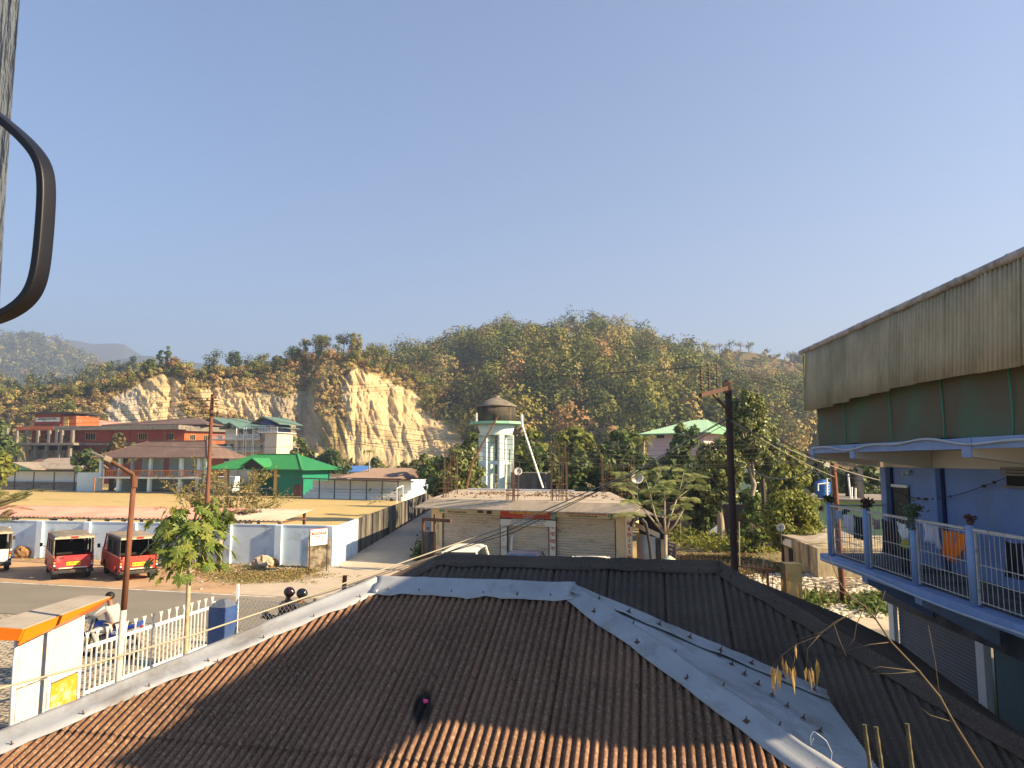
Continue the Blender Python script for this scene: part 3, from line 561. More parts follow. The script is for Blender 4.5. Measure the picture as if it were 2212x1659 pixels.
o2 = [x+V(0, 0, .05) for x in o_]; c_.add(o_+o2+i_, [(3, 2, 1, 0), (0, 1, 5, 4), (1, 2, 6, 5), (2, 3, 7, 6), (3, 0, 4, 7), (4, 5, 9, 8), (5, 6, 10, 9), (6, 7, 11, 10), (7, 4, 8, 11), (8, 9, 10, 11)]); c_.build('roof_slab', m_slab, shop)
sL, sR = S(947), S(1375); m_cw = mat('cream_shop_wall', (.78, .60, .34), .85, .06, 1.5, .1, 20, dirt=(.5, .38, .24), damt=.3, dsc=.8)
zs = 2.38   # shutter top
A_, B_, C_, D_, E_, F_ = S(971), S(1099), S(1112), S(1205), S(1218), S(1350)
sh.part('wall', m_cw, shop, (sL, A_, SW, SW+10, 0, zb-.003), (F_, sR, SW, SW+10, 0, zb-.003), (A_+.001, F_-.001, SW+.06, SW+.3, zs+.001, zb-.004), (A_+.001, F_-.001, SW+9, SW+9.9, 0, zb-.004), (A_, F_, SW+.005, SW+2, 0, .06))
m_pil = mat('white_pillar_paint', (.74, .68, .55), .85, .06, 3, dirt=(.45, .35, .22), damt=.35, dsc=2.5)
for a, b in ((B_, C_), (D_, E_)): sh.part('pillar', m_pil, shop, (a, b, SW-.12, SW+.3, 0, zs))
sh.part('pillar', mat('pillar_cream', (.78, .62, .42), .85, .06), shop, (S(1369), S(1383), SW-.45, SW-.05, 0, zb-.003))
m_shut = mat('rusty_shutter', (.58, .48, .35), .6, .12, 2, .1, 20, dirt=(.34, .22, .13), damt=.36, dsc=1.3, metal=.1, stretch=(.6, .6, 2.5))
def shutter(a, b, z0, z1, par, f=sh, d=SW+.10, pitch=.125, m=m_shut):
    mb = MB(); n = int((z1-z0)/pitch*5); us = np.linspace(z0, z1, n+1)
    sheet(mb, f.at(a, d, 0), V(0, 0, 1), f.u, -f.n, us, lambda u: 0, lambda u: b-a, lambda u, w_: .05*abs(math.sin(math.pi*u/pitch)), 1); o = mb.build('shutter', m, par, True); return o
shutter(A_+.03, B_-.02, .1, zs, shop); shutter(C_+.02, D_-.02, .1, 2.02, shop); shutter(E_+.02, F_-.03, .1, zs-.02, shop)
for x in (A_+.02, B_-.03, C_+.03, D_-.03, E_+.03, F_-.02): sh.part('shutter_rail', m_darkM, shop, (x-.025, x+.025, SW+.02, SW+.14, .06, zs))
def shb(name, m, a, b, z0, z1, d=-.14): return sh.part(name, m, shop, (a, b, SW+d-.03, SW+d, z0, z1))
m_sgn = mat('banner_red', (.56, .07, .035), .5, .08, 2); m_sgw = mat('banner_white', (.72, .70, .64), .5, .05, 2); m_sgt = mat('banner_teal', (.22, .38, .33), .5, .1)
b1 = shb('banner', m_sgn, B_-.02, S(1208), 2.27, 2.64); shb('banner_picture', m_sgt, S(1208)+.003, E_+.02, 2.27, 2.64); shb('banner_strip', m_ink, B_-.02, E_+.02, 2.215, 2.267); shb('banner_text_panel', m_sgw, B_-.02, E_+.02, 1.93, 2.212)
zq = lambda a, z, d=-.178: sh.at(a, SW+d, z); mc = (B_+E_)/2
def st(s, size, a, z, m, sx=1., bold=0.): return txt(s, size, zq(a, z), sh.rz, m, shop, sx=sx, bold=bold)
st('M/S KUKU ENTERPRISE', .21, mc+.02, 2.545, m_inkY, .92, .008); st('(CYBER CAFE)', .09, mc, 2.42, m_sgw); st('Mob: 9402 - 8731', .08, mc, 2.33, m_inkY)
st('KIMIN (A.P) NEAR PETROL PUMP        ALL INTERNET SERVICES AT ONE PLACE AVAILABLE', .045, mc, 2.24, m_sgw, .92)
st('DTP, ILP FORM,                LAMINATION, SCANNING, COLOUR XEROX', .062, mc+.05, 2.16, m_ink, .92); st('PASSPORT PHOTO, PAN CARD, D.L. PVC CARD,', .062, mc+.2, 2.07, m_ink, .9); st('AADHAR CARD CORRECTION,', .062, mc-.2, 1.985, m_ink, .9); st('MOBILE ACCESSORIES', .06, mc+.62, 1.985, m_inkR, .8); st('ONLINE FORM', .06, mc-.75, 2.07, m_inkR, .8)
m_sgc = mat('banner_cream', (.62, .54, .38), .6, .1, 2)
shb('banner', m_sgc, A_-.1, B_-.03, zs+.01, 2.64, -.1); shb('banner_corner', m_sgt, A_-.16, A_+.1, 2.45, 2.638, -.134); txt('Kimin, Arunachal Pradesh', .12, zq(A_+.85, 2.47, -.14), sh.rz, m_ink, shop, sx=.85)
shb('banner_photo', m_rust, B_-1.25, B_-.95, 2.46, 2.638, -.134); shb('banner_photo', m_darkM, B_-.75, B_-.5, 2.42, 2.638, -.134)
shb('banner', m_sgc, E_+.03, F_+.05, zs-.01, 2.64, -.1); txt('KIMIN DRUGS HOUSE', .2, zq((E_+F_)/2, 2.60, -.14), sh.rz, m_inkR, shop, bold=.006); txt('DEALS IN ALL KINDS OF MEDICINES (A.P.) KIMIN', .075, zq((E_+F_)/2-.1, 2.455, -.14), sh.rz, m_ink, shop, sx=.85)
cr_ = MB(); x_ = F_-.2; cr_.lathe((0, 0, 0), [(.15, 0), (.15, .01)], 20)
ring = MB(); ring.tube([zq(x_+.15*math.cos(t), 2.5+.13*math.sin(t), -.14) for t in np.linspace(0, 2*math.pi, 25)], .012, 5); ring.beam(zq(x_-.1, 2.53, -.14), zq(x_+.1, 2.53, -.14), .01, .05); ring.beam(zq(x_, 2.4, -.14), zq(x_, 2.6, -.14), .05, .01); ring.build('green_cross_emblem', m_inkG, shop)
for i, ch in enumerate('MEDICINE'): txt(ch, .2, sh.at(S(1376), SW-.47, 2.22-i*.245), sh.rz, m_inkR, shop, sx=1.1, bold=.006)
for i, ch in enumerate(['द', 'वा', 'खा', 'ना']): txt(ch, .26, sh.at((D_+E_)/2, SW-.13, 1.92-.33*i), sh.rz, m_inkR, shop, bold=.004)
for i, ch in enumerate(['जे', 'र', 'ॉ', 'क्स']): txt(ch, .22, sh.at((B_+C_)/2, SW-.13, 1.86-.33*i), sh.rz, mat('ink_faded', (.52, .30, .2)), shop)
po = MB(); sh.box(po, S(953), S(962), SW-.02, SW-.004, .8, 2.1); po.build('wall_poster', mat('green_poster', (.55, .60, .36), .8, .5, 3, dirt=(.15, .4, .3), damt=.5, dsc=3), shop)
fl = MB(); fl.prism([sh.at(C_+.16, SW-.2, .55), sh.at(C_+.28, SW-.25, .6), sh.at(C_+.32, SW-.2, 1.5), sh.at(C_+.22, SW-.2, 1.35)], (0, -.012, 0)); tag(fl.build('leaning_flag_board', m_sgw, origin=sh.at(C_+.2, SW-.2)), 'narrow white and red board propped against the middle shutter', 'board')
# debris and edge kerb on the roof
rb = MB()
for _ in range(260):
    a = random.uniform(1, sh.L-1.2); (ca, cd) = random.choice([(3.3, 6.5), (4.2, 7.6), (6.2, 5.6), (7.6, 9), (9, 6)]); a, d = (random.gauss(ca, .7), random.gauss(cd, .8)) if random.random() < .85 else (a, random.uniform(2, 11))
    s_ = random.uniform(.03, .13); rb.box(sh.at(a, d, zt_+.03), (s_, s_*random.uniform(.5, 1.2), random.uniform(.03, .10)), random.uniform(0, 3))
tag(rb.build('roof_debris', mat('brown_debris', (.20, .14, .09), .95, .4, 4)), 'scattered dry leaves, brick bits and rubble on the shop roof', 'debris', kind='stuff')
kb = MB(); sh.box(kb, 1.6, sh.L-3, DEP-.9, DEP-.7, zt_, zt_+.10); tag(kb.build('white_batten', m_white, origin=sh.at(3, DEP-.8, zt_)), 'long white batten lying along the back edge of the shop roof', 'batten')
# rebar starting out of the columns
m_reb = mat('rebar_rust', (.11, .06, .035), .85, .25, 8)
def rebar(px, py, n, top_y, sp, label, short=False):
    b = PZ(px, py, zt_-.02); mb = MB(); zt2 = H+(995-top_y)/F*b.y
    for i in range(n):
        x = b.x+random.uniform(-sp, sp); y = b.y+random.uniform(-.35, .35); h_ = (zt2-b.z)*random.uniform(.6, 1.0); k = random.uniform(-.12, .12)
        mb.tube([(x, y, b.z), (x+k*.3, y, b.z+h_*.5), (x+k, y+random.uniform(-.05, .05), b.z+h_)], .015, 5)
    for z_ in (.25, .5, .8): mb.tube([(b.x-sp, b.y-.3, b.z+z_), (b.x+sp, b.y-.3, b.z+z_), (b.x+sp, b.y+.3, b.z+z_), (b.x-sp, b.y+.3, b.z+z_)], .012, 4)
    tag(mb.build('rebar_cluster', m_reb, origin=b), label, 'rebar', 'rebar clusters on the shop roof')
rebar(958, 1076, 6, 952, .28, 'rusty rebar cluster at the front left corner of the shop roof'); rebar(985, 1066, 6, 945, .35, 'second rusty rebar cluster from the left, before the leafy tree'); rebar(1108, 1082, 10, 958, .32, 'dense rebar cluster right in front of the small satellite dish by the tower'); rebar(1208, 1083, 12, 948, .38, 'thickest rebar cluster, bundled in the middle of the shop roof')
rebar(1303, 1066, 7, 958, .18, 'rebar bundle wrapped in creeper at the back of the roof'); rebar(1330, 1062, 6, 975, .45, 'spread out thin rebar rods left of the right satellite dish'); rebar(1364, 1070, 6, 970, .3, 'rebar rods right behind the right satellite dish'); rebar(1344, 1078, 4, 1050, .15, 'short stub of rebar near the right front edge of the roof')
def dish(px, py, y, rpx, label, par_z, tilt=(0, -.85, .5)):
    c = PY(px, py, y); r = rpx/F*y; t = thing('satellite_dish', label, 'satellite dish', (c.x, c.y, par_z)); ax = Vector(tilt).normalized(); q = ax.to_track_quat('Z', 'Y').to_matrix()
    mb = MB(); prof = [(r*k/5, .32*r*(k/5)**2) for k in range(6)]; vs = [c]; n = 20
    vs = []; 
    for rr, z in prof[1:]:
        for k in range(n): vs.append(c+q @ V(rr*math.cos(2*math.pi*k/n), rr*math.sin(2*math.pi*k/n), z))
    vs.append(c); fs = [(i*n+k, i*n+(k+1) % n, (i+1)*n+(k+1) % n, (i+1)*n+k) for i in range(4) for k in range(n)]+[(len(vs)-1, (k+1) % n, k) for k in range(n)]
    mb.add(vs, fs); o = mb.build('reflector', mat('dish_paint', (.62, .56, .48), .6, .1, 2), t, True); s_ = o.modifiers.new('s', 'SOLIDIFY'); s_.thickness = .02
    a = MB(); f_ = c+q @ V(0, -.1*r, .95*r); a.tube([c+q @ V(0, -r, .33*r), f_], .014, 5); a.box(f_, (.07, .07, .07)); a.build('feed_arm', m_darkM, t)
    p = MB(); p.tube([(c.x, c.y+.05, par_z), (c.x, c.y+.05, c.z)], .03, 6); p.build('mast', m_darkM, t)
dish(1119, 1019.5, 37, 9, 'small pale satellite dish beside the tower legs on the shop roof', zt_, (-.1, -.9, .4)); dish(1376, 1034, 34, 13.5, 'larger round satellite dish among the rods at the right end of the shop roof', zt_, (-.2, -.9, .35)); dish(1687, 1140, 30, 8.5, 'rusty tan satellite dish behind the bamboo hut roof', 1.6, (-.5, -.8, .4))
# concrete tank, poles behind the shop
tk = Fac(PZ(1104, 1051, 3.0), PZ(1178, 1052, 3.0)); t_ = thing('concrete_tank', 'dark stained square concrete water tank behind the shop roof', 'tank', tk.at(1, 0, 0)); tk.part('tank_wall', m_concD, t_, (0, tk.L, 0, 1.6, 0, tk.z_(1140, 1023))); tk.part('rim', m_conc2, t_, (-.05, tk.L+.05, -.05, 1.65, tk.z_(1140, 1023)+.002, tk.z_(1140, 1023)+.08))
pl = MB(); pl.tube([PY(1173, 1054, 46), PY(1128, 918, 47)], .06, 7); tag(pl.build('leaning_pole', m_white, origin=PY(1173, 1054, 46)), 'white leaning pole right of the water tower', 'pole')
pl = MB(); pl.tube([PY(1128, 921, 47.2), PY(1127, 897, 47.2)], .09, 6); tag(pl.build('pole_stub', m_white, origin=PY(1128, 921, 47.2)), 'short upright white stub at the head of the leaning white pole', 'pole')
pl = MB(); pl.tube([PY(1007, 1056, 45), PY(1020, 1000, 45.3), PY(1075, 900, 46)], [.09, .08, .05], 7); tag(pl.build('leaning_pole', m_rust, origin=PY(1007, 1056, 45)), 'crooked brown bamboo pole leaning across the front of the water tower', 'pole')
# ================================================================ WATER TOWER
TY = 58.; tc = PY(1072, 950, TY); X0, Y0 = tc.x, TY; pm = TY/F
tz = lambda y: H+(995-y)*pm*1.0
tw = thing('water_tower', 'round stained concrete water tank on tall pale green pillars', 'water tower', (X0, Y0, 0))
m_tank = mat('black_stained_tank', (.085, .07, .05), .95, .4, 1.4, .5, 20, dirt=(.03, .026, .022), damt=.5, dsc=.9, stretch=(1.5, 1.5, .25))
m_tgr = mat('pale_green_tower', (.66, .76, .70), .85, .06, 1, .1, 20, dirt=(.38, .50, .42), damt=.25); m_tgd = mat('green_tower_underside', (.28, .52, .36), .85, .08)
r = 42*pm; mb = MB(); mb.lathe((X0, Y0, 0), [(r, tz(912)), (r, tz(880))], 36); mb.build('tank', m_tank, tw, True)
mb = MB(); mb.lathe((X0, Y0, 0), [(r+.1, tz(880)), (r+.1, tz(877.5)), (r*.55, tz(866)), (.22, tz(859)), (.2, tz(859))], 36); mb.build('conical_roof', mat('tank_roof', (.20, .17, .13), .95, .2, 2, .4, 25, dirt=(.1, .085, .07), damt=.4), tw, True)
mb = MB(); mb.lathe((X0, Y0, 0), [(.27, tz(861)), (.27, tz(855))], 16); mb.build('vent_cap', m_conc2, tw)
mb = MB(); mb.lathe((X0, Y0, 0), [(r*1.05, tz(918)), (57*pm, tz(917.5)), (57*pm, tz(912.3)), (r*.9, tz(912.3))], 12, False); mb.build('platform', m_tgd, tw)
mb = MB(); mb.lathe((X0, Y0, 0), [(34.5*pm, tz(941)), (35.5*pm, tz(934)), (42*pm, tz(917.8)), (r, tz(917.8))], 24, False); mb.build('flared_neck', m_tgr, tw, True)
for k in range(6):
    a = k*math.pi/3+math.pi/6+.35; x = X0+math.cos(a)*31*pm; y = Y0+math.sin(a)*31*pm; mb = MB(); mb.box((x, y, tz(941)/2), (.5, .4, tz(941)), a); mb.build('pillar', m_tgr, tw)
for yy in (999, 1065): 
    mb = MB(); P_ = [(X0+math.cos(k*math.pi/3+math.pi/6+.35)*31*pm, Y0+math.sin(k*math.pi/3+math.pi/6+.35)*31*pm, tz(yy)) for k in range(7)]
    for k in range(6): mb.beam(P_[k], P_[k+1], .24, .30)
    mb.build('ring_beam', m_tgr, tw)
for px in (1030, 1090, 1128):
    p = PY(px, 905, TY-1.3 if px < 1120 else TY); mb = MB(); mb.box((p.x, p.y, tz(906)), (.13, .13, .85)); mb.build('railing_post', m_white, tw)
mb = MB(); 
for z_ in (.25, .7): mb.tube([(X0+55*pm*math.cos(t), Y0+55*pm*math.sin(t), tz(912)+z_) for t in np.linspace(0, 2*math.pi, 25)], .012, 4)
mb.build('railing_wire', m_darkM, tw)
# ================================================================ PAVILION (two storeys, pale blue)
pv = Fac(G(216, 1063.5), G(448, 1067)); D = 7.5; z1 = pv.z_(300, 1030); ze = pv.z_(300, 988); sx = lambda px: pv.s_(px, 1030)
P_ = thing('grandstand_pavilion', 'two storey pale blue pavilion with open galleries and a brown hipped roof', 'pavilion', pv.at(pv.L/2))
m_pb = mat('pavilion_blue', (.60, .74, .77), .85, .06, 1); m_pb2 = mat('pavilion_teal', (.46, .60, .60), .85, .06, 1)
pv.part('gallery_floor', mat('pavilion_white', (.70, .74, .72), .85, .05), P_, (0, pv.L, -.9, D, z1-.25, z1)); pv.part('ground_floor_slab', m_conc2, P_, (-.5, pv.L, -.6, D, 0, .22))
pv.part('back_wall', m_pb2, P_, (0, pv.L, D-.2, D, .22, z1-.255), (3.5, pv.L*.38, 4.6, 4.8, z1+.003, ze), (pv.L*.44, pv.L*.83, 4.6, 4.8, z1+.003, ze))
pv.part('end_wall', m_pb, P_, (pv.L-.2, pv.L, 0, D-.21, .22, z1-.255)); pv.part('partition', m_pb2, P_, (sx(250)-.1, sx(250)+.1, .3, D-.21, .22, z1-.255))
for px in (219, 260, 326, 392, 431, 446):
    a = sx(px); pv.part('column', m_pb, P_, (a-.22, a+.22, -.35, .1, z1+.002, ze-.05)); pv.part('column', m_pb, P_, (a-.24, a+.24, -.45, .05, .22, z1-.255))
for px in (240, 281, 346, 410): a = sx(px); pv.part('column', m_pb, P_, (a-.2, a+.2, 4.0, 4.4, z1+.002, ze-.05))
rl = MB(); a0, a1 = sx(237), pv.L-.3
pv.box(rl, a0, a1, -.78, -.66, z1+.95, z1+1.08); pv.box(rl, a0, a1, -.78, -.66, z1+.08, z1+.16)
a = a0
while a < a1: pv.box(rl, a, a+.12, -.75, -.69, z1+.16, z1+.95); a += .42
rl.build('balustrade', m_orW, P_)
hr = MB(); hiproof(hr, pv, -.6, pv.L+.9, -1.3, D+.9, ze, pv.L*.28, pv.L*.84, ze+2.6, .15); hr.build('roof', m_brownR, P_)
cp = MB(); dm = (D-.4)/2; zr_ = ze+2.6
for s_, e_ in ((pv.at(-.6, -1.3, ze), pv.at(pv.L*.28, dm, zr_)), (pv.at(pv.L+.9, -1.3, ze), pv.at(pv.L*.84, dm, zr_)), (pv.at(pv.L*.28, dm, zr_), pv.at(pv.L*.84, dm, zr_))): cp.beam(s_+V(0, 0, .05), e_+V(0, 0, .05), .3, .12)
cp.build('ridge_cap', mat('brown_cap', (.22, .13, .10)), P_)
dr = Fac(pv.at(sx(210), -.6), pv.at(sx(222), -1.5)); dr.part('door', m_orW, P_, (0, 1.35, 0, .07, .25, 2.35)); pv.part('door_opening', m_dark, P_, (sx(236), sx(246), -.02, .05, .25, 2.3))
stp = MB(); stp.beam(pv.at(sx(229), 1, .3), pv.at(sx(246), 1, z1-.3), .9, .25); stp.build('stair', m_pb, P_)
# ================================================================ LEFT STAND AND THE HOUSES BEHIND IT
ls = Fac(G(-60, 1057), G(163, 1060)); T = thing('terrace_stand', 'low pale blue stand with concrete steps and thin posts left of the field', 'stand', ls.at(ls.L/2))
zz_ = ls.z_(80, 1019); ls.part('back_wall', m_standW, T, (0, ls.L, 2.0, 2.2, 0, zz_)); ls.part('step', m_conc2, T, (0, ls.L, 0, .7, 0, .45), (0, ls.L, .7, 1.3, 0, .9), (0, ls.L, 1.3, 1.99, 0, 1.35))
for px in (32, 73, 117, 161): a = ls.s_(px, 1040); ls.part('post', m_darkM, T, (a-.06, a+.06, -.1, .02, 0, zz_))
rr = MB(); rr.hexa([ls.at(0, -.6, zz_+.25), ls.at(ls.L+.2, -.6, zz_+.25), ls.at(ls.L+.2, 2.5, zz_+.05), ls.at(0, 2.5, zz_+.05), ls.at(0, -.6, zz_+.32), ls.at(ls.L+.2, -.6, zz_+.32), ls.at(ls.L+.2, 2.5, zz_+.12), ls.at(0, 2.5, zz_+.12)]); rr.build('roof', m_darkM, T)
ew = Fac(G(173, 1062.5), G(216, 1062.5)); t = thing('pale_blue_wall', 'bright white and blue wall between the left stand and the pavilion', 'wall', ew.at(2)); ew.part('wall_panel', mat('chalky_blue', (.62, .72, .74), .85, .06), t, (-.6, ew.L, 0, .2, 0, 3.1)); ls.part('wall_return', MATS['chalky_blue'], t, (ls.L+.22, ls.L+2.6, .0, .2, 0, 3.1))
def gable_house(name, label, f, a0, a1, d0, d1, zw, zr, mw, mr, cat='house', wins=(), along=True, z0=0., ov=.5, loc=None):
    t = thing(name, label, cat, f.at((a0+a1)/2, d0, z0)); f.part('wall', mw, t, (a0, a1, d0, d1, z0, zw)); mb = MB(); P = f.at
    if along:
        dm = (d0+d1)/2; q = [P(a0-ov, d0-ov, zw-.1), P(a1+ov, d0-ov, zw-.1), P(a1+ov, dm, zr), P(a0-ov, dm, zr), P(a1+ov, d1+ov, zw-.1), P(a0-ov, d1+ov, zw-.1)]
        g_ = MB(); g_.prism([P(a0, d0, zw), P(a0, d1, zw), P(a0, dm, zr-.25)], f.u*(a1-a0)); g_.build('gable', mw, t)
    else:
        am = (a0+a1)/2; q = [P(a0-ov, d1+ov, zw-.1), P(a0-ov, d0-ov, zw-.1), P(am, d0-ov, zr), P(am, d1+ov, zr), P(a1+ov, d0-ov, zw-.1), P(a1+ov, d1+ov, zw-.1)]
        g_ = MB(); g_.prism([P(a0, d0, zw), P(a1, d0, zw), P(am, d0, zr-.25)], f.n*(d1-d0)); g_.build('gable', mw, t)
    dn = V(0, 0, -.14); vs = q+[x+dn for x in q]; fs = [(0, 1, 2, 3), (3, 2, 4, 5), (9, 8, 7, 6), (11, 10, 8, 9), (0, 6, 7, 1), (1, 7, 8, 2), (2, 8, 10, 4), (4, 10, 11, 5), (5, 11, 9, 3), (3, 9, 6, 0)]
    mb.add(vs, fs); mb.build('roof', mr, t)
    for w_ in wins: window(f, t, *w_)
    return t
f1 = Fac(PY(10, 1018, 136), PY(165, 1018, 136)); zg = lambda f, px, py: f.z_(px, py)
gable_house('green_gabled_house', 'low mint green house with two round vents in its gable behind the left stand', f1, f1.s_(4), f1.s_(68), 0, 14, zg(f1, 30, 1013), zg(f1, 33, 998), mat('mint_wall', (.16, .50, .30), .85, .08), m_tin, along=False, ov=1.2)
f2 = Fac(PY(70, 1010, 139), PY(172, 1010, 139)); gable_house('low_tin_house', 'low shed with grey tin roof right of the mint green gable', f2, f2.s_(76), f2.s_(170), 0, 9, zg(f2, 100, 1011), zg(f2, 100, 989), m_brownR, m_tin)
f3 = Fac(PY(60, 1000, 149), PY(172, 1000, 149)); gable_house('long_tin_shed', 'long brown tin roofed shed below the red hall, with bright patches', f3, f3.s_(68), f3.s_(170), 0, 7, zg(f3, 100, 998), zg(f3, 100, 991), m_bamboo, m_brownR)
# ================================================================ RED CULTURAL HALL
rh = Fac(PY(24, 1000, 158), PY(395, 1000, 150)); Z = lambda px, py, d=0.: rh.z_(px, py, d); RS = lambda px, d=0.: rh.s_(px, 950, d)
T = thing('red_hall', 'large unfinished brick red hall with bare concrete frame and sign board on its rooftop room', 'building', rh.at(rh.L/2))
zt1 = Z(100, 930); zb1 = Z(100, 957); zs1 = Z(100, 921)
E1 = RS(383)
rh.part('upper_wall', m_red, T, (RS(50), E1, 2.2, 16, zb1, zt1)); rh.part('roof_slab', m_conc2, T, (RS(40), E1+.6, -.6, 17, zt1+.003, zs1)); rh.part('roof_edge_band', m_orange, T, (RS(40), RS(118), -.66, -.603, zt1+.05, zs1-.05))
rh.part('floor_slab', m_conc2, T, (RS(5), RS(172), -1.6, 17, Z(100, 962), zb1-.003)); rh.part('floor_ledge', m_conc2, T, (RS(172)+.02, E1+.3, 1.4, 2.195, Z(100, 962), zb1-.003))
rh.part('lower_wall', mat('dull_red_plaster', (.22, .06, .04), .9, .2), T, (RS(150), E1, 3, 16, 0, Z(100, 962)-.003)); rh.part('lower_screen', m_bamboo, T, (RS(42), RS(150)-.01, 3, 15, 0, Z(60, 972)), (RS(42), RS(82), 2, 2.9, Z(60, 992), Z(60, 971)))
rh.part('dark_lower_room', m_dark, T, (RS(42), RS(150)-.02, 3.2, 14, Z(60, 972)+.003, Z(100, 962)-.003))
for px in (20, 42, 88, 112, 129, 139, 162): rh.part('column', m_conc2, T, (RS(px)-.28, RS(px)+.28, -1.0, -.4, zb1, zt1 if px > 30 else Z(20, 925)))
for px in (42, 84, 108, 136, 158): rh.part('column', m_conc2, T, (RS(px)-.28, RS(px)+.28, -1.0, -.4, 0, Z(100, 962)-.003))
for a, b, n_ in ((97, 103, 2), (119, 125, 2), (138, 144, 2), (185, 206, 4), (299, 317, 4), (355, 375, 4)): window(rh, T, RS(a, 2.2), RS(b, 2.2), Z(a, 950, 2.2), Z(a, 937 if a < 180 else 936, 2.2), 2.2, m_yel, m_dark, n_)
for px in (224, 263, 345): rh.part('pilaster', m_red, T, (RS(px)-.2, RS(px)+.2, 1.95, 2.195, zb1, zt1))
# rooftop room
rz0, rz1 = zs1, Z(80, 893); rh.part('rooftop_room', m_red, T, (RS(55), RS(112), 2, 9, rz0+.002, rz1)); rh.part('rooftop_room_side', m_orange, T, (RS(112)+.01, RS(144), 2.3, 9, rz0+.002, Z(130, 897))); rh.part('room_roof', m_darkM, T, (RS(44), RS(150), .8, 10, rz1+.003, rz1+.35)); rh.part('yellow_door', m_yel, T, (RS(117), RS(128), 2.2, 2.295, rz0+.05, Z(120, 899)))
rh.part('sign_board', m_white, T, (RS(58), RS(111), 1.85, 1.99, Z(80, 910), Z(80, 901))); txt('MULTIPURPOSE CULTURAL COMPLEX', .52, rh.at(RS(84.5), 1.82, Z(80, 904)), rh.rz, m_ink, T, sx=.52, bold=.01); txt('KIMIN', .3, rh.at(RS(78), 1.82, Z(80, 908)), rh.rz, m_ink, T)
hr = MB(); hiproof(hr, rh, RS(187), RS(420), 4, 20, Z(200, 915.5), RS(313)-2, RS(313)+4, Z(313, 897), .25); hr.build('hipped_roof', m_brownR, T); rh.part('attic_wall', m_red, T, (RS(192), RS(400), 5, 19, zs1+.002, Z(200, 914)))
# sun-facing wing, sunlight put into its orange
rw = Fac(rh.at(E1, 2.2), rh.at(E1, 2.2)+V(9.5, 9.0, 0)); wz = [rw.z_(400, y) for y in (957, 931, 921, 985)]
rw.part('side_wing_wall', m_orange, T, (.05, rw.L, .02, 3, 0, wz[1])); rw.part('side_roof_edge', m_conc2, T, (.05, rw.L+1, -.8, 3, wz[1]+.003, wz[2])); rw.part('side_ledge', m_conc2, T, (.05, rw.L+.6, -.6, -.003, wz[0]-.5, wz[0]-.1))
for k in range(4): a = 1.2+k*2.9; window(rw, T, a, a+1.1, rw.z_(400, 950), rw.z_(400, 939), 0, m_yel, m_dark, 3); window(rw, T, a, a+1.1, rw.z_(400, 976), rw.z_(400, 965), 0, m_yel, m_dark, 3)
gh = Fac(PY(178, 920, 175), PY(225, 920, 175)); gable_house('white_gabled_house', 'white gabled house with red roof peeping over the red hall', gh, gh.s_(183), gh.s_(205), 0, 14, gh.z_(190, 919), gh.z_(190, 906), m_white, m_redS, along=False, ov=.8, wins=[(gh.s_(189), gh.s_(195), gh.z_(190, 920), gh.z_(190, 914.5), -.03)])
# ================================================================ CREAM HOUSES
cf = Fac(PY(474, 980, 150), PY(571, 980, 146)); cz = lambda y: cf.z_(520, y); cs = lambda px, d=0.: cf.s_(px, 950, d)
T = thing('cream_apartment_house', 'cream four storey house with teal roofs, balconies and a square stair tower', 'house', cf.at(cf.L/2))
A0, A1, A2 = cs(486), cs(515), cs(571)
cf.part('wall', m_cream, T, (A0, A1, 0, 9, 0, cz(928)), (A1+.01, A2, .3, 9, 0, cz(932)))
g_ = MB(); g_.prism([cf.at(A0, .0, cz(928)), cf.at(A1, .0, cz(928)), cf.at((A0+A1)/2, .0, cz(916))], cf.n*8); g_.build('gable', m_cream, T)
rf_ = MB(); am = (A0+A1)/2; P = cf.at
for q in ([P(A0-.9, -1, cz(927)), P(am, -1, cz(914)), P(am, 9.5, cz(914)), P(A0-.9, 9.5, cz(927))], [P(am, -1, cz(914)), P(A1+.9, -1, cz(927)), P(A1+.9, 9.5, cz(927)), P(am, 9.5, cz(914))]): rf_.hexa(q+[x+V(0, 0, .2) for x in q])
q = [P(A1-1.5, -.9, cz(927)), P(A2+.3, -.9, cz(931)), P(A2-2.5, 5, cz(917)), P(am, 5, cz(914.5))]; rf_.hexa(q+[x+V(0, 0, .2) for x in q]); rf_.build('roof', m_tealR, T)
for zl in (949, 974): cf.part('balcony_slab', m_cream, T, (A0-2.4, A2, -1.5, -.003, cz(zl)-.25, cz(zl)))
def balus(f, par, a0, a1, d, z, h, m, n): 
    mb = MB(); f.box(mb, a0, a1, d, d+.12, z+h-.12, z+h); f.box(mb, a0, a1, d, d+.12, z, z+.1)
    for i in range(n): a = a0+(a1-a0)*i/(n-1); f.box(mb, a-.06, a+.06, d+.02, d+.1, z+.1, z+h-.12)
    mb.build('balustrade', m, par)
balus(cf, T, A0-2.4, A2, -1.5, cz(949), .95, m_white, 34); balus(cf, T, A0-2.4, A1-.3, -1.5, cz(974), .95, m_white, 16)
for a, b, y0, y1 in ((491, 499, 926, 920), (519, 524, 940, 929.5), (535, 541, 940, 930), (557, 561, 942, 933)): window(cf, T, cs(a), cs(b), cz(y0), cz(y1), -.01 if a < 510 else .29, m_dark, m_glass, 2)
for a, b in ((524, 529), (543, 549), (561, 567)): window(cf, T, cs(a), cs(b), cz(970), cz(961), .29, m_cream, m_glass, 2); window(cf, T, cs(a), cs(b)-.2, cz(957.5), cz(954), .29, m_blueW, m_glass, 2)
cf.part('door', m_darkM, T, (cs(484), cs(491), -.05, -.003, cz(969), cz(959)), (cs(498), cs(505), -.05, -.003, cz(969), cz(959)), (cs(486), cs(496), -.05, -.003, cz(996), cz(990)))
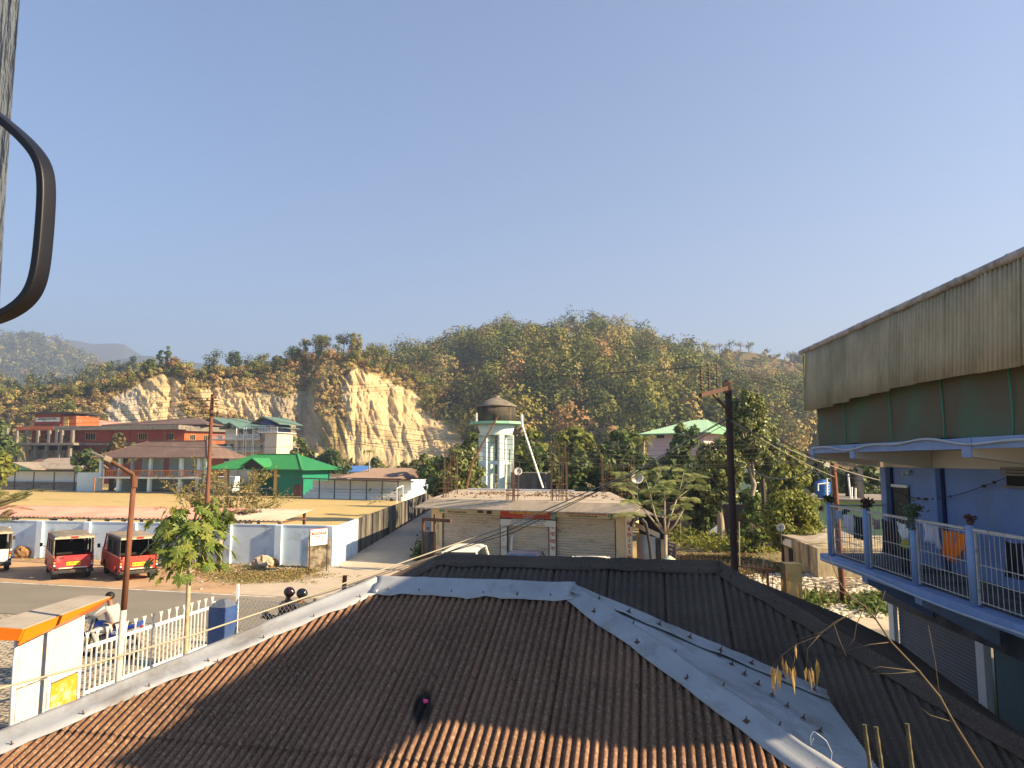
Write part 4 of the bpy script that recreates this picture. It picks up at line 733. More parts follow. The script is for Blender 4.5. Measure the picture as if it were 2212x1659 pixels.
for k, px in enumerate((522, 538, 543, 557, 560)): 
    mb = MB(); mb.tube([cf.at(cs(px), -1.6, cz(985)), cf.at(cs(px), -1.6, cz(925))], .09, 6); mb.build('pipe', m_white, T)
tf = Fac(PY(571, 980, 143), PY(597, 980, 142)); tz_ = lambda y: tf.z_(590, y)
tf.part('stair_tower', m_cream, T, (0, tf.L, 0, 5, 0, tz_(935))); tf.part('terrace_slab', m_white, T, (-1.2, tf.L+.5, -.6, 5.5, tz_(935)+.003, tz_(933.5)))
balus(tf, T, -1.2, tf.L+.5, -.6, tz_(933.5), 1.0, m_white, 14)
tf.part('attic', mat('attic_blue', (.03, .06, .20), .8), T, (-2.5, tf.L-.6, 1.2, 5, tz_(933), tz_(920))); pr = MB(); q = [tf.at(-3.5, -.2, tz_(921)), tf.at(tf.L+1, -.2, tz_(925)), tf.at(tf.L+1, 6, tz_(925)), tf.at(-3.5, 6, tz_(921))]; pr.hexa(q+[x+V(0, 0, .15) for x in q]); pr.build('porch_roof', m_tealR, T)
g_ = MB(); b0, b1 = tf.s_(541), tf.s_(603); bm_ = tf.s_(567); 
for q in ([tf.at(b0, -.5, tz_(915)), tf.at(bm_, -.5, tz_(901)), tf.at(bm_, 7, tz_(901)), tf.at(b0, 7, tz_(915))], [tf.at(bm_, -.5, tz_(901)), tf.at(b1, -.5, tz_(917)), tf.at(b1, 7, tz_(917)), tf.at(bm_, 7, tz_(901))]): g_.hexa(q+[x+V(0, 0, .2) for x in q])
g_.build('upper_roof', m_tealR, T); g_ = MB(); g_.prism([tf.at(b0+1.3, .2, tz_(917)), tf.at(b1-1.2, .2, tz_(920)), tf.at(bm_, .2, tz_(903))], tf.n*5); g_.build('upper_gable', MATS['attic_blue'], T)
f5 = Fac(PY(405, 920, 165), PY(480, 920, 160)); gable_house('teal_roofed_house', 'cream house with teal gabled roof between the red hall and the cream apartment house', f5, f5.s_(440), f5.s_(478), 0, 8, f5.z_(450, 914), f5.z_(450, 902), m_cream, m_tealR, along=False, ov=1); gable_house('low_green_roofed_house', 'small house with pale green roof directly behind the red hall', f5, f5.s_(408), f5.s_(438), -3, 5, f5.z_(430, 917), f5.z_(430, 906), m_cream, m_greenP)
# ================================================================ GREEN ROOFED SHED
gf = Fac(G(470, 1068), G(655, 1073)); gz = lambda y: gf.z_(600, y); gs = lambda px: gf.s_(px, 1040)
T = thing('green_roofed_shed', 'open sea green shed with a bright green hipped sheet roof and a small front gable', 'shed', gf.at(gf.L/2)); GL = gf.L
gf.part('back_wall', m_greenW, T, (gs(485), gs(655), 5.6, 5.8, 0, gz(1014))); gf.part('side_wall', m_greenW, T, (gs(601), gs(653), 0, 5.5, 0, gz(1014)))
for px in (465, 489, 552, 596): gf.part('post', m_yel, T, (gs(px)-.28, gs(px)+.28, -.15, .25, 0, gz(1013)))
gf.part('low_beam', m_conc2, T, (gs(462), gs(596), -.1, .1, .95, 1.1)); gf.part('door', mat('brown_door', (.16, .05, .03), .7), T, (gs(636), gs(651), -.06, -.003, .05, gz(1046)))
hr = MB(); ea, eb = gs(458), gs(668); hiproof(hr, gf, ea, eb, -1.4, 7.2, gz(1013.5), gs(523), gs(612), gz(981), .12); hr.build('roof', m_greenR, T)
rb_ = MB(); ribs(rb_, gf, ea, eb, -1.4, gz(1013.5), 2.9, gz(981), gs(523), gs(612), 52, .07, .07); rb_.build('roof_ribs', m_greenR, T)
cp = MB()
for s_, e_ in ((gf.at(ea, -1.4, gz(1013)), gf.at(gs(523), 2.9, gz(980.5))), (gf.at(eb, -1.4, gz(1013)), gf.at(gs(612), 2.9, gz(980.5))), (gf.at(gs(523), 2.9, gz(980.5)), gf.at(gs(612), 2.9, gz(980.5)))): cp.beam(s_, e_, .35, .12)
cp.build('ridge_cap', mat('green_cap', (.05, .28, .08), .5), T)
dg = MB(); am = gs(562.5)
for q in ([gf.at(gs(537), -1.8, gz(1008.5)), gf.at(am, -1.8, gz(991)), gf.at(am, 1.6, gz(991)), gf.at(gs(537), .2, gz(1004))], [gf.at(am, -1.8, gz(991)), gf.at(gs(590), -1.8, gz(1011)), gf.at(gs(590), .2, gz(1006)), gf.at(am, 1.6, gz(991))]): dg.hexa(q+[x+V(0, 0, .12) for x in q])
dg.build('front_gable_roof', MATS['green_cap'], T); g_ = MB(); g_.prism([gf.at(gs(541), -1.5, gz(1009)), gf.at(gs(586), -1.5, gz(1011)), gf.at(am, -1.5, gz(994))], gf.n*.1); g_.build('front_gable', m_dark, T)
# ================================================================ MIDDLE STAND, HOUSES BEHIND
ms = Fac(G(652, 1076), G(872, 1082)); mz = lambda y: ms.z_(760, y); sp = lambda px: ms.s_(px, 1060)
T = thing('covered_stand', 'long covered spectator stand with white back wall, stepped seats and narrow black roof', 'stand', ms.at(ms.L/2))
ms.part('back_wall', m_standW, T, (0, sp(868), 2.1, 2.3, 0, mz(1040))); ms.part('step', m_white, T, (0, sp(868), 0, .7, 0, .45), (0, sp(868), .7, 1.4, 0, .8), (0, sp(868), 1.4, 2.09, 0, 1.15))
for px in (654, 690, 723, 757, 792, 826, 860): a = sp(px); ms.part('post', m_darkM, T, (a-.05, a+.05, -.1, 0, 0, mz(1036)))
q = [ms.at(-.6, -1.0, mz(1035)), ms.at(sp(872), -1.0, mz(1039)), ms.at(sp(872), 2.4, mz(1040.5)), ms.at(-.6, 2.4, mz(1036.5))]; rr = MB(); rr.hexa(q+[x+V(0, 0, .12) for x in q]); rr.build('roof', m_darkM, T)
b_ = Fac(ms.at(sp(868)+.02, 2.1), V(-8.8, 97, 0)); t = thing('field_end_wall', 'pale blue wall closing the field between the covered stand and the lane', 'wall', b_.at(3)); b_.part('wall_panel', m_blueW, t, (0, b_.L, 0, .18, 0, 2.6))
f6 = Fac(PY(730, 1040, 104), PY(862, 1040, 99)); f6z = lambda y: f6.z_(800, y)
T = thing('ochre_house', 'low ochre house with brown corrugated hipped roof behind the covered stand', 'house', f6.at(5)); f6.part('wall', mat('ochre_wall', (.66, .36, .12), .85, .1), T, (f6.s_(735), f6.s_(860), 1, 8, 0, f6z(1036)))
hr = MB(); hiproof(hr, f6, f6.s_(728), f6.s_(868), 0, 9, f6z(1033), f6.s_(765), f6.s_(848), f6z(1012), .1); hr.build('roof', m_brownR, T); rb_ = MB(); ribs(rb_, f6, f6.s_(728), f6.s_(868), 0, f6z(1033), 4.5, f6z(1012), f6.s_(765), f6.s_(848), 44, .06, .1); rb_.build('roof_ribs', mat('roof_rib_tan', (.30, .21, .16)), T)
f7 = Fac(PY(690, 1030, 112), PY(760, 1030, 112)); gable_house('patched_tin_house', 'low house under patched rusty tin left of the ochre house', f7, f7.s_(682), f7.s_(745), 0, 6, f7.z_(700, 1032), f7.z_(700, 1025), m_white, m_brownR); gable_house('blue_tin_house', 'small house with blue tin roof behind the ochre house', f7, f7.s_(738), f7.s_(768), 6, 12, f7.z_(740, 1018), f7.z_(740, 1007), m_white, mat('blue_tin', (.08, .20, .50), .5, .1))
# goal frame
gl = MB(); q = [PZ(858, 1092, 0), PZ(858, 1078, 0)]; a = PZ(857, 1091.5, 0); b = PZ(870, 1083, 0) ; h_ = 1.9
gl.tube([a, a+V(0, 0, h_), b+V(0, 0, h_), b], .07, 6); tag(gl.build('goal_frame', m_white, origin=a), 'small white goal frame at the lane side of the field', 'goal')
# ================================================================ NEAR ROOF (brown corrugated, hipped)
def roofmat(name, base, line, amt, sc=38, rough=.85, big=None):
    m, nt, b, N, L = newmat(name); tc = N('ShaderNodeTexCoord')
    n1 = N('ShaderNodeTexNoise'); n1.inputs['Scale'].default_value = sc*.5; n1.inputs['Detail'].default_value = 4; L(tc.outputs['Object'], n1.inputs[0])
    ad = N('ShaderNodeMix'); ad.data_type = 'VECTOR'; ad.inputs[0].default_value = .12; L(tc.outputs['Object'], ad.inputs[4]); L(n1.outputs['Color'], ad.inputs[5])
    vo = N('ShaderNodeTexVoronoi'); vo.feature = 'DISTANCE_TO_EDGE'; vo.inputs['Scale'].default_value = sc; L(ad.outputs[1], vo.inputs[0])
    mr = N('ShaderNodeMapRange'); mr.inputs[1].default_value = .05; mr.inputs[2].default_value = .16; mr.inputs[3].default_value = 1; mr.inputs[4].default_value = 0; L(vo.outputs['Distance'], mr.inputs[0])
    n2 = N('ShaderNodeTexNoise'); n2.inputs['Scale'].default_value = sc*.9; n2.inputs['Detail'].default_value = 3; L(tc.outputs['Object'], n2.inputs[0])
    m2 = N('ShaderNodeMapRange'); m2.inputs[1].default_value = .45; m2.inputs[2].default_value = .62; L(n2.outputs[0], m2.inputs[0])
    mu = N('ShaderNodeMath'); mu.operation = 'MULTIPLY'; L(mr.outputs[0], mu.inputs[0]); L(m2.outputs[0], mu.inputs[1]); mv = N('ShaderNodeMath'); mv.operation = 'MULTIPLY'; mv.inputs[1].default_value = amt; L(mu.outputs[0], mv.inputs[0])
    n3 = N('ShaderNodeTexNoise'); n3.inputs['Scale'].default_value = .9; n3.inputs['Detail'].default_value = 8; L(tc.outputs['Object'], n3.inputs[0])
    c0 = N('ShaderNodeMix'); c0.data_type = 'RGBA'; c0.inputs[6].default_value = rgb(mul(base, .7)); c0.inputs[7].default_value = rgb(big or mul(base, 1.35)); m3 = N('ShaderNodeMapRange'); m3.inputs[1].default_value = .3; m3.inputs[2].default_value = .7; L(n3.outputs[0], m3.inputs[0]); L(m3.outputs[0], c0.inputs[0])
    cx = N('ShaderNodeMix'); cx.data_type = 'RGBA'; L(mv.outputs[0], cx.inputs[0]); L(c0.outputs[2], cx.inputs[6]); cx.inputs[7].default_value = rgb(line); L(cx.outputs[2], b.inputs['Base Color'])
    b.inputs['Roughness'].default_value = rough; b.inputs['Specular IOR Level'].default_value = .2
    bp = N('ShaderNodeBump'); bp.inputs['Strength'].default_value = .5; bp.inputs['Distance'].default_value = .004; L(n2.outputs[0], bp.inputs['Height']); L(bp.outputs[0], b.inputs['Normal']); return m
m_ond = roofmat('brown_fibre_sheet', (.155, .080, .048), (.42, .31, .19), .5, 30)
m_dkr = roofmat('charcoal_fibre_sheet', (.080, .057, .042), (.24, .19, .15), .45, 50)
m_galv = mat('galvanised_sheet', (.33, .34, .355), .55, .14, 1.6, .15, 60, dirt=(.22, .21, .20), damt=.4, dsc=1.1, metal=.15, spec=.35)
m_bolt = mat('rusty_bolt', (.10, .06, .04), .8, .3)
bolt = MB(); bolt.box((0, 0, .004), (.055, .055, .006), .78); bolt.lathe((0, 0, .006), [(.016, 0), (.016, .012), (.008, .02), (.007, .05)], 7)
bolt_o = None
def bolts(par, pts, n):
    global bolt_o
    q = Vector(n).normalized().to_track_quat('Z', 'Y').to_euler(); inv = WM(par).inverted()
    for p in pts:
        if bolt_o is None: bolt_o = o = bolt.build('roof_bolt', m_bolt)
        else: o = bolt_o.copy(); COL.objects.link(o)
        o.parent = par; o.location = inv @ Vector(p); o.rotation_euler = (q.x, q.y, q.z+random.uniform(-.4, .4))
def cap(p, q, nl, nr, wl, wr, m, par, name='ridge_cap', lift=.05, wob=.006):
    """folded sheet along p-q; nl/nr run directions (with slope) of its two flanges"""
    p, q = Vector(p), Vector(q); nl, nr = Vector(nl).normalized(), Vector(nr).normalized(); n = 24; prof = [(nl, wl, .018), (nl, wl*.55, .03), (nl, .07, .034), (nl, .03, .05+.02), (None, 0, .085), (nr, .03, .07), (nr, .07, .034), (nr, wr*.55, .03), (nr, wr, .018)]
    mb = MB(); vs = []
    for i in range(n+1):
        c = p.lerp(q, i/n)
        for d, w_, z in prof: vs.append(c+(d*w_*(1+.05*math.sin(i*1.9+w_*9)+.04*math.sin(i*.7)) if d is not None else V(0, 0, 0))+V(0, 0, lift*.6+z+random.uniform(-wob, wob)+(.010*math.sin(i*1.3+w_*6) if w_ > .2 else 0)+.006*((i/9) % 1)))
    k = len(prof); fs = [(i*k+j, i*k+j+1, (i+1)*k+j+1, (i+1)*k+j) for i in range(n) for j in range(k-1)]; mb.add(vs, fs)
    o = mb.build(name, m, par, True); s_ = o.modifiers.new('s', 'SOLIDIFY'); s_.thickness = .006; return o
def hipset(zr, pxA, pxB, name, label, run, runL, s, m, pitch, amp, capm, side_m, back_run, sidepitch, right_trim, back_trim=False, sheetw=10, rows=((0, 2.0), (2.0, 9))):
    B = PZ(*pxB, zr); A = PZ(*pxA, zr); u = (B-A).normalized(); v = V(-u.y, u.x, 0); L = (B-A).length; Z = V(0, 0, 1)
    T = thing(name, label, 'building', (A+B)/2-V(0, 0, zr)-v*run*.5)
    D = -v-Z*s; N = Vector((-v.x*s, -v.y*s, 1)).normalized()
    pr = lambda u_, w_: amp*(abs(math.sin(math.pi*u_/pitch))**.9*2-1)+.014*((u_/(pitch*sheetw)) % 1)-(.035 if (u_/(pitch*sheetw)) % 1 < .022 else 0)
    us = np.arange(-L-run, run+.001, pitch/8)
    for k, (w0, w1) in enumerate(rows):
        f = MB(); top = lambda x: max(w0-(.06 if k else 0), x if x > 0 else (-L-x if x < -L else 0)); bot = lambda x: min(w1, run)
        sheet(f, B, u, D, N, us, top, bot, lambda a, b: pr(a, b)+(-.014*k), 4); o = f.build('front_slope', m, T, True)
    # right face
    D2 = u-Z*s; N2 = Vector((u.x*s, u.y*s, 1)).normalized(); f = MB(); trim = right_trim
    ts = np.arange(-(back_run if not trim else trim*runL*1.05), runL+.8, sidepitch/8)
    sheet(f, B, -v, D2, N2, ts, lambda t: max(t, 0) if t >= 0 else (-t/trim if trim else -t), lambda t: runL, lambda a, b: (amp*.3 if trim else amp)*math.sin(2*math.pi*a/sidepitch), 4); f.build('right_slope', side_m, T, True)
    D3 = -u-Z*s; N3 = Vector((-u.x*s, -u.y*s, 1)).normalized(); f = MB(); ts = np.arange(-runL, runL+.8, pitch/8)
    sheet(f, A, -v, D3, N3, ts, lambda t: abs(t), lambda t: runL, lambda a, b: amp*math.sin(2*math.pi*a/pitch), 4); f.build('left_slope', m, T, True)
    D4 = v-Z*s; f = MB(); xs = np.arange(-L-back_run, (0 if trim else back_run), pitch/4)
    sheet(f, B, u, D4, Vector((v.x*s, v.y*s, 1)).normalized(), xs, lambda x: x if x > 0 else (-L-x if x < -L else 0), lambda x: back_run, lambda a, b: amp*math.sin(2*math.pi*a/pitch), 3); f.build('back_slope', m, T, True)
    return A, B, u, v, L, T, D, D2, D3, D4, N, N2, N3
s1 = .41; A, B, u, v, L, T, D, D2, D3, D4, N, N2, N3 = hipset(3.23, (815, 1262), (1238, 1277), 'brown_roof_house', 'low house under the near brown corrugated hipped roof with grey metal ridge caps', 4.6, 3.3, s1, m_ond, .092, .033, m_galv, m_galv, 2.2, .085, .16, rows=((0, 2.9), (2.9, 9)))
roof1 = T
cap(A-u*.02, B+u*.03, D, D4, .33, .25, m_galv, T); NA = V(0, 0, 1)
hipR = (u-v-V(0, 0, s1)); hipL = (-u-v-V(0, 0, s1))
cap(A+V(0, 0, .004), A+hipL*3.3, (u*.7-v*.75-V(0, 0, s1*.75+.02)), (-u*.9+v*.45+V(0, 0, -.9*s1)), .30, .17, m_galv, T, 'hip_cap')
cap(B+V(0, 0, .004), B+hipR*4.5, (u*.9+v*.6-V(0, 0, .9*s1)), (-u*.75-v*.9-V(0, 0, s1*.9)), .26, .26, m_galv, T, 'hip_cap')
bv = u*3.3+v*.16*3.3-V(0, 0, s1*3.3); cap(B+V(0, 0, .0), B+bv, (v*.5-V(0, 0, .35)), (-v*1.-V(0, 0, .0)), .12, .24, m_galv, T, 'valley_flashing', .03)
cap(A, A+(-u+v-V(0, 0, s1))*2.2, D4, D3, .25, .25, m_ond, T, 'hip_cap')
bolts(T, [A+u*a+D*.2+N*.035 for a in np.arange(.25, L+.05, .46)], N)
bolts(T, [A+hipL*t+u*.22*1.2+D*.03+N*.03 for t in np.arange(.35, 3.2, .46)], N); bolts(T, [A+hipL*t-u*.25-V(0, 0, .1)+N3*.06 for t in np.arange(.3, 3.2, .5)], N3)
bolts(T, [B+hipR*t-u*.17+N*.055-V(0, 0, .0) for t in np.arange(.5, 4.4, .55)], N); bolts(T, [B+hipR*t+u*.3-V(0, 0, .3*s1)+N2*.03 for t in np.arange(.5, 3, .5)], N2)
bolts(T, [B+bv*t-v*.1+N2*.05 for t in np.arange(.1, 1, .12)], N2); bolts(T, [B+u*(1.9+.13*k)+v*(.05-.21*k)-V(0, 0, s1*(1.9+.13*k))+N2*.02 for k in range(8)], N2)
for w0 in (1.75, 3.4): bolts(T, [B+u*(a)+D*w0+N*.02 for a in np.arange(-L-w0+.4, w0-.2, .46)], N)
def add_dark_oval(m, c, rad, col):
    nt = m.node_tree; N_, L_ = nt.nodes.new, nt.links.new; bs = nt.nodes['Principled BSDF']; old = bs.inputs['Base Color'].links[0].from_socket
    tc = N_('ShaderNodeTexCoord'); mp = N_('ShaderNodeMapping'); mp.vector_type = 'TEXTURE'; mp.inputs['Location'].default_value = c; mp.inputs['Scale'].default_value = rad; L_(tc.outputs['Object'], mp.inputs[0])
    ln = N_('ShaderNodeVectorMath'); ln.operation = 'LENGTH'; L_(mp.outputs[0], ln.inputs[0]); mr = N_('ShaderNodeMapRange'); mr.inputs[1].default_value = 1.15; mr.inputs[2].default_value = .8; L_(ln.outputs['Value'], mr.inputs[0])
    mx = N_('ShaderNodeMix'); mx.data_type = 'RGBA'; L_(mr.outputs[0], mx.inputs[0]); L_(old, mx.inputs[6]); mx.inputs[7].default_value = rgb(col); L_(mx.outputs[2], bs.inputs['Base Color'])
pS = PZ(939, 1532, 2.17); pS = B+u*((pS-B).dot(u))+D*2.22; add_dark_oval(m_ond, pS-T.location, (.105, .26, .3), (.018, .013, .012))  # darkens an oval patch of the near roof
wl = MB(); ctr = (A+B)/2
for d0, d1 in ((-v*3.9, None),): pass
c1 = A-u*2.9-v*3.9; c2 = B+u*2.9-v*3.9; c3 = B+u*2.9+v*1.6; c4 = A-u*2.9+v*1.6
for p, q in ((c1, c2), (c2, c3), (c3, c4), (c4, c1)): wl.wallbox(p, q, 0, 1.75, .15)
wl.build('wall', m_conc2, T)
sc = MB(); p = PZ(938, 1516, 2.25); p = B+u*((p-B).dot(u))+D*2.15+N*.05; sc.prism([p, p+u*.05+V(0, 0, .0), p+u*.065+D*.03, p+u*.02+D*.05], N*.015); tag(sc.build('plastic_scrap', mat('pink_plastic', (.80, .05, .22), .4, .05), origin=p), 'bright pink scrap of plastic lying on the brown corrugated roof', 'scrap')
# ================================================================ DARK ROOF BEHIND
s2 = .49; A2, B2, u2, v2, L2, T2, E, E2, E3, E4, M, M2, M3 = hipset(3.15, (945, 1209), (1555, 1226), 'dark_roof_house', 'low house under the dark charcoal corrugated hipped roof behind the brown one', 3.6, 3.6, s2, m_dkr, .12, .024, m_dkr, m_dkr, 2.6, .12, 0, rows=((0, 1.9), (1.9, 9)), sheetw=8)
cap(A2-u2*.02, B2+u2*.02, E, E4, .26, .25, m_dkr, T2, 'ridge_cap', .04, .012); h2R = (u2-v2-V(0, 0, s2)); h2L = (-u2-v2-V(0, 0, s2))
cap(B2, B2+h2R*3.6, (u2*.9+v2*.5-V(0, 0, .9*s2)), (-u2*.6-v2*.9-V(0, 0, s2*.9)), .26, .26, m_dkr, T2, 'hip_cap'); cap(A2, A2+h2L*3.4, (u2*.7-v2*.8-V(0, 0, s2*.8)), (-u2*.9+v2*.45+V(0, 0, -.9*s2)), .25, .25, m_dkr, T2, 'hip_cap')
bolts(T2, [A2+u2*a+E*.16+M*.035 for a in np.arange(.4, L2, .62)], M); bolts(T2, [B2+h2R*t-u2*.15+M*.05 for t in np.arange(.3, 3.5, .6)], M); bolts(T2, [B2+h2R*t+u2*.2-V(0, 0, .2*s2)+M2*.04 for t in np.arange(.2, 3.5, .45)], M2)
bolts(T2, [B2+u2*a+E*1.5+M*.02 for a in np.arange(-2.9, 1.2, .96)], M)
wl = MB(); c1 = A2-u2*3.2-v2*2.9; c2 = B2+u2*3.2-v2*3.1; c3 = B2+u2*3.2+v2*2.2; c4 = A2-u2*3.2+v2*2.2
for p, q in ((c1, c2), (c2, c3), (c3, c4), (c4, c1)): wl.wallbox(p, q, 0, 1.35, .15)
wl.build('wall', mat('mossy_dark_wall', (.06, .07, .04), .9, .3, 2), T2)
# torn caps at the left of the brown ridge
tb = MB(); p = PZ(741, 1262, 2.9); tb.beam(p-V(0, 0, .5), PZ(745, 1243, 3.15), .07, .02); tag(tb.build('loose_stick', m_rust, origin=p), 'short rusty stake sticking up behind the left end of the brown roof ridge', 'stake')
# ================================================================ BLUE BUILDING ON THE RIGHT
bf = Fac((5.70+.093*17.5, 17.5), (5.70+.093*4.7, 4.7))          # s runs from the far end towards the camera; n points left, so depth is negative
class BF:
    """facade line x = c + .0707 y ; a = y, d = outwards distance beyond the railing line (to the right)"""
    rz = math.atan2(-1, -.0707)
    def at(s, y, d=0., z=0.): return V(6.39+.0707*y+d, y, z)
    def y_(s, px, d=0., py=1100): r_ = ray(px, py); return (6.39+d)/(r_.x-.0707*r_.y)*r_.y
    def box(s, mb, a0, a1, d0, d1, z0, z1):
        a0, a1 = max(a0, a1), min(a0, a1)
        return mb.hexa([s.at(a0, d0, z0), s.at(a1, d0, z0), s.at(a1, d1, z0), s.at(a0, d1, z0), s.at(a0, d0, z1), s.at(a1, d0, z1), s.at(a1, d1, z1), s.at(a0, d1, z1)])
    part = Fac.part
b = BF(); Y1 = 17.75; Y0 = 5.75
def zpx(px, py, d=0.):     # height of a facade pixel
    r_ = ray(px, py); t = (6.39+d)/(r_.x-.0707*r_.y); return H+r_.z*t
m_bl = mat('blue_wall_paint', (.19, .28, .52), .85, .10, 1.5, .15, 30, dirt=(.19, .25, .40), damt=.45, dsc=.7); m_blL = mat('light_blue_trim', (.24, .33, .54), .75, .12, 2, .2, 30, dirt=(.30, .33, .42), damt=.3, dsc=2.2)
m_sof = mat('cream_soffit', (.62, .57, .47), .9, .05, 2); m_gd = mat('dark_plaster', (.10, .10, .10), .9, .3, 1.5, .3, 20, dirt=(.05, .05, .055), damt=.5)
BB = thing('blue_building', 'blue two storey shop building with railed balcony, green net upstairs and corrugated cladding', 'building', b.at(11, 1.5))
FW_ = 1.5; zf = 2.75; zfb = zf-.17; zsT = 5.35; zsB = zsT-.17; zw = 4.84
b.part('balcony_slab', m_blL, BB, (Y1+.15, Y0, -.12, 1.48, zfb, zf)); b.part('balcony_floor', m_gd, BB, (Y1+.1, Y0, .13, 1.47, zf+.002, zf+.006))
b.part('upper_wall', m_bl, BB, (17.75, Y0, FW_, FW_+.2, zf+.01, zw)); b.part('end_wall', m_bl, BB, (17.75, 17.55, FW_+.202, 8, zf+.01, zw)); b.part('core', m_bl, BB, (17.5, Y0+.1, FW_+.25, 8, zf, 7.1))
b.part('end_return_wall', m_bl, BB, (Y0+.1, Y0, FW_+.21, 8, 0, 7.1))
for px in (1916, 2023): y = b.y_(px, FW_-.1); b.part('pilaster', m_bl, BB, (y+.14, y-.14, FW_-.16, FW_-.002, zf+.01, zw)); b.part('recess_shade_strip', mat('navy_shadow_strip', (.02, .03, .10), .8), BB, (y-.145, y-.22, FW_-.05, FW_-.002, zf+.01, zw))  # navy strip painted as shade beside each pilaster
y0, y1 = b.y_(1935, FW_), b.y_(1968, FW_); b.part('door', mat('dark_olive_door', (.06, .055, .04), .7), BB, (y0, y1, FW_-.04, FW_-.003, zf+.01, zpx(1950, 1053, FW_))); b.part('door_curtain', m_white, BB, (y0+.02, y1-.02, FW_-.08, FW_-.045, zpx(1950, 1053, FW_), zpx(1950, 1047, FW_)))
# lamp, window
p = b.at(b.y_(1966, FW_-.1), FW_-.1, zpx(1966, 1022, FW_-.1)); lb = MB(); lb.ball(p, .045, 10); lb.ball(p+V(-.02, .16, -.04), .045, 10); lb.tube([p+V(.1, .05, .05), p], .02, 6); lb.build('wall_lamp', mat('lamp_glass', (.5, .5, .48), .3), BB, True)
yA, yB = b.y_(2181, FW_), b.y_(2300, FW_); z0_, z1_ = zpx(2195, 1052, FW_), zpx(2195, 1012, FW_); b.part('window_pane', m_dark, BB, (yA, yB, FW_-.02, FW_-.003, z0_, z1_))
for z_ in (z0_, (z0_*1+z1_*2)/3, (z0_+z1_*5)/6, z1_): b.part('window_louvre', m_conc2, BB, (yA+.05, yB, FW_-.09, FW_-.021, z_-.02, z_+.02))
# upper slab and beams
b.part('upper_slab', m_blL, BB, (18.0, Y0, -.15, -.05, zsB, zsT), (18.0, 17.9, -.049, 8, zsB, zsT)); b.part('soffit', m_sof, BB, (17.899, Y0, -.049, 8, zsB+.02, zsT-.003)); b.part('wall_head_beam', m_sof, BB, (17.75, Y0, FW_-.02, FW_+.3, zw+.003, zsB+.018))
for px in (1765, 1853, 2105):
    y = b.y_(px, -.1); mb = MB(); mb.cur = 0; h = .11 
    for (ya, yb) in ((y+.13, y-.13),): mb.hexa([b.at(ya, -.152, zsB-.12), b.at(yb, -.152, zsB-.12), b.at(yb, FW_-.03, zw+.003), b.at(ya, FW_-.03, zw+.003), b.at(ya, -.152, zsB+.017), b.at(yb, -.152, zsB+.017), b.at(yb, FW_-.03, zsB+.017), b.at(ya, FW_-.03, zsB+.017)])
    mb.build('cantilever_beam', m_sof, BB); b.part('beam_end', m_blL, BB, (y+.135, y-.135, -.165, -.153, zsB-.13, zsT-.02))
def wavy(pts, r, name, m, par, n=7, k=8): mb = MB(); mb.tube(pts, r, n); return mb.build(name, m, par, True)
m_pvc = mat('pvc_conduit', (.42, .46, .52), .5, .08, 3)
wavy([b.at(y, -.19, zsT-.05+.045*math.sin(y*1.1)+.03*math.sin(y*2.7)) for y in np.linspace(17.9, Y0, 60)], .022, 'conduit', m_pvc, BB); wavy([b.at(y, -.16, zfb+.06+.03*math.sin(y*.9)) for y in np.linspace(17.7, Y0, 60)], .022, 'conduit', m_pvc, BB)
# balcony posts and railings
ZR = zf+1.20; posts = [17.45] + [b.y_(px) for px in (1871, 1971.6, 2094)] + [b.y_(2094)-1.6, b.y_(2094)-3.3]
for y in posts: mb = MB(); mb.lathe(b.at(y, 0, 0), [(.075, zf-.05), (.075, ZR+.04)], 14); mb.build('balcony_post', m_blL, BB, True)
m_rail = mat('rail_paint', (.50, .46, .42), .5, .15, 6, dirt=(.25, .15, .09), damt=.35, dsc=9)
def railing(y0, y1, dirv=False, p0=None, p1=None):
    P0 = p0 or b.at(y0, 0, 0); P1 = p1 or b.at(y1, 0, 0); d = (P1-P0).normalized(); P0 = P0+d*.09; P1 = P1-d*.09; r_ = MB(); w = (P1-P0).length; Z = V(0, 0, 1)
    r_.beam(P0+Z*(ZR-.02), P1+Z*(ZR-.02), .045, .04)
    for z_ in (zf+.10, zf+.42, zf+.66): r_.beam(P0+Z*z_, P1+Z*z_, .012, .012)
    n = max(3, round(w/.125))
    for i in range(1, n): q = P0.lerp(P1, i/n); r_.tube([q+Z*(zf+.08), q+Z*(ZR-.04)], .0052, 5, False)
    for q in (P0+d*.03, P1-d*.03): r_.beam(q+Z*(zf+.05), q+Z*(ZR-.04), .03, .03)
    r_.build('railing_panel', m_rail, BB)
for a_, c_ in zip(posts, posts[1:]): railing(a_, c_)
railing(0, 0, p0=b.at(17.45, 0, 0), p1=b.at(17.45, 1.5, 0)-V(0, 0, 0))
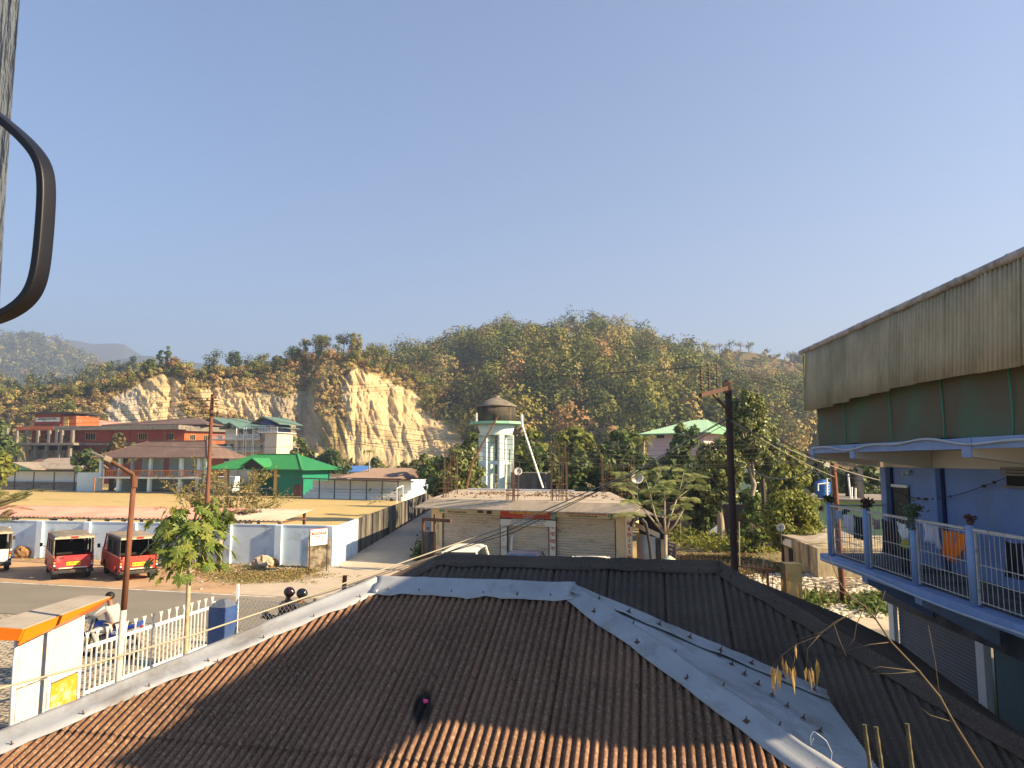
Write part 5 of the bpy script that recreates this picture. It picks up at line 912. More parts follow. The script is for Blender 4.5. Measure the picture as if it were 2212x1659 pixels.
# green net storey
def netmat():
    m, nt, bs, Nn, Ln = newmat('green_shade_net'); tc = Nn('ShaderNodeTexCoord'); n1 = Nn('ShaderNodeTexNoise'); n1.inputs['Scale'].default_value = .8; n1.inputs['Detail'].default_value = 5; Ln(tc.outputs['Object'], n1.inputs[0])
    w = Nn('ShaderNodeTexWave'); w.bands_direction = 'Z'; w.inputs['Scale'].default_value = 16; w.inputs['Distortion'].default_value = 1.5; Ln(tc.outputs['Object'], w.inputs[0])
    c = Nn('ShaderNodeMix'); c.data_type = 'RGBA'; c.inputs[6].default_value = (.115, .10, .06, 1); c.inputs[7].default_value = (.07, .16, .10, 1); mr = Nn('ShaderNodeMapRange'); mr.inputs[1].default_value = .45; mr.inputs[2].default_value = .75; Ln(n1.outputs[0], mr.inputs[0]); Ln(mr.outputs[0], c.inputs[0])
    sc_ = Nn('ShaderNodeMapRange'); sc_.inputs[3].default_value = .82; sc_.inputs[4].default_value = 1.15; Ln(w.outputs['Fac'], sc_.inputs[0]); v_ = Nn('ShaderNodeVectorMath'); v_.operation = 'SCALE'; Ln(c.outputs[2], v_.inputs[0]); Ln(sc_.outputs[0], v_.inputs['Scale']); Ln(v_.outputs[0], bs.inputs['Base Color']); bs.inputs['Roughness'].default_value = .9
    bp = Nn('ShaderNodeBump'); bp.inputs['Strength'].default_value = .3; Ln(w.outputs['Fac'], bp.inputs['Height']); Ln(bp.outputs[0], bs.inputs['Normal']); return m
m_net = netmat(); m_netG = mat('green_net_seam', (.04, .26, .18), .8, .1)
mb = MB(); ys = np.linspace(17.85, Y0, 90); sheet(mb, V(0, 0, 0), V(1, 0, 0), V(0, 0, 1), V(0, 1, 0), [], None, None, None)
vs = []; 
for i, y in enumerate(ys):
    for j, z_ in enumerate(np.linspace(zsT-.02, 6.6, 6)): vs.append(b.at(y, -.04+.02*math.sin(y*2.3+j)+.012*math.sin(y*6+j*2), z_+(.05*math.sin(y*1.7) if j == 0 else 0)))
mb.add(vs, [(i*6+j, i*6+j+1, (i+1)*6+j+1, (i+1)*6+j) for i in range(len(ys)-1) for j in range(5)]); mb.build('shade_net', m_net, BB, True)
b.part('shade_net_end', m_netG, BB, (17.87, 17.85, -.04, .5, zsT, 6.6)); b.part('net_back', m_dark, BB, (17.8, Y0, .35, .4, zsT+.003, 7.2))
for px in (1835, 1936, 2052, 2204): y = b.y_(px, -.05); wavy([b.at(y+.03*math.sin(z_*3), -.075, z_) for z_ in np.linspace(zsT-.03, 6.5, 8)], .012, 'net_seam', m_netG, BB)
# corrugated cladding: lower edge stepped
m_clad = mat('weathered_fibre_cladding', (.44, .37, .25), .9, .2, 2, .3, 30, dirt=(.27, .25, .15), damt=.5, dsc=.7, stretch=(1, 1, .35))
pipe_z = 7.70; 
def zlow(y):
    steps = [(17.2, 888), ]; px = 1106+F*(5.55+.093*y)/y
    return None

def zl(y):
    return 6.27+.05*math.sin(y*.6)
mb = MB(); pit = .105; sw = .95; cy = 18.0; k = 0
while cy > Y0-.4:
    nb_ = 80; zb_ = zl(cy-.0)+random.uniform(-.02, .02); zb2 = zl(max(cy-sw, 1))*.0+zb_
    ys = np.linspace(cy, cy-sw-.05, nb_+1); vs = []
    for y in ys:
        o_ = .026*math.sin(2*math.pi*y/pit)+.012*math.sin(2*math.pi*(y-cy)/sw)
        for j in range(4):
            f = j/3; z_ = (pipe_z+.05)*f+(zb_+(y-cy)*.02)*(1-f); vs.append(b.at(y, -.22-.10*(1-f)+o_+.01*(k % 2), z_))
    mb.add(vs, [(i*4+j, i*4+j+1, (i+1)*4+j+1, (i+1)*4+j) for i in range(nb_) for j in range(3)]); cy -= sw; k += 1
o = mb.build('cladding', m_clad, BB, True); s_ = o.modifiers.new('s', 'SOLIDIFY'); s_.thickness = .008
mb = MB(); b.box(mb, 18.02, 18.01, -.3, .6, 6.27, pipe_z-.05); mb.build('cladding_end', mat('sunlit_yellow_sheet', (.40, .34, .15), .8), BB)  # end sheet coloured yellow as if the sun lay on it
mb = MB(); pts = [b.at(y, -.25, pipe_z+.06) for y in np.linspace(18.3, Y0-.3, 20)]; mb.tube(pts, .062, 12)
for y in (17.2, 16.1, 14.6, 13.3, 11.9, 10.9, 9.6): mb.tube([b.at(y+.03, -.25, pipe_z+.06), b.at(y-.03, -.25, pipe_z+.06)], .07, 12)
mb.build('ridge_pipe', mat('dusty_pipe', (.42, .38, .36), .7, .15, 3, dirt=(.22, .19, .15), damt=.5, dsc=2.5), BB, True)
b.part('roof', m_clad, BB, (17.9, Y0, -.2, 8.2, 7.25, 7.3))
# ground floor
z_t = zpx(1925, 1299, 1.5); yS0, yS1 = b.y_(1925, 1.5), b.y_(2095, 1.5)
b.part('ground_floor_beam', m_gd, BB, (17.9, Y0, 1.35, 1.7, z_t, zfb-.003)); b.part('ground_floor_beam_low', m_gd, BB, (17.9, Y0, 1.71, 8, 1.6, zfb-.003)); b.part('door_post', m_whiteM, BB, (yS0+.28, yS0+.02, 1.42, 1.52, 0, z_t)); b.part('door_post', m_whiteM, BB, (yS1-.01, yS1-.28, 1.42, 1.56, .0, z_t))
mb = MB(); pit = .075; n = int(z_t/pit*5); vs = []
for i in range(n+1):
    z_ = z_t*i/n
    for y in (yS0, yS1): vs.append(b.at(y, 1.55-.018*abs(math.sin(math.pi*z_/pit)), z_))
mb.add(vs, [(2*i, 2*i+1, 2*i+3, 2*i+2) for i in range(n)]); mb.build('shutter', mat('grey_shutter', (.13, .14, .16), .6, .1, 3, metal=.2), BB, True)
b.part('green_grey_wall', mat('grey_green_wall', (.13, .19, .19), .85, .08), BB, (yS1-.5, yS1-1.5, 1.50, 1.7, 0, z_t), ); b.part('dark_doorway', m_dark, BB, (yS1-.29, yS1-.49, 1.6, 1.8, 0, z_t)); b.part('inner_wall', mat('inner_grey_wall', (.08, .13, .14), .85), BB, (yS1-1.6, Y0, 2.4, 2.5, 0, 2.0), ); b.part('pillar', mat('pale_blue_pillar', (.2, .28, .30), .85), BB, (yS1-1.51, yS1-2.0, 1.40, 1.6, 0, z_t))
for px in (1856, 1967): y = b.y_(px, 0)-.1; mb = MB(); mb.hexa([b.at(y+.14, .0, zfb-.15), b.at(y-.14, .0, zfb-.15), b.at(y-.14, 1.34, z_t+.1), b.at(y+.14, 1.34, z_t+.1), b.at(y+.14, .0, zfb-.003), b.at(y-.14, .0, zfb-.003), b.at(y-.14, 1.34, zfb-.003), b.at(y+.14, 1.34, zfb-.003)]); mb.build('bracket_beam', m_blL, BB)
# things on the balcony
for (y, lab, m_, sc_) in ((17.45, 'small leafy pot plant on the far end post of the balcony', leafmat('pot_green', [(.03, .06, .02), (.06, .10, .03)]), 1.), (posts[1], 'dry brown pot plant on the second balcony post', leafmat('pot_brown', [(.12, .05, .04), (.08, .05, .04)]), 1.0), (posts[2], 'trailing succulent hanging over the third balcony post', leafmat('pot_grey', [(.10, .15, .09), (.16, .20, .12)]), 1.3), (posts[3], 'tiny reddish plant in a bowl on the nearest balcony post', leafmat('pot_red', [(.2, .08, .06), (.10, .06, .05)]), .6)):
    p = b.at(y, 0, ZR+.05); t = thing('pot_plant', lab, 'plant', p, 'pot plants on the balcony posts'); mb = MB(); mb.lathe(p, [(.04, 0), (.058, .05), (.055, .055)], 12); mb.build('pot', m_rust, t, True)
    c = np.array(p)+rng.normal(size=(150, 3))*np.array([.06, .06, .045])*sc_+np.array([0, 0, .11]); 
    if 'trailing' in lab: c = np.concatenate([c, np.array(p)+rng.uniform([-.11, -.10, -.25], [.02, .04, .05], (80, 3))])
    vv, q = leaf_quads(c, .045*sc_, .2); npmesh('leaves', vv, q, m_, t)
cl = MB(); cl.tube([b.at(17.5, .35, ZR-.05), b.at(13, .38, ZR-.14), b.at(9.9, .4, ZR-.10), b.at(6, .4, ZR-.03)], .006, 4); tag(cl.build('clothesline', m_whiteM, origin=b.at(11, .4, ZR)), 'thin washing line strung along inside the balcony railing', 'clothesline')
def garment(name, label, pxa, pxb, pyt, pyb, shape, m_, d=.4):
    ya, yb = b.y_(pxa, d), b.y_(pxb, d); zt0 = zpx(pxa, pyt, d); px_ = (pxa+pxb)/2; n = 26; vs = []; fs = []; prev = None; zb_ = zpx(pxa, pyb, d); mb = MB(); Lh = zt0-zb_
    for i in range(n+1):
        s = i/n; y = ya+(yb-ya)*s; t0, t1 = shape(s)
        if t1-t0 < .02: prev = None; continue
        st_ = len(vs)
        for j in range(7): f = t0+(t1-t0)*j/6; vs.append(b.at(y+.0*f, d+.035*math.sin(s*17+f*3)*(.3+f), zt0-Lh*f-.03*math.sin(s*math.pi)))
        if prev is not None: fs += [(prev+j, prev+j+1, st_+j+1, st_+j) for j in range(6)]
        prev = st_
    mb.add(vs, fs); o = mb.build(name, m_, None, True, origin=b.at((ya+yb)/2, d, zt0)); s_ = o.modifiers.new('s', 'SOLIDIFY'); s_.thickness = .008; tag(o, label, name.replace('_', ' '), 'washing on the balcony line')
shirt = lambda s: (0, .55 if s < .2 or s > .8 else 1.0); trou = lambda s: (0, 1.0 if abs(s-.5) > .06 else .45); rag = lambda s: (0, .75+.25*math.sin(s*5+1)); tow = lambda s: (0, 1)
cm = lambda n_, c: mat(n_, c, .9, .12, 6)
garment('shirt', 'pale blue striped shirt hung first from the far end of the balcony', 1798, 1820, 1098, 1130, rag, cm('cloth_blue', (.25, .38, .58)))
garment('vest', 'dark vest with yellow cloth beside the pale blue shirt', 1820, 1836, 1092, 1110, rag, cm('cloth_dark', (.03, .03, .04)))
garment('towel', 'lilac white towel drooping on the balcony line', 1820, 1842, 1108, 1150, lambda s: (.0, .6+.4*s), cm('cloth_lilac', (.72, .72, .85)))
garment('trousers', 'black trousers hanging before the second balcony post', 1843, 1863, 1112, 1160, trou, cm('cloth_black', (.012, .012, .016)))
garment('shirt', 'dusty pink shirt hanging right of the second balcony post', 1882, 1900, 1118, 1138, shirt, cm('cloth_pink', (.42, .22, .24)))
garment('trousers', 'long dark brown trousers on the line beside the pink shirt', 1902, 1930, 1120, 1190, trou, cm('cloth_brown', (.035, .018, .018)))
garment('shirt', 'white shirt hanging over a yellow cloth by the third balcony post', 1935, 1964, 1126, 1158, shirt, cm('cloth_white', (.85, .85, .85)))
garment('cloth', 'short yellow cloth showing under the white shirt', 1942, 1960, 1158, 1178, tow, cm('cloth_yellow', (.55, .50, .04)), .46)
garment('trousers', 'black trousers hanging below the yellow cloth', 1940, 1966, 1180, 1235, trou, MATS['cloth_black'], .48)
garment('shirt', 'grey white shirt with drooping sleeves left of the orange trousers', 1992, 2026, 1129, 1180, lambda s: (0, .95 if s < .12 or s > .86 else .72), MATS['cloth_lilac'])
garment('orange_trousers', 'bright orange trousers hanging by the nearest balcony post', 2030, 2058, 1141, 1206, lambda s: (0, .85+.15*s), cm('cloth_orange', (.95, .20, .01)))
garment('orange_shirt', 'bright orange shirt touching the nearest balcony post', 2058, 2088, 1146, 1206, lambda s: (0, .9 if s < .5 else .6), MATS['cloth_orange'])
garment('black_trousers', 'black trousers hanging alone in the nearest balcony bay', 2163, 2200, 1165, 1240, trou, MATS['cloth_black'])
garment('black_jacket', 'black garment at the right picture edge of the balcony', 2200, 2240, 1172, 1262, lambda s: (0, .8+.2*s), MATS['cloth_black'])
wv = MB(); ya, yb = b.y_(1909, 1.4), b.y_(2181, 1.4); n = 30; za, zb_ = zpx(1909, 1037, 1.4), zpx(2181, 1033, 1.4); pts = [b.at(ya+(yb-ya)*i/n, 1.36, za+(zb_-za)*i/n-.42*math.sin(math.pi*(i/n)**.8)) for i in range(n+1)]; wv.tube(pts, .008, 4)
for i in (8, 11, 13, 15, 19, 26, 28): wv.box(pts[i], (.03, .07, .05), .3*i)
tag(wv.build('string', m_darkM, origin=pts[15]), 'sagging dark string with old leaves tied across the blue upper wall', 'string')
# ================================================================ WINDOW SHUTTER AND HANDLE IN THE FOREGROUND
wd = .42
def W(px, py, y=wd): return PY(px, py, y)
T = thing('window_shutter', 'dark weathered wooden window shutter edge with a black metal pull handle', 'window', W(-30, 400))
m_wood = mat('weathered_wood', (.13, .15, .18), .7, .2, 10, .5, 60, dirt=(.08, .09, .11), damt=.45, dsc=7, stretch=(3, 3, .5))
mb = MB(); f0 = [W(-260, -200), W(-260, 1000), W(-4, 1000), W(0, 640), W(14, 400), W(30, 170), W(48, -60), W(53, -200)]; mb.prism(f0, V(-.034, .035, 0)); mb.build('shutter_frame', m_wood, T)
hp = [(-60, 205), (-22, 238), (8, 262), (40, 288), (70, 318), (88, 343), (98, 370), (101, 410), (98, 470), (93, 530), (88, 575), (80, 612), (66, 640), (44, 662), (14, 680), (-20, 692), (-60, 702)]
m_hnd = mat('black_lacquer', (.006, .006, .009), .38, .1, spec=.3)
mb = MB(); P_ = [W(x, y, .33) for x, y in hp]; Yv = V(0, 1, 0); vs = []; hw = .0018; hd = .0038
for i, p in enumerate(P_):
    d = (P_[min(i+1, len(P_)-1)]-P_[max(i-1, 0)]).normalized(); nn = d.cross(Yv).normalized()
    for a_, c_ in ((-1, -1), (1, -1), (1, 1), (-1, 1)): vs.append(p+nn*hw*a_+(Yv*.96+V(.28, 0, 0)).normalized()*hd*c_)
k = 4; mb.add(vs, [(i*4+j, i*4+(j+1) % 4, (i+1)*4+(j+1) % 4, (i+1)*4+j) for i in range(len(P_)-1) for j in range(4)]+[(3, 2, 1, 0)]); o = mb.build('pull_handle', m_hnd, T, False); bv_ = o.modifiers.new('b', 'BEVEL'); bv_.width = .0007; bv_.segments = 2; bv_.limit_method = 'NONE' if False else 'ANGLE'; sb_ = o.modifiers.new('sub', 'SUBSURF'); sb_.levels = 2; sb_.render_levels = 2
# three reinforcing rods standing close by
for px, py, dx, lab, yy in ((1867, 1565, 14, 'leftmost of three thick mossy steel rods standing at the lower right', 4.2), (1892, 1570, 17, 'middle of three thick mossy steel rods standing at the lower right', 4.1), (1959, 1563, 4, 'rightmost of three thick mossy steel rods standing at the lower right', 4.15)):
    mb = MB(); p = PY(px, py, yy); q = p+V(dx/F*yy*.9, -.1, -.9); n = 24; pts = [p.lerp(q, i/n) for i in range(n+1)]; mb.tube(pts, [(.0105 if i % 2 else .0125) for i in range(n+1)], 8); tag(mb.build('steel_rod', mat('mossy_steel', (.12, .10, .05), .9, .4, 30, dirt=(.05, .05, .025), damt=.5, dsc=12), origin=p), lab, 'steel rod')
# dangling dry bamboo
T = thing('dry_bamboo_branch', 'dry bamboo branch with hanging tan leaves reaching in at the lower right', 'branch', PY(2130, 1659, 4.2)); m_bb = mat('dry_bamboo', (.10, .07, .04), .7, .3, 12); m_bl_ = leafmat('dry_bamboo_leaf', [(.30, .19, .06), (.42, .29, .11), (.22, .14, .05)], .3)
def bp(x, y, d=4.3): return PY(x, y, d)
st_ = [(2125, 1665), (2060, 1560), (2030, 1505), (1985, 1450), (1925, 1387), (1890, 1335), (1868, 1310), (1838, 1290), (1815, 1262), (1800, 1225), (1790, 1200)]; mb = MB(); mb.tube([bp(*p) for p in st_], [.007, .0065, .0065, .006, .0055, .005, .0045, .004, .003, .0025, .002], 7)
for p in st_[1:9]: mb.tube([bp(p[0]-1, p[1]-2), bp(p[0]+1, p[1]+2)], .008, 7)
mb.build('stem', m_bb, T, True)
tw = [[(1868, 1310), (1800, 1345), (1770, 1372), (1720, 1392), (1690, 1415), (1670, 1440)], [(1868, 1310), (1830, 1330), (1775, 1365), (1712, 1385)], [(1985, 1450), (1900, 1440), (1868, 1452)], [(1985, 1450), (1930, 1455), (1870, 1456)], [(1838, 1290), (1800, 1268), (1770, 1270), (1730, 1262), (1700, 1250)], [(1890, 1335), (1905, 1300), (1912, 1275)], [(2030, 1505), (2020, 1430), (2005, 1350)], [(1868, 1310), (1850, 1350), (1845, 1380), (1830, 1400)], [(2060, 1560), (2010, 1545), (1990, 1530)], [(1925, 1387), (1880, 1392), (1840, 1402)], [(1770, 1372), (1745, 1400), (1742, 1440)], [(1720, 1392), (1715, 1430), (1712, 1440)], [(1800, 1345), (1812, 1380), (1828, 1418)]]
mb = MB()
for t_ in tw: n_ = len(t_); mb.tube([bp(*p) for p in t_], [.0026-.0014*i/n_ for i in range(n_)], 5)
mb.build('twigs', m_bb, T, True)
mb = MB()
for x, y, L_, w_ in [(1670, 1440, 45, 7), (1673, 1444, 60, 9), (1680, 1436, 50, 7), (1668, 1438, 38, 7), (1690, 1418, 46, 6), (1697, 1425, 50, 7), (1705, 1440, 48, 8), (1712, 1442, 55, 9), (1716, 1438, 42, 7), (1742, 1440, 34, 7), (1747, 1444, 46, 8), (1752, 1440, 38, 6), (1768, 1428, 52, 8), (1764, 1424, 40, 7), (1718, 1392, 30, 6), (1690, 1250, 26, 5), (1700, 1252, 32, 5), (1706, 1250, 24, 5), (1722, 1262, 30, 5), (1740, 1262, 34, 6), (1772, 1270, 30, 5), (1664, 1442, 55, 6), (1686, 1448, 40, 6), (1758, 1448, 30, 5)]:
    a0 = random.uniform(-.35, .35); p = bp(x, y); up_ = V(math.sin(a0)*.5, random.uniform(-.2, .2), -1).normalized(); sd = V(1, random.uniform(-.6, .6), 0).normalized(); k = 4.3/F*1.0
    mb.add([p, p+up_*L_*k*.35+sd*w_*k*.5, p+up_*L_*k, p+up_*L_*k*.35-sd*w_*k*.5+V(0, .004, 0)], [(0, 1, 2, 3)])
mb.build('dry_leaves', m_bl_, T)
wl_ = MB(); wl_.tube([PY(1757, 1595, 6.0)]+[PY(x, y, 6.0) for x, y in ((1758, 1640), (1752, 1610), (1751, 1590), (1757, 1580), (1766, 1585), (1785, 1600), (1797, 1625), (1795, 1645))][1:], .003, 5); tag(wl_.build('bent_wire', m_pvc, origin=PY(1757, 1595, 6)), 'short bent grey wire loop on the dark roof at the lower right', 'wire')
# ================================================================ VANS
m_tyre = mat('tyre', (.025, .023, .022), .9, .3, 8, dirt=(.15, .11, .07), damt=.4, dsc=4); m_rim = mat('dusty_rim', (.25, .22, .18), .6, .2); m_blk = mat('black_plastic', (.03, .03, .03), .6, .2, 4, dirt=(.12, .09, .06), damt=.35)
m_tl = mat('tail_light_red', (.45, .02, .01), .2, .1); m_tla = mat('tail_light_amber', (.8, .30, .03), .2, .1); m_tlw = mat('tail_light_clear', (.7, .68, .62), .2, .1)
def wheel(par, x, y, r=.29, w=.17):
    mb = MB(); n = 22
    def disc(prof, mb):
        vs = []; 
        for rr, xx in prof:
            for k in range(n): a = 2*math.pi*k/n; vs.append((x+xx, y+rr*math.cos(a), r+rr*math.sin(a)))
        m_ = len(prof); fs = [(i*n+k, i*n+(k+1) % n, (i+1)*n+(k+1) % n, (i+1)*n+k) for i in range(m_-1) for k in range(n)]+[tuple(range(n-1, -1, -1)), tuple((m_-1)*n+k for k in range(n))]; mb.add(vs, fs)
    disc([(r*.62, -w/2), (r*.93, -w/2), (r, -w*.3), (r, w*.3), (r*.93, w/2), (r*.62, w/2)], mb); o = mb.build('wheel', m_tyre, par, True)
    s = 1 if x > 0 else -1; mb = MB(); disc([(r*.55, s*(w/2-.02)), (r*.60, s*(w/2+.006)), (r*.25, s*(w/2-.03)), (r*.1, s*(w/2+.01))], mb); mb.build('rim', m_rim, o, True); return o
def van(label, loc, rz, body, canvas, sidec, plate, name='passenger_van', stripe=(.75, .55, .4), seated=False):
    T = thing(name, label, 'van', (0, 0, 0), 'passenger vans parked along the wall'); m_b = body; W_ = .74
    def shell(x0, x1, prof, nm, m, bv=.03): mb = MB(); mb.prism([V(x0, y, z) for y, z in prof], (x1-x0, 0, 0)); return mb.build(nm, m, T, bevel=bv)
    # lower body: tub with wheel arches cut as profile
    def arch(yc, r=.36): return [(yc+r*math.cos(a), .28+r*math.sin(a)) for a in np.linspace(math.pi, 0, 9)]
    side = [(-1.85, .42)]+arch(-1.22)+arch(1.12)+[(1.80, .40), (1.90, .62), (1.86, .95), (1.78, 1.05), (-1.88, 1.02), (-1.90, .6)]
    for s in (-1, 1): mb = MB(); mb.prism([V(s*W_ if s < 0 else s*W_-.06, y, z) for y, z in side], (.06, 0, 0)); mb.build('body_side', m_b, T, bevel=.012)
    mb = MB(); mb.box((0, 1.84, .72), (1.36, .10, .62)); mb.box((0, 0, .40), (1.34, 3.5, .06)); mb.build('body_floor', m_b, T)
    mb = MB(); mb.box((0, -1.86, .74), (1.26, .06, .54)); h_ = mb.build('tailgate', m_b, T, bevel=.015)
    mb = MB(); mb.box((0, -1.893, .50), (1.05, .01, .05)); mb.build('reflective_stripe', mat('stripe_pale', (.72, .60, .46), .6), h_)
    mb = MB(); mb.box((-.42, -1.9, .93), (.16, .02, .03)); mb.build('handle', m_blk, h_)
    mb = MB(); mb.box((0, -1.905, .68), (.52, .02, .15)); pl_ = mb.build('number_plate', mat('plate_yellow', (.80, .48, .03), .5, .05), T); txt(plate, .11, (0, -1.918, .68), 0, m_ink, pl_, sx=.85)
    mb = MB(); mb.box((0, -1.90, .775), (.56, .03, .025)); mb.build('plate_lamp', m_blk, T)
    mb = MB(); mb.box((0, -1.93, .36), (1.50, .16, .14)); mb.build('rear_bumper', m_blk, T, bevel=.03)
    mb = MB(); mb.box((0, 1.92, .38), (1.48, .16, .2)); mb.build('front_bumper', m_blk, T, bevel=.03)
    for s in (-1, 1):
        mb = MB(); mb.box((s*.685, -1.875, .72), (.115, .07, .44)); tl = mb.build('tail_light', m_blk, T, bevel=.01)
        for z_, m_ in ((.85, m_tl), (.73, m_tla), (.62, m_tlw)): mb = MB(); mb.ball((s*.685, -1.905, z_), .045, 10, (1, .5, 1)); mb.build('lamp', m_, tl, True)
        mb = MB(); mb.box((s*.60, -1.55, .22), (.22, .02, .26)); mb.build('mudflap', m_blk, T)
        # cab upper frame and door
        mb = MB(); mb.prism([V(s*.72-.02, y, z) for y, z in [(.62, 1.0), (.62, 1.78), (1.02, 1.80), (1.62, 1.06), (1.55, 1.02), (1.02, 1.70), (.72, 1.70), (.72, 1.02)]], (.04, 0, 0)); mb.build('cab_frame', m_b, T)
        mb = MB(); mb.prism([V(s*.715, y, z) for y, z in [(.72, 1.06), (.72, 1.69), (1.0, 1.69), (1.5, 1.06)]], (.01, 0, 0)); mb.build('cab_window', m_glass, T)
        # canvas side with opening
        x = s*.725; pr = []
        def cv(y0, y1, z0, z1, nm='canvas_side'): mb = MB(); mb.box((x-s*.0, (y0+y1)/2, (z0+z1)/2), (.035, y1-y0, z1-z0)); return mb.build(nm, sidec, T, bevel=.012)
        cv(-1.86, -1.30, 1.02, 1.76); cv(-1.30, -.55, 1.60, 1.76); cv(-.55, -.25, 1.02, 1.76); cv(-.25, .62, 1.58, 1.76); cv(.42, .62, 1.02, 1.58)
        mb = MB(); mb.box((x-s*.03, -.9, 1.3), (.008, .74, .56)); mb.box((x-s*.03, .08, 1.3), (.008, .66, .56)); mb.build('side_opening', m_dark, T)
        mb = MB(); mb.beam((s*.735, -1.8, .98), (s*.735, 1.6, .98), .012, .03); mb.build('side_stripe', mat('stripe_pale', (.72, .60, .46), .6), T)
        mb = MB(); mb.beam((s*.74, 1.35, 1.12), (s*.92, 1.38, 1.16), .02); mb.box((s*.95, 1.38, 1.22), (.11, .05, .18)); mb.build('mirror', m_blk, T, bevel=.012)
    mb = MB(); mb.prism([V(-.66, y, z) for y, z in [(1.08, 1.72), (1.66, 1.08), (1.64, 1.06), (1.05, 1.71)]], (1.32, 0, 0)); mb.build('windscreen', m_glass, T)
    # canvas roof slightly domed with ribs, sagging
    mb = MB(); nx, ny = 12, 20; vs = []
    for j in range(ny+1):
        for i in range(nx+1):
            xx = -0.76+1.52*i/nx; yy = -1.93+2.98*j/ny; e = 1-abs(xx/.76)**4; zz = 1.76+.075*e+.012*abs(math.sin(j*math.pi/4))*e-.03*(j == 0)+random.uniform(-.004, .004); vs.append((xx, yy, zz))
    mb.add(vs, [(j*(nx+1)+i, j*(nx+1)+i+1, (j+1)*(nx+1)+i+1, (j+1)*(nx+1)+i) for j in range(ny) for i in range(nx)]); o = mb.build('canvas_roof', canvas, T, True); s_ = o.modifiers.new('s', 'SOLIDIFY'); s_.thickness = .04; s_.offset = -1
    mb = MB(); mb.box((0, .84, 1.765), (1.44, .44, .05)); mb.build('cab_roof', m_b, T, bevel=.02)
    mb = MB(); mb.box((0, -1.915, 1.745), (1.46, .05, .075)); mb.build('roof_rail', mat('rail_tan', (.48, .38, .26), .8, .2), T)
    mb = MB(); mb.box((0, -1.95, 1.77), (.26, .05, .06)); mb.build('brake_lamp', m_tl, T, bevel=.01)
    mb = MB(); mb.box((0, -.7, 1.02), (1.1, .5, .10)); mb.box((0, -.48, 1.25), (1.1, .12, .42)); mb.box((0, .55, 1.2), (1.25, .08, .5)); mb.build('bench_seat', m_dark, T)
    for x, y in ((-.62, -1.22), (.62, -1.22), (-.62, 1.12), (.62, 1.12)): wheel(T, x, y)
    mb = MB(); mb.prism([V(-.12, -.42, 1.38), V(.18, -.42, 1.38), V(.05, -.42, 1.55)], (0, .02, 0)); mb.build('warning_triangle', mat('dull_triangle', (.35, .33, .28), .7), T)
    T.location = loc; T.rotation_euler = (0, 0, rz); return T
m_vr = mat('dusty_red_van_paint', (.42, .035, .045), .45, .1, 2, dirt=(.32, .16, .10), damt=.35, dsc=2.5, spec=.4); m_vr2 = mat('bright_red_van_paint', (.52, .05, .035), .45, .1, 2, dirt=(.35, .17, .10), damt=.3, dsc=2.5, spec=.4); m_vw = mat('white_van_paint', (.72, .68, .58), .45, .08, 2, dirt=(.45, .36, .24), damt=.3)
m_cv = mat('olive_canvas', (.16, .14, .105), .95, .2, 3, .3, 40, dirt=(.30, .25, .19), damt=.5, dsc=2); m_cv2 = mat('tan_canvas', (.28, .23, .17), .95, .2, 3, .3, 40, dirt=(.16, .13, .10), damt=.45, dsc=2); m_cvd = mat('charcoal_canvas', (.055, .052, .048), .9, .2, 4, .3, 30)
def vplace(rl, rr): a = G(*rl); bq = G(*rr); m_ = (a+bq)/2; return m_
a37 = R(37); dv = V(-math.sin(a37), math.cos(a37), 0)
van('red van parked in the middle, its rear with yellow plate turned to the road', vplace((117, 1250), (187, 1245))+dv*1.22, a37, m_vr, m_cv, m_cv, 'AS 07B 2233')
a39 = R(39.5); dv = V(-math.sin(a39), math.cos(a39), 0)
v3 = vplace((256, 1253), (323, 1246))+dv*1.22; van('brighter red van with black canvas sides behind the lamp pole', v3, a39, m_vr2, m_cv2, m_cvd, 'AS 07C 1656')
dv = V(-math.sin(a37), math.cos(a37), 0); van('white van cut by the left picture edge', G(-22, 1234)+dv*1.22, a37, m_vw, m_cv, m_cv, 'AR 01 4410')
# stones and stump by the wall
def rock(name, px, py, r, m, label, cat, sq=(1, .8, .75)):
    p = G(px, py); mb = MB(); mb.ball(p+V(0, 0, r*.5), r, 14, sq); mb.v = [tuple(Vector(x)+Vector((random.uniform(-1, 1), random.uniform(-1, 1), random.uniform(-1, 1)))*r*.13) for x in mb.v]; tag(mb.build(name, m, origin=p, smooth=False), label, cat)
m_stone = mat('pale_stone', (.42, .33, .23), .95, .2, 4, .5, 20); m_stump = mat('orange_stump', (.36, .20, .08), .95, .4, 8, 1, 20, dirt=(.12, .07, .04), damt=.5, dsc=4)
rock('tree_stump', 51, 1205, .5, m_stump, 'broken orange brown tree stump at the foot of the blue wall left of the vans', 'stump'); rock('boulder', 568, 1226, .42, m_stone, 'large rounded boulder below the blue wall', 'boulder', (1.2, .8, .8)); rock('boulder', 589, 1224, .3, m_stump, 'smaller orange boulder right of the large one', 'boulder')
tr = MB()
for _ in range(420):
    c = random.choice([(560, 1243, 30, 7), (500, 1240, 70, 12), (640, 1228, 40, 5), (450, 1225, 60, 8), (210, 1205, 120, 5)]); p = G(random.gauss(c[0], c[2]), random.gauss(c[1], c[3])); s_ = random.uniform(.03, .13); tr.box(p+V(0, 0, .03), (s_, s_*.7, random.uniform(.01, .05)), random.uniform(0, 3))
tag(tr.build('litter', mat('litter_paper', (.45, .37, .29), .9, .5, 3)), 'scattered litter and dry bits on the verge', 'litter', kind='stuff')
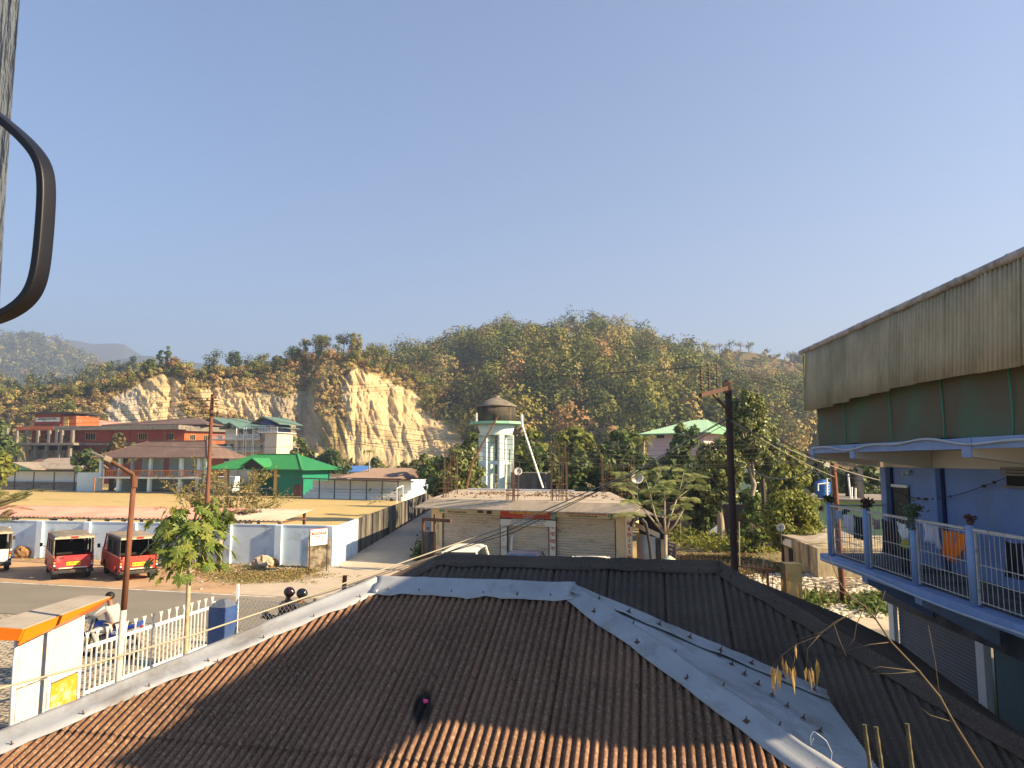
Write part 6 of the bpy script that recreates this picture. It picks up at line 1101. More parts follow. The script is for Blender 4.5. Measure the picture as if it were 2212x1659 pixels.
# ================================================================ CARS BEFORE THE SHOP
def car(label, px, py_top, y, body, name='parked_car', hz=1.5, rz=0., suv=False):
    T = thing(name, label, 'car', (0, 0, 0), 'cars parked before the shop'); W_ = .80
    low = [(-1.9, .35), (-1.92, .75), (-1.55, .95), (-1.0, .98), (1.3, 1.0), (1.85, .95), (1.9, .4)] if not suv else [(-1.9, .35), (-1.92, .9), (-1.6, 1.0), (1.8, 1.05), (1.9, .4)]
    mb = MB(); mb.prism([V(-W_, y_, z) for y_, z in low], (2*W_, 0, 0)); mb.build('body', body, T, bevel=.07)
    if not suv: up = [(-1.45, .97), (-.75, hz-.03), (.75, hz-.04), (1.65, 1.0)]; tp = [(-.80, hz-.05), (-.5, hz), (.5, hz), (.82, hz-.06)]
    else: up = [(-1.0, .99), (-.55, hz-.05), (1.65, hz-.05), (1.8, 1.04)]; tp = [(-.6, hz-.06), (-.4, hz), (1.5, hz), (1.68, hz-.06)]
    mb = MB(); k = .14; 
    vs = [V(-W_+.03, up[0][0], up[0][1]), V(W_-.03, up[0][0], up[0][1]), V(W_-.03, up[3][0], up[3][1]), V(-W_+.03, up[3][0], up[3][1]), V(-W_+k, up[1][0], up[1][1]), V(W_-k, up[1][0], up[1][1]), V(W_-k, up[2][0], up[2][1]), V(-W_+k, up[2][0], up[2][1])]; mb.hexa(vs); mb.build('glasshouse', m_glass, T)
    mb = MB(); mb.hexa([V(-W_+k-.02, tp[0][0], tp[0][1]), V(W_-k+.02, tp[0][0], tp[0][1]), V(W_-k+.02, tp[3][0], tp[3][1]), V(-W_+k-.02, tp[3][0], tp[3][1]), V(-W_+k+.12, tp[1][0], hz+.035), V(W_-k-.12, tp[1][0], hz+.035), V(W_-k-.12, tp[2][0], hz+.035), V(-W_+k+.12, tp[2][0], hz+.035)]); mb.build('roof', body, T, bevel=.03)
    for a, c in ((0, 4), (1, 5), (2, 6), (3, 7)): mb = MB(); mb.beam(vs[a], vs[c], .07, .05); mb.build('roof_pillar', body, T)
    for s in (-1, 1): mb = MB(); mb.box((s*.92, -.62 if not suv else -.5, 1.04), (.16, .08, .12)); mb.build('mirror', m_blk if not suv else body, T, bevel=.03)
    for x, yy in ((-.7, -1.2), (.7, -1.2), (-.7, 1.2), (.7, 1.2)): wheel(T, x, yy, .3, .18)
    p = PY(px, py_top, y); T.location = (p.x, y, 0); T.rotation_euler = (0, 0, rz); return T
fz = sh.rz
m_cb = mat('dark_blue_car_paint', (.03, .045, .11), .25, .1, 1, dirt=(.10, .08, .07), damt=.3, spec=.6); m_cwh = mat('white_car_paint', (.74, .68, .55), .35, .05, 1, spec=.5)
car('dark blue car parked before the middle shutter', 1131, 1192, 28.2, m_cb, hz=1.46, rz=fz*.3); car('white car with sun on its roof parked before the right shutter', 1276, 1200, 26.6, m_cwh, hz=1.46, rz=fz*.3); v_ = car('white van like car with ribbed roof parked before the left shutter', 999, 1189, 29.0, m_cwh, hz=1.52, rz=fz*.3, suv=True)
# ================================================================ POLES
def pole(name, label, base, top, r0, r1, m, cat='pole', paint=None):
    T = thing(name, label, cat, base); b_, t_ = Vector(base), Vector(top); mb = MB(); n = 8
    pts = [b_.lerp(t_, i/n) for i in range(n+1)]; rs = [r0+(r1-r0)*i/n for i in range(n+1)]
    if paint:
        k = paint; q = b_.lerp(t_, k); mb.tube([b_, q], [r0, r0], 12); mb.build('painted_foot', mat('aged_white_foot', (.52, .47, .40), .7, .1, 5, dirt=(.3, .2, .12), damt=.35, dsc=5), T, True); mb = MB(); mb.tube([q+V(0, 0, .002), t_], [r0*.99, r1], 12)
    else: mb.tube(pts, rs, 12)
    mb.build('shaft', m, T, True); return T
m_pr = mat('red_rust_pole', (.17, .065, .035), .85, .3, 3, .2, 30, dirt=(.09, .045, .03), damt=.45, dsc=2.5, stretch=(1, 1, .3)); m_ins = mat('brown_insulator', (.10, .05, .03), .35, .1)
def wire(pts, r, name='wire'): mb = MB(); mb.tube(pts, r, 4, False); return mb
def span(p, q, sag, n=22): return [Vector(p).lerp(Vector(q), i/n)-V(0, 0, sag*4*(i/n)*(1-i/n)) for i in range(n+1)]
m_wire = mat('dark_wire', (.09, .08, .07), .6, .1); m_wire2 = mat('sunlit_cable', (.30, .27, .20), .6, .1)
# left mains pole
bL = G(440, 1233); tL = PY(459, 852, bL.y); TL = pole('utility_pole', 'rusty red utility pole with crossarms behind the papaya tree', bL, tL, .11, .075, m_pr)
for yy, w in ((866, .55), (879, .5), (893, .45)): p = PY(458, yy, bL.y); mb = MB(); mb.beam(p+V(-w, -.1, .0), p+V(w*.6, -.1, 0), .07, .05); c_ = mb.build('crossarm', m_rust, TL)
for (px, yy) in ((448, 862), (466, 858), (447, 876), (467, 872), (446, 890), (470, 890), (462, 850)): p = PY(px, yy, bL.y-.1); mb = MB(); mb.lathe(p-V(0, 0, .07), [(.03, 0), (.055, .03), (.05, .09), (.03, .13)], 8); mb.build('insulator', m_ins, TL, True)
# right mains pole
bR = V(PY(1588, 1240, 17).x, 17, 0); bR = PY(1595, 1440, 17); bR.z = 0; tR = PY(1572, 822, 17); TR = pole('utility_pole', 'thick dark rusty utility pole with a side arm of stacked insulators', bR, tR, .088, .082, mat('dark_rust_pole', (.09, .045, .032), .8, .25, 3, .2, 30, dirt=(.06, .035, .03), damt=.5, dsc=2, stretch=(1, 1, .3)))
e0, e1 = PY(1572, 838, 16.9), PY(1513, 854, 15.4); mb = MB(); mb.beam(e0, e1, .06, .09); mb.build('side_arm', MATS['dark_rust_pole'], TR); mb = MB(); mb.beam(PY(1573, 887, 17), e0.lerp(e1, .62), .045, .045); mb.build('arm_brace', m_rust, TR); mb = MB(); p = PY(1570, 838, 16.86); mb.box(p, (.17, .1, .26)); mb.build('arm_bracket', MATS['dark_rust_pole'], TR)
INS = []
for f, top in ((.96, 806), (.70, 801), (.40, 797)):
    p = e0.lerp(e1, f); h_ = .55; mb = MB(); prof = [(.012, -.1), (.012, .1)]
    for k in range(7): z_ = .12+k*.065; prof += [(.015, z_), (.04, z_+.02), (.015, z_+.035)]
    prof += [(.01, .66)]; mb.lathe(p, prof, 8); mb.build('insulator', m_ins, TR, True); INS.append(p+V(0, 0, .6))
for yy in (868, 905, 960, 1055): p = PY(1572+.034*(yy-822), yy, 17); mb = MB(); mb.tube([p-V(0, 0, .03), p+V(0, 0, .03)], .096, 12); mb.build('clamp', m_darkM, TR)
# far right pole behind the balcony
bB = G(1822, 1300); tB = PY(1800, 1000, bB.y); TB = pole('utility_pole', 'orange rusty pole standing just behind the balcony end', bB, tB, .11, .09, m_pr)
# street lamp pole
bS = PY(247, 1530, 12.4); bS.z = 0; tS = PY(290, 1030, 12.4); TS = pole('street_lamp', 'rusty street lamp pole with white painted foot leaning over the gate', bS, tS, .050, .040, m_pr, 'street lamp', paint=.53)
arm = [PY(289, 1030, 12.4), PY(286, 1024, 12.4), PY(240, 996, 12.1)]; mb = MB(); mb.tube(arm, [.04, .035, .03], 8); mb.build('lamp_arm', m_rust, TS, True)
mb = MB(); mb.tube([tS-V(0, 0, .18), tS+V(0, 0, .01)], .058, 12); mb.build('collar', m_pr, TS)
hd = Vector(PY(226, 990, 12.05)); ax = (PY(196, 976, 11.9)-PY(240, 996, 12.1)).normalized(); mb = MB(); mb.beam(PY(239, 995, 12.1), PY(222, 988, 12.0), .10, .09); mb.build('lamp_gear', mat('lamp_gear_tan', (.20, .16, .11), .7), TS, bevel=.015); mb = MB(); mb.beam(PY(224, 988, 12.0), PY(196, 976, 11.9), .15, .035); mb.build('lamp_head', mat('lamp_head_grey', (.10, .10, .10), .5), TS, bevel=.01)
# ---- wires
def wires(name, label, lst, r, m=m_wire, group=None):
    for i, (p, q, sag) in enumerate(lst):
        mb = MB(); mb.tube(span(p, q, sag), r, 4, False); o = mb.build(name, m, origin=Vector(p)); tag(o, label if isinstance(label, str) else label[i], 'wire', group)
hv = []
for (y0, ym, I, ye) in ((792, 812, INS[0], 838), (811, 817, INS[1], 828), (832, 829, INS[2], 846)):
    hv.append((PY(-70, y0, 62), I, 1.0)); hv.append((I, PY(2050, ye+40, 24), .25))
wires('power_line', 'thin high power line passing across the hills to the stacked insulators', hv, .0045, group='high power lines')
lt = []
for yl, yp, yr in ((868, 846, 944), (880, 858, 952), (892, 870, 963), (903, 878, 973), (912, 890, 983), (925, 896, 987)):
    pL = PY(460, yp, bL.y); lt.append((PY(-80, yl+3, 38), pL, .25)); lt.append((pL, PY(1960, yr-8, 30), 1.35))
wires('power_line', 'thin sagging line strung from the red rusty pole towards the blue building', lt, .009, group='low lines on the red rusty pole')
ms_ = PY(1510, 893, 30); wires('power_line', ['single black cable running level over the lane and the tower from the left', 'cable dropping from the tower side down to the pole behind the balcony'], [(PY(-60, 930, 50), ms_, 1.3), (ms_, PY(1797, 1030, 26.5), .3)], .011)
jr = lambda px, py: PY(px, py, 16.9)
wires('service_wire', ['upper drooping service wire from the dark pole to the balcony slab', 'second service wire fanning from the dark pole to the pole behind the balcony', 'third service wire fanning from the dark pole past the balcony', 'fourth service wire running low from the dark pole to the far right'],
      [(jr(1575, 838), PY(1787, 992, 17.2), .35), (jr(1577, 905), PY(1803, 1030, 26), .1), (jr(1577, 908), PY(1910, 1057, 19), .1), (jr(1577, 912), PY(1912, 1040, 24), .15)], .012, m_wire2)
wires('service_wire', 'slack loop of cable hanging between the dark pole and the balcony slab', [(PY(1616, 1010, 20), PY(1789, 993, 17.2), .38)], .014, m_wire2)
def pw(pts, r, label, m=m_wire, name='service_cable'):
    P = [PY(*p) for p in pts]; out = []
    for i in range(len(P)-1):
        for k in range(6): out.append(P[i].lerp(P[i+1], k/6))
    out.append(P[-1]); mb = MB(); mb.tube(out, r, 6, False); tag(mb.build(name, m, origin=P[0], smooth=True), label, 'cable')
pw([(1576, 900, 17), (1359, 1024, 15), (1110, 1131, 13), (864, 1217, 11.4), (640, 1297, 10.0), (432, 1367, 8.8), (200, 1434, 7.7), (0, 1487, 7), (-80, 1508, 6.7)], .0115, 'long black service cable from the dark pole over both roofs to the lower left', m_wire2)
pw([(1576, 902, 17), (1359, 1030, 15), (1110, 1141, 13), (864, 1229, 11.4), (700, 1282, 10.3), (560, 1320, 9.7)], .008, 'thinner cable running just beneath the long service cable')
pw([(1576, 911, 17), (1412, 1003, 15.5), (1110, 1150, 13), (864, 1224, 11.4), (740, 1268, 10.8), (790, 1280, 10.5)], .008, 'third cable crossing the shop front and ending on the ridge cap')
# ================================================================ GATE, PILLAR, CHAIN LINK, BOARD SHELTER
m_gw = mat('gate_white', (.78, .74, .70), .4, .05, 5, dirt=(.5, .38, .28), damt=.2, dsc=5)
gp0, gp1 = PZ(187, 1397, 1.47), PZ(458, 1311, 1.5); gp0.z = gp1.z = 0; gd = (gp1-gp0).normalized(); T = thing('picket_gate', 'white painted steel gate of upright bars with forked tips beside the blue pillar', 'gate', (gp0+gp1)/2); gl_ = (gp1-gp0).length; Z = V(0, 0, 1)
mb = MB(); mb.beam(gp0+Z*1.46, gp1+Z*1.50, .035, .06); mb.beam(gp0+Z*.62, gp1+Z*.64, .035, .05); mb.beam(gp0+Z*.16, gp1+Z*.16, .035, .05); mb.build('rail', m_gw, T)
n = 30; 
for i in range(n+1):
    q = gp0.lerp(gp1, i/n); mb = MB(); tall = i % 2 == 0; mb.beam(q+Z*.1, q+Z*(1.62 if tall else 1.44), .022, .022)
    if tall:
        for k in (-1, 0, 1): mb.beam(q+Z*1.60, q+Z*1.74+gd*.045*k, .014, .014)
    mb.build('bar', m_gw, T)
mb = MB(); mb.beam(gp1+gd*.05, gp1+gd*.05+Z*1.62, .07, .07); mb.build('gate_post', m_gw, T)
pc = V(-6.95, 17.75, 0); T = thing('gate_pillar', 'square blue painted pillar with a blunt pyramid cap at the end of the white gate', 'pillar', pc)
m_bp = mat('deep_blue_paint', (.03, .065, .19), .9, .25, 4, .6, 25, dirt=(.06, .08, .13), damt=.4, dsc=3); mb = MB(); rz_ = math.atan2(gd.y, gd.x); mb.box(pc+Z*.76, (.46, .46, 1.52), rz_); mb.build('shaft', m_bp, T, bevel=.02)
mb = MB(); c_ = [pc+Z*1.522+V(math.cos(rz_+a), math.sin(rz_+a), 0)*.325 for a in (math.pi/4, 3*math.pi/4, 5*math.pi/4, 7*math.pi/4)]; t_ = [pc+Z*1.68+V(math.cos(rz_+a), math.sin(rz_+a), 0)*.10 for a in (math.pi/4, 3*math.pi/4, 5*math.pi/4, 7*math.pi/4)]; mb.hexa(c_+t_); mb.build('cap', mat('rough_blue_grey', (.10, .12, .17), .95, .3, 20, .8, 50), T)
# chain link
cA, cB = V(-6.75, 18.1, 0), V(-4.3, 17.0, 0); T = thing('chain_link_fence', 'short run of sagging chain link fence right of the blue pillar', 'fence', cA); mb = MB(); mb.beam(cA, cA+Z*1.98, .055, .055); mb.build('post', m_gw, T)
mb = MB(); cd = (cB-cA).normalized(); cl_ = (cB-cA).length; st_ = .105
for s in (-1, 1):
    k = -1.8
    while k < cl_+1.8:
        pts = []
        for j in range(19):
            z_ = .05+1.65*j/18; x = k+s*(z_-.05)*.85
            if 0 <= x <= cl_: pts.append(cA+cd*x+Z*min(z_-.06*math.sin(x*2), 1.66)+V(0, 0, 0))
        if len(pts) > 1: mb.tube(pts, .0052, 3, False)
        k += st_*1.2
mb.build('wire_mesh', mat('galv_wire', (.48, .46, .42), .5, .1), T)
mb = MB(); mb.tube([cA+Z*1.66, cB+Z*1.6], .006, 4); mb.build('top_wire', MATS['galv_wire'], T)
# board shelter
PP = [PZ(20, 1614, .36), PZ(98, 1576, .36), PZ(165, 1540, .36)]; [setattr(p_, 'z', 0) for p_ in PP]; T = thing('notice_board_shelter', 'white notice board on round posts under a narrow roof with bright orange edge', 'notice board', PP[1]); m_bd = mat('board_white', (.60, .54, .47), .6, .05, 2, .05, 10, dirt=(.60, .50, .42), damt=.2, dsc=2, stretch=(2, 2, .4)); m_org = mat('orange_sheet', (.95, .22, .005), .4, .04, 1)
for p in PP: mb = MB(); mb.tube([p+Z*.34, p+Z*2.2], .038, 12); mb.build('post', m_whiteM, T, True)
bd = (PP[2]-PP[0]).normalized(); bn = V(-bd.y, bd.x, 0)
def panel(p, q, z0, z1, m, nm='panel'): 
    mb = MB(); a = p+bd*.06; c = q-bd*.06; mb.wallbox(a, c, z0, z1, .03); mb.build(nm, m, T)
m_rp = mat('orange_stained_panel', (.72, .62, .48), .7, .1, 2, dirt=(.72, .28, .02), damt=.8, dsc=2.2, stretch=(1, 1, 1.4))
panel(PP[0], PP[1], 1.26, 2.12, m_bd); panel(PP[0], PP[1], .52, 1.23, m_bd); panel(PP[1], PP[2], 1.12, 2.10, m_bd); panel(PP[1], PP[2], .42, 1.09, m_rp)
mb = MB()
for p, s in ((PP[0], 1), (PP[1], 1), (PP[2], -1), (PP[1], -1)):
    for z_ in (.7, 1.05, 1.45, 1.9): mb.beam(p+Z*z_, p+bd*.08*s+Z*z_, .012, .03)
mb.build('bracket', m_whiteM, T)
q0 = PP[0]-bd*.28; q1 = PP[2]+bd*.42; mb = MB(); cv_ = [q0+bn*.30+Z*2.22, q1+bn*.28+Z*2.36, q1-bn*.24+Z*2.42, q0-bn*.28+Z*2.30]
mb.hexa([q0-bn*.30+Z*2.27, q1-bn*.24+Z*2.36, q1+bn*.30+Z*2.38, q0+bn*.42+Z*2.31, q0-bn*.30+Z*2.30, q1-bn*.24+Z*2.39, q1+bn*.30+Z*2.41, q0+bn*.42+Z*2.34]); mb.build('roof', mat('grey_board_roof', (.33, .29, .24), .9, .15, 2, dirt=(.2, .17, .14), damt=.4), T)
mb = MB(); mb.hexa([q0-bn*.26+Z*2.04, q1-bn*.08+bd*(-.14)+Z*2.17, q1-bn*.06+bd*(-.14)+Z*2.17, q0-bn*.24+Z*2.04, q0-bn*.36+Z*2.295, q1-bn*.30+Z*2.385, q1-bn*.27+Z*2.385, q0-bn*.33+Z*2.295]); mb.build('orange_fascia', m_org, T)
mb = MB(); mb.hexa([q0-bn*.28+Z*2.12-bd*.01, q0-bn*.26+Z*2.12-bd*.03, q0+bn*.36+Z*2.12-bd*.03, q0+bn*.36+Z*2.12-bd*.01, q0-bn*.36+Z*2.295-bd*.01, q0-bn*.34+Z*2.295-bd*.03, q0+bn*.42+Z*2.335-bd*.03, q0+bn*.42+Z*2.335-bd*.01]); mb.build('end_fascia', m_org, T)
# ================================================================ PEOPLE AND MOTORBIKES
m_skin = mat('brown_skin', (.24, .12, .07), .55, .05, 20); m_hair = mat('black_hair', (.012, .010, .009), .6, .2, 40)
def skin(name, nodes, edges, m, par, sub=2):
    me = bpy.data.meshes.new(name); me.from_pydata([n_[:3] for n_ in nodes], edges, []); me.materials.append(m); o = bpy.data.objects.new(name, me); COL.objects.link(o); o.parent = par
    sk = o.modifiers.new('k', 'SKIN'); sk.use_smooth_shade = True; ly = me.skin_vertices[0] if me.skin_vertices else None
    if ly is None:
        bpy.context.view_layer.objects.active = o; o.select_set(True); bpy.ops.mesh.customdata_skin_add(); o.select_set(False); ly = me.skin_vertices[0]
    for i, n_ in enumerate(nodes): r_ = n_[3]; ly.data[i].radius = (r_, n_[4] if len(n_) > 4 else r_)
    ly.data[0].use_root = True; su = o.modifiers.new('s', 'SUBSURF'); su.levels = sub; su.render_levels = sub; return o
def rider(label, loc, rz, top, bot, helmet=None, hands_fwd=True, seat_z=.80, stripes=False, cat='person', stand=False):
    """person facing +y; local origin on the ground below the hips"""
    T = thing('person', label, cat, (0, 0, 0)); s = seat_z
    if stand: hip, ch, nk = (0, 0, .92), (0, .03, 1.28), (0, .06, 1.50)
    else: hip, ch, nk = (0, 0, s+.06), (0, .07, s+.40), (0, .12, s+.60)
    hz_ = nk[2]+.17; hd_ = (0, nk[1]+.05, hz_)
    B_ = [(*hip, .12, .15), (hip[0], hip[1]+.02, hip[2]+.18, .11, .14), (*ch, .12, .16), (0, nk[1], nk[2]-.05, .07), (0, nk[1]+.02, nk[2]+.04, .055), (0, hd_[1], hz_, .085, .095), (0, hd_[1]+.01, hz_+.08, .075)]
    E_ = [(0, 1), (1, 2), (2, 3), (3, 4), (4, 5), (5, 6)]; fing = []
    for sd in (-1, 1):
        i0 = len(B_); sh_ = (sd*.18, ch[1]+.02, nk[2]-.07)
        if hands_fwd: el = (sd*.27, ch[1]+.22, ch[2]-.02); ha = (sd*.27, ch[1]+.45, ch[2]-.08)
        else: el = (sd*.24, ch[1]-.02, ch[2]-.10); ha = (sd*.22, ch[1]+.14, ch[2]-.26)
        B_ += [(*sh_, .062), (*el, .045), (*ha, .028), (ha[0], ha[1]+.06, ha[2]-.01, .038, .022)]; E_ += [(2, i0), (i0, i0+1), (i0+1, i0+2), (i0+2, i0+3)]
        for k in range(4): j = len(B_); x = ha[0]+(k-1.5)*.02; B_ += [(x, ha[1]+.10, ha[2]-.012, .009), (x, ha[1]+.13, ha[2]-.035-.004*abs(k-1.5), .008), (x, ha[1]+.11, ha[2]-.055, .007)]; E_ += [(i0+3, j), (j, j+1), (j+1, j+2)]
        j = len(B_); B_ += [(ha[0]-sd*.04, ha[1]+.05, ha[2]-.02, .010), (ha[0]-sd*.045, ha[1]+.08, ha[2]-.045, .008)]; E_ += [(i0+3, j), (j, j+1)]
        i1 = len(B_)
        if stand: kn, an, to = (sd*.11, .04, .48), (sd*.11, 0, .09), (sd*.12, .16, .04)
        else: kn, an, to = (sd*.20, .42, s-.02), (sd*.20, .22, s-.44), (sd*.20, .40, s-.49)
        B_ += [(sd*.09, hip[1]+.03, hip[2]-.03, .09), (*kn, .06), (*an, .04), (*to, .04)]; E_ += [(0, i1), (i1, i1+1), (i1+1, i1+2), (i1+2, i1+3)]
    skin('body', B_, E_, m_skin, T)
    pick = lambda ids, g: [tuple(B_[i][:3])+tuple(r_+g for r_ in B_[i][3:]) for i in ids]
    aL, aR = 7, 7+4+12+2+4
    # jacket: torso + arms
    nl = [0, 1, 2, 3, aL, aL+1, aL+2, aR, aR+1, aR+2]; nd = pick(nl, .022); skin('jacket', nd, [(0, 1), (1, 2), (2, 3), (2, 4), (4, 5), (5, 6), (2, 7), (7, 8), (8, 9)], top, T)
    lL = aL+4+12+2; lR = aR+4+12+2; nl = [0, lL, lL+1, lL+2, lR, lR+1, lR+2]; skin('trousers', pick(nl, .024), [(0, 1), (1, 2), (2, 3), (0, 4), (4, 5), (5, 6)], bot, T)
    for j in (lL, lR): a_, t_ = B_[j+2], B_[j+3]; skin('shoe', [(a_[0], a_[1]-.03, a_[2]-.03, .045), (t_[0], t_[1]-.03, t_[2], .045), (t_[0], t_[1]+.05, t_[2]-.005, .035)], [(0, 1), (1, 2)], m_blk, T)
    mb = MB(); mb.ball((0, hd_[1]+.105, hz_), .018, 8, (1, 1.2, 1.4)); 
    for sd in (-1, 1): mb.ball((sd*.098, hd_[1], hz_), .025, 8, (.4, .8, 1.2))
    mb.build('nose_and_ears', m_skin, T, True); mb = MB()
    for sd in (-1, 1): mb.ball((sd*.035, hd_[1]+.092, hz_+.03), .012, 8)
    mb.box((0, hd_[1]+.097, hz_-.05), (.05, .01, .008)); mb.build('eyes_and_mouth', m_ink, T, True)
    mb = MB()
    if helmet: mb.ball((0, hd_[1], hz_+.04), .145, 16, (.92, 1.05, .95)); mb.build('helmet', helmet, T, True); mb = MB(); mb.ball((0, hd_[1]+.05, hz_+.03), .115, 12, (.98, 1, .5)); mb.build('visor', m_glass, T, True)
    else: mb.ball((0, hd_[1]-.022, hz_+.055), .112, 14, (.95, 1.05, .92)); mb.build('hair', m_hair, T, True)
    if stripes:
        for sd in (-1, 1):
            for k in (-1, 0, 1):
                mb = MB(); a_, e_, h_ = B_[aL if sd < 0 else aR], B_[(aL if sd < 0 else aR)+1], B_[(aL if sd < 0 else aR)+2]; up_ = V(0, 0, 1)
                mb.tube([V(*a_[:3])+V(sd*.05, 0, .055+.018*k), V(*e_[:3])+V(sd*.055, 0, .03+.018*k), V(*h_[:3])+V(sd*.04, 0, .02+.012*k)], .006, 4); mb.build('stripe', m_white, T, True); mb = MB()
                j = lL if sd < 0 else lR; h2_, k2, a2_ = B_[j], B_[j+1], B_[j+2]; mb.tube([V(*h2_[:3])+V(sd*.11, .05, .04+.02*k), V(*k2[:3])+V(sd*.083, .0, .0+.02*k), V(*a2_[:3])+V(sd*.062, -.0+.016*k, .05)], .007, 4); mb.build('stripe', m_white, T, True)
    T.location = loc; T.rotation_euler = (0, 0, rz); return T
def bike(label, loc, rz, paint, mark=None):
    T = thing('motorbike', label, 'motorbike', (0, 0, 0)); r = .30
    for y, nm in ((-.64, 'wheel'), (.64, 'wheel')):
        mb = MB(); n = 24; mb.tube([(0, y+r*.9*math.cos(a), r+r*.9*math.sin(a)) for a in np.linspace(0, 2*math.pi, n+1)], .045, 8, False); w_ = mb.build('wheel', m_tyre, T, True); mb = MB(); mb.tube([(0, y+r*.72*math.cos(a), r+r*.72*math.sin(a)) for a in np.linspace(0, 2*math.pi, n+1)], .014, 6, False); mb.tube([(-.05, y, r), (.05, y, r)], .04, 8)
        for k in range(10): a = k*math.pi/5; mb.tube([(0, y, r), (0, y+r*.72*math.cos(a), r+r*.72*math.sin(a))], .006, 4)
        mb.build('rim', m_rim, w_, True)
    mb = MB(); mb.beam((0, .25, .45), (0, -.35, .42), .2, .24); mb.box((0, -.02, .38), (.24, .34, .30)); mb.build('engine', mat('engine_grey', (.18, .17, .16), .5, .3, 8), T, bevel=.03)
    mb = MB(); mb.ball((0, .20, .80), .2, 14, (.62, 1.25, .62)); mb.build('fuel_tank', paint, T, True); mb = MB(); mb.ball((0, -.28, .84), .2, 12, (.62, 2.1, .35)); mb.build('seat', m_blk, T, True)
    mb = MB(); mb.prism([(-.13, -.25, .62), (-.13, -.25, .76), (-.13, -.85, .90), (-.13, -.95, .98), (-.13, -.85, .80)], (.26, 0, 0)); mb.build('tail_cowl', paint, T, bevel=.03); mb = MB(); mb.prism([(-.15, -.05, .52), (-.15, -.05, .68), (-.15, -.5, .74), (-.15, -.42, .60)], (.30, 0, 0)); sc_ = mb.build('side_cover', paint, T, bevel=.02)
    if mark: txt(mark, .11, (-.156, -.26, .66), -math.pi/2, m_white, sc_)
    for sd in (-1, 1): mb = MB(); mb.tube([(sd*.07, .64, .30), (sd*.07, .44, .95)], .022, 8); mb.build('fork', m_rim, T, True); mb = MB(); mb.tube([(0, .42, 1.02), (sd*.30, .38, 1.08), (sd*.38, .30, 1.06)], .014, 6); mb.tube([(sd*.3, .38, 1.07), (sd*.36, .36, 1.25)], .008, 5); mb.box((sd*.37, .36, 1.27), (.10, .02, .06)); mb.build('handlebar', m_blk, T)
    mb = MB(); mb.ball((0, .54, .90), .10, 12, (1, .8, 1)); mb.build('headlight', m_tlw, T, True); mb = MB(); mb.box((0, -.98, .82), (.12, .04, .07)); mb.build('tail_light', m_tl, T); mb = MB(); mb.tube([(.16, .1, .3), (.17, -.3, .28), (.18, -.85, .36)], .035, 8); mb.build('exhaust', m_rim, T, True)
    mb = MB(); mb.prism([(-.07, .95*.4, .60), (-.07, .62, .64), (-.07, .90, .52), (-.07, .62, .60)], (.14, 0, 0)); mb.build('mudguard', paint, T)
    mb = MB(); mb.tube([(0, -.64, .30), (0, -.1, .34), (0, .1, .75), (0, .42, .95)], .022, 6); mb.tube([(0, -.1, .34), (0, -.5, .75)], .02, 6); mb.build('frame', m_blk, T, True); T.location = loc; T.rotation_euler = (0, 0, rz); return T
m_bb_ = mat('royal_blue_bike_paint', (.02, .07, .40), .25, .1, 2, spec=.6); m_jk = mat('grey_tracksuit', (.36, .33, .31), .9, .1, 10)
mloc = G(232, 1421); brz = R(78)
bike('blue and black motorbike standing on the paving behind the white gate', mloc, brz, m_bb_, 'HBX'); dvb = V(-math.sin(brz), math.cos(brz), 0)
rider('motorcyclist in grey tracksuit with white side stripes seated on the blue motorbike', mloc-dvb*.12, brz, m_jk, m_jk, None, True, .72, True)
m2 = PY(638, 1300, 19.6); m2.z = 0; brz2 = R(-105); bike('dark motorbike hidden below the chain link fence, carrying two helmeted riders', m2, brz2, m_blk); dvb = V(-math.sin(brz2), math.cos(brz2), 0); m_hb = mat('glossy_black_helmet', (.01, .012, .014), .12, .05, spec=.6); m_hr = mat('dark_maroon_helmet', (.03, .008, .012), .15, .05, spec=.6)
rider('rider with a glossy black helmet seen through the chain link', m2+dvb*.02, brz2, m_cvd, m_cvd, m_hb, True, .68); rider('pillion passenger with a dark maroon helmet behind the black helmeted rider', m2-dvb*.36, brz2, m_hr, m_cvd, m_hr, True, .70)
pg = pv.at(pv.s_(236, 1010), 1.2, z1); T = rider('person in a pale blue shirt leaning at the left corner of the upper gallery', (0, 0, 0), 0, mat('pale_blue_shirt', (.45, .55, .72), .9), m_cvd, None, True, .8, stand=True); T.location = pg; T.rotation_euler = (0, 0, R(160))
# ================================================================ RIGHT HAND LOT
m_gal = mat('green_yellow_wall', (.42, .52, .26), .85, .1)
def simple(name, label, cat, f, boxes, m): mb = MB(); [f.box(mb, *q) for q in boxes]; return tag(mb.build(name, m, origin=f.at((boxes[0][0]+boxes[0][1])/2, boxes[0][2])), label, cat)
# leftover plot: brick boundary wall
w1 = Fac(PY(1440, 1120, 52), PY(1780, 1125, 47)); zb_ = w1.z_(1600, 1090)
def brickmat():
    m, nt, b, Nn, Ln = newmat('dark_brick'); tc = Nn('ShaderNodeTexCoord'); mp = Nn('ShaderNodeMapping'); mp.inputs['Rotation'].default_value = (math.pi/2, 0, 0); Ln(tc.outputs['Object'], mp.inputs[0]); br = Nn('ShaderNodeTexBrick'); br.inputs['Scale'].default_value = 3.2; br.inputs['Color1'].default_value = (.16, .07, .04, 1); br.inputs['Color2'].default_value = (.10, .05, .035, 1); br.inputs['Mortar'].default_value = (.10, .085, .07, 1); Ln(mp.outputs[0], br.inputs[0]); Ln(br.outputs[0], b.inputs['Base Color']); b.inputs['Roughness'].default_value = .9; return m
m_brick = brickmat(); tag(w1.part('brick_wall', m_brick, None, (0, w1.L, 0, .25, 0, zb_)), 'long dark brick wall at the back of the vegetable plot', 'wall')
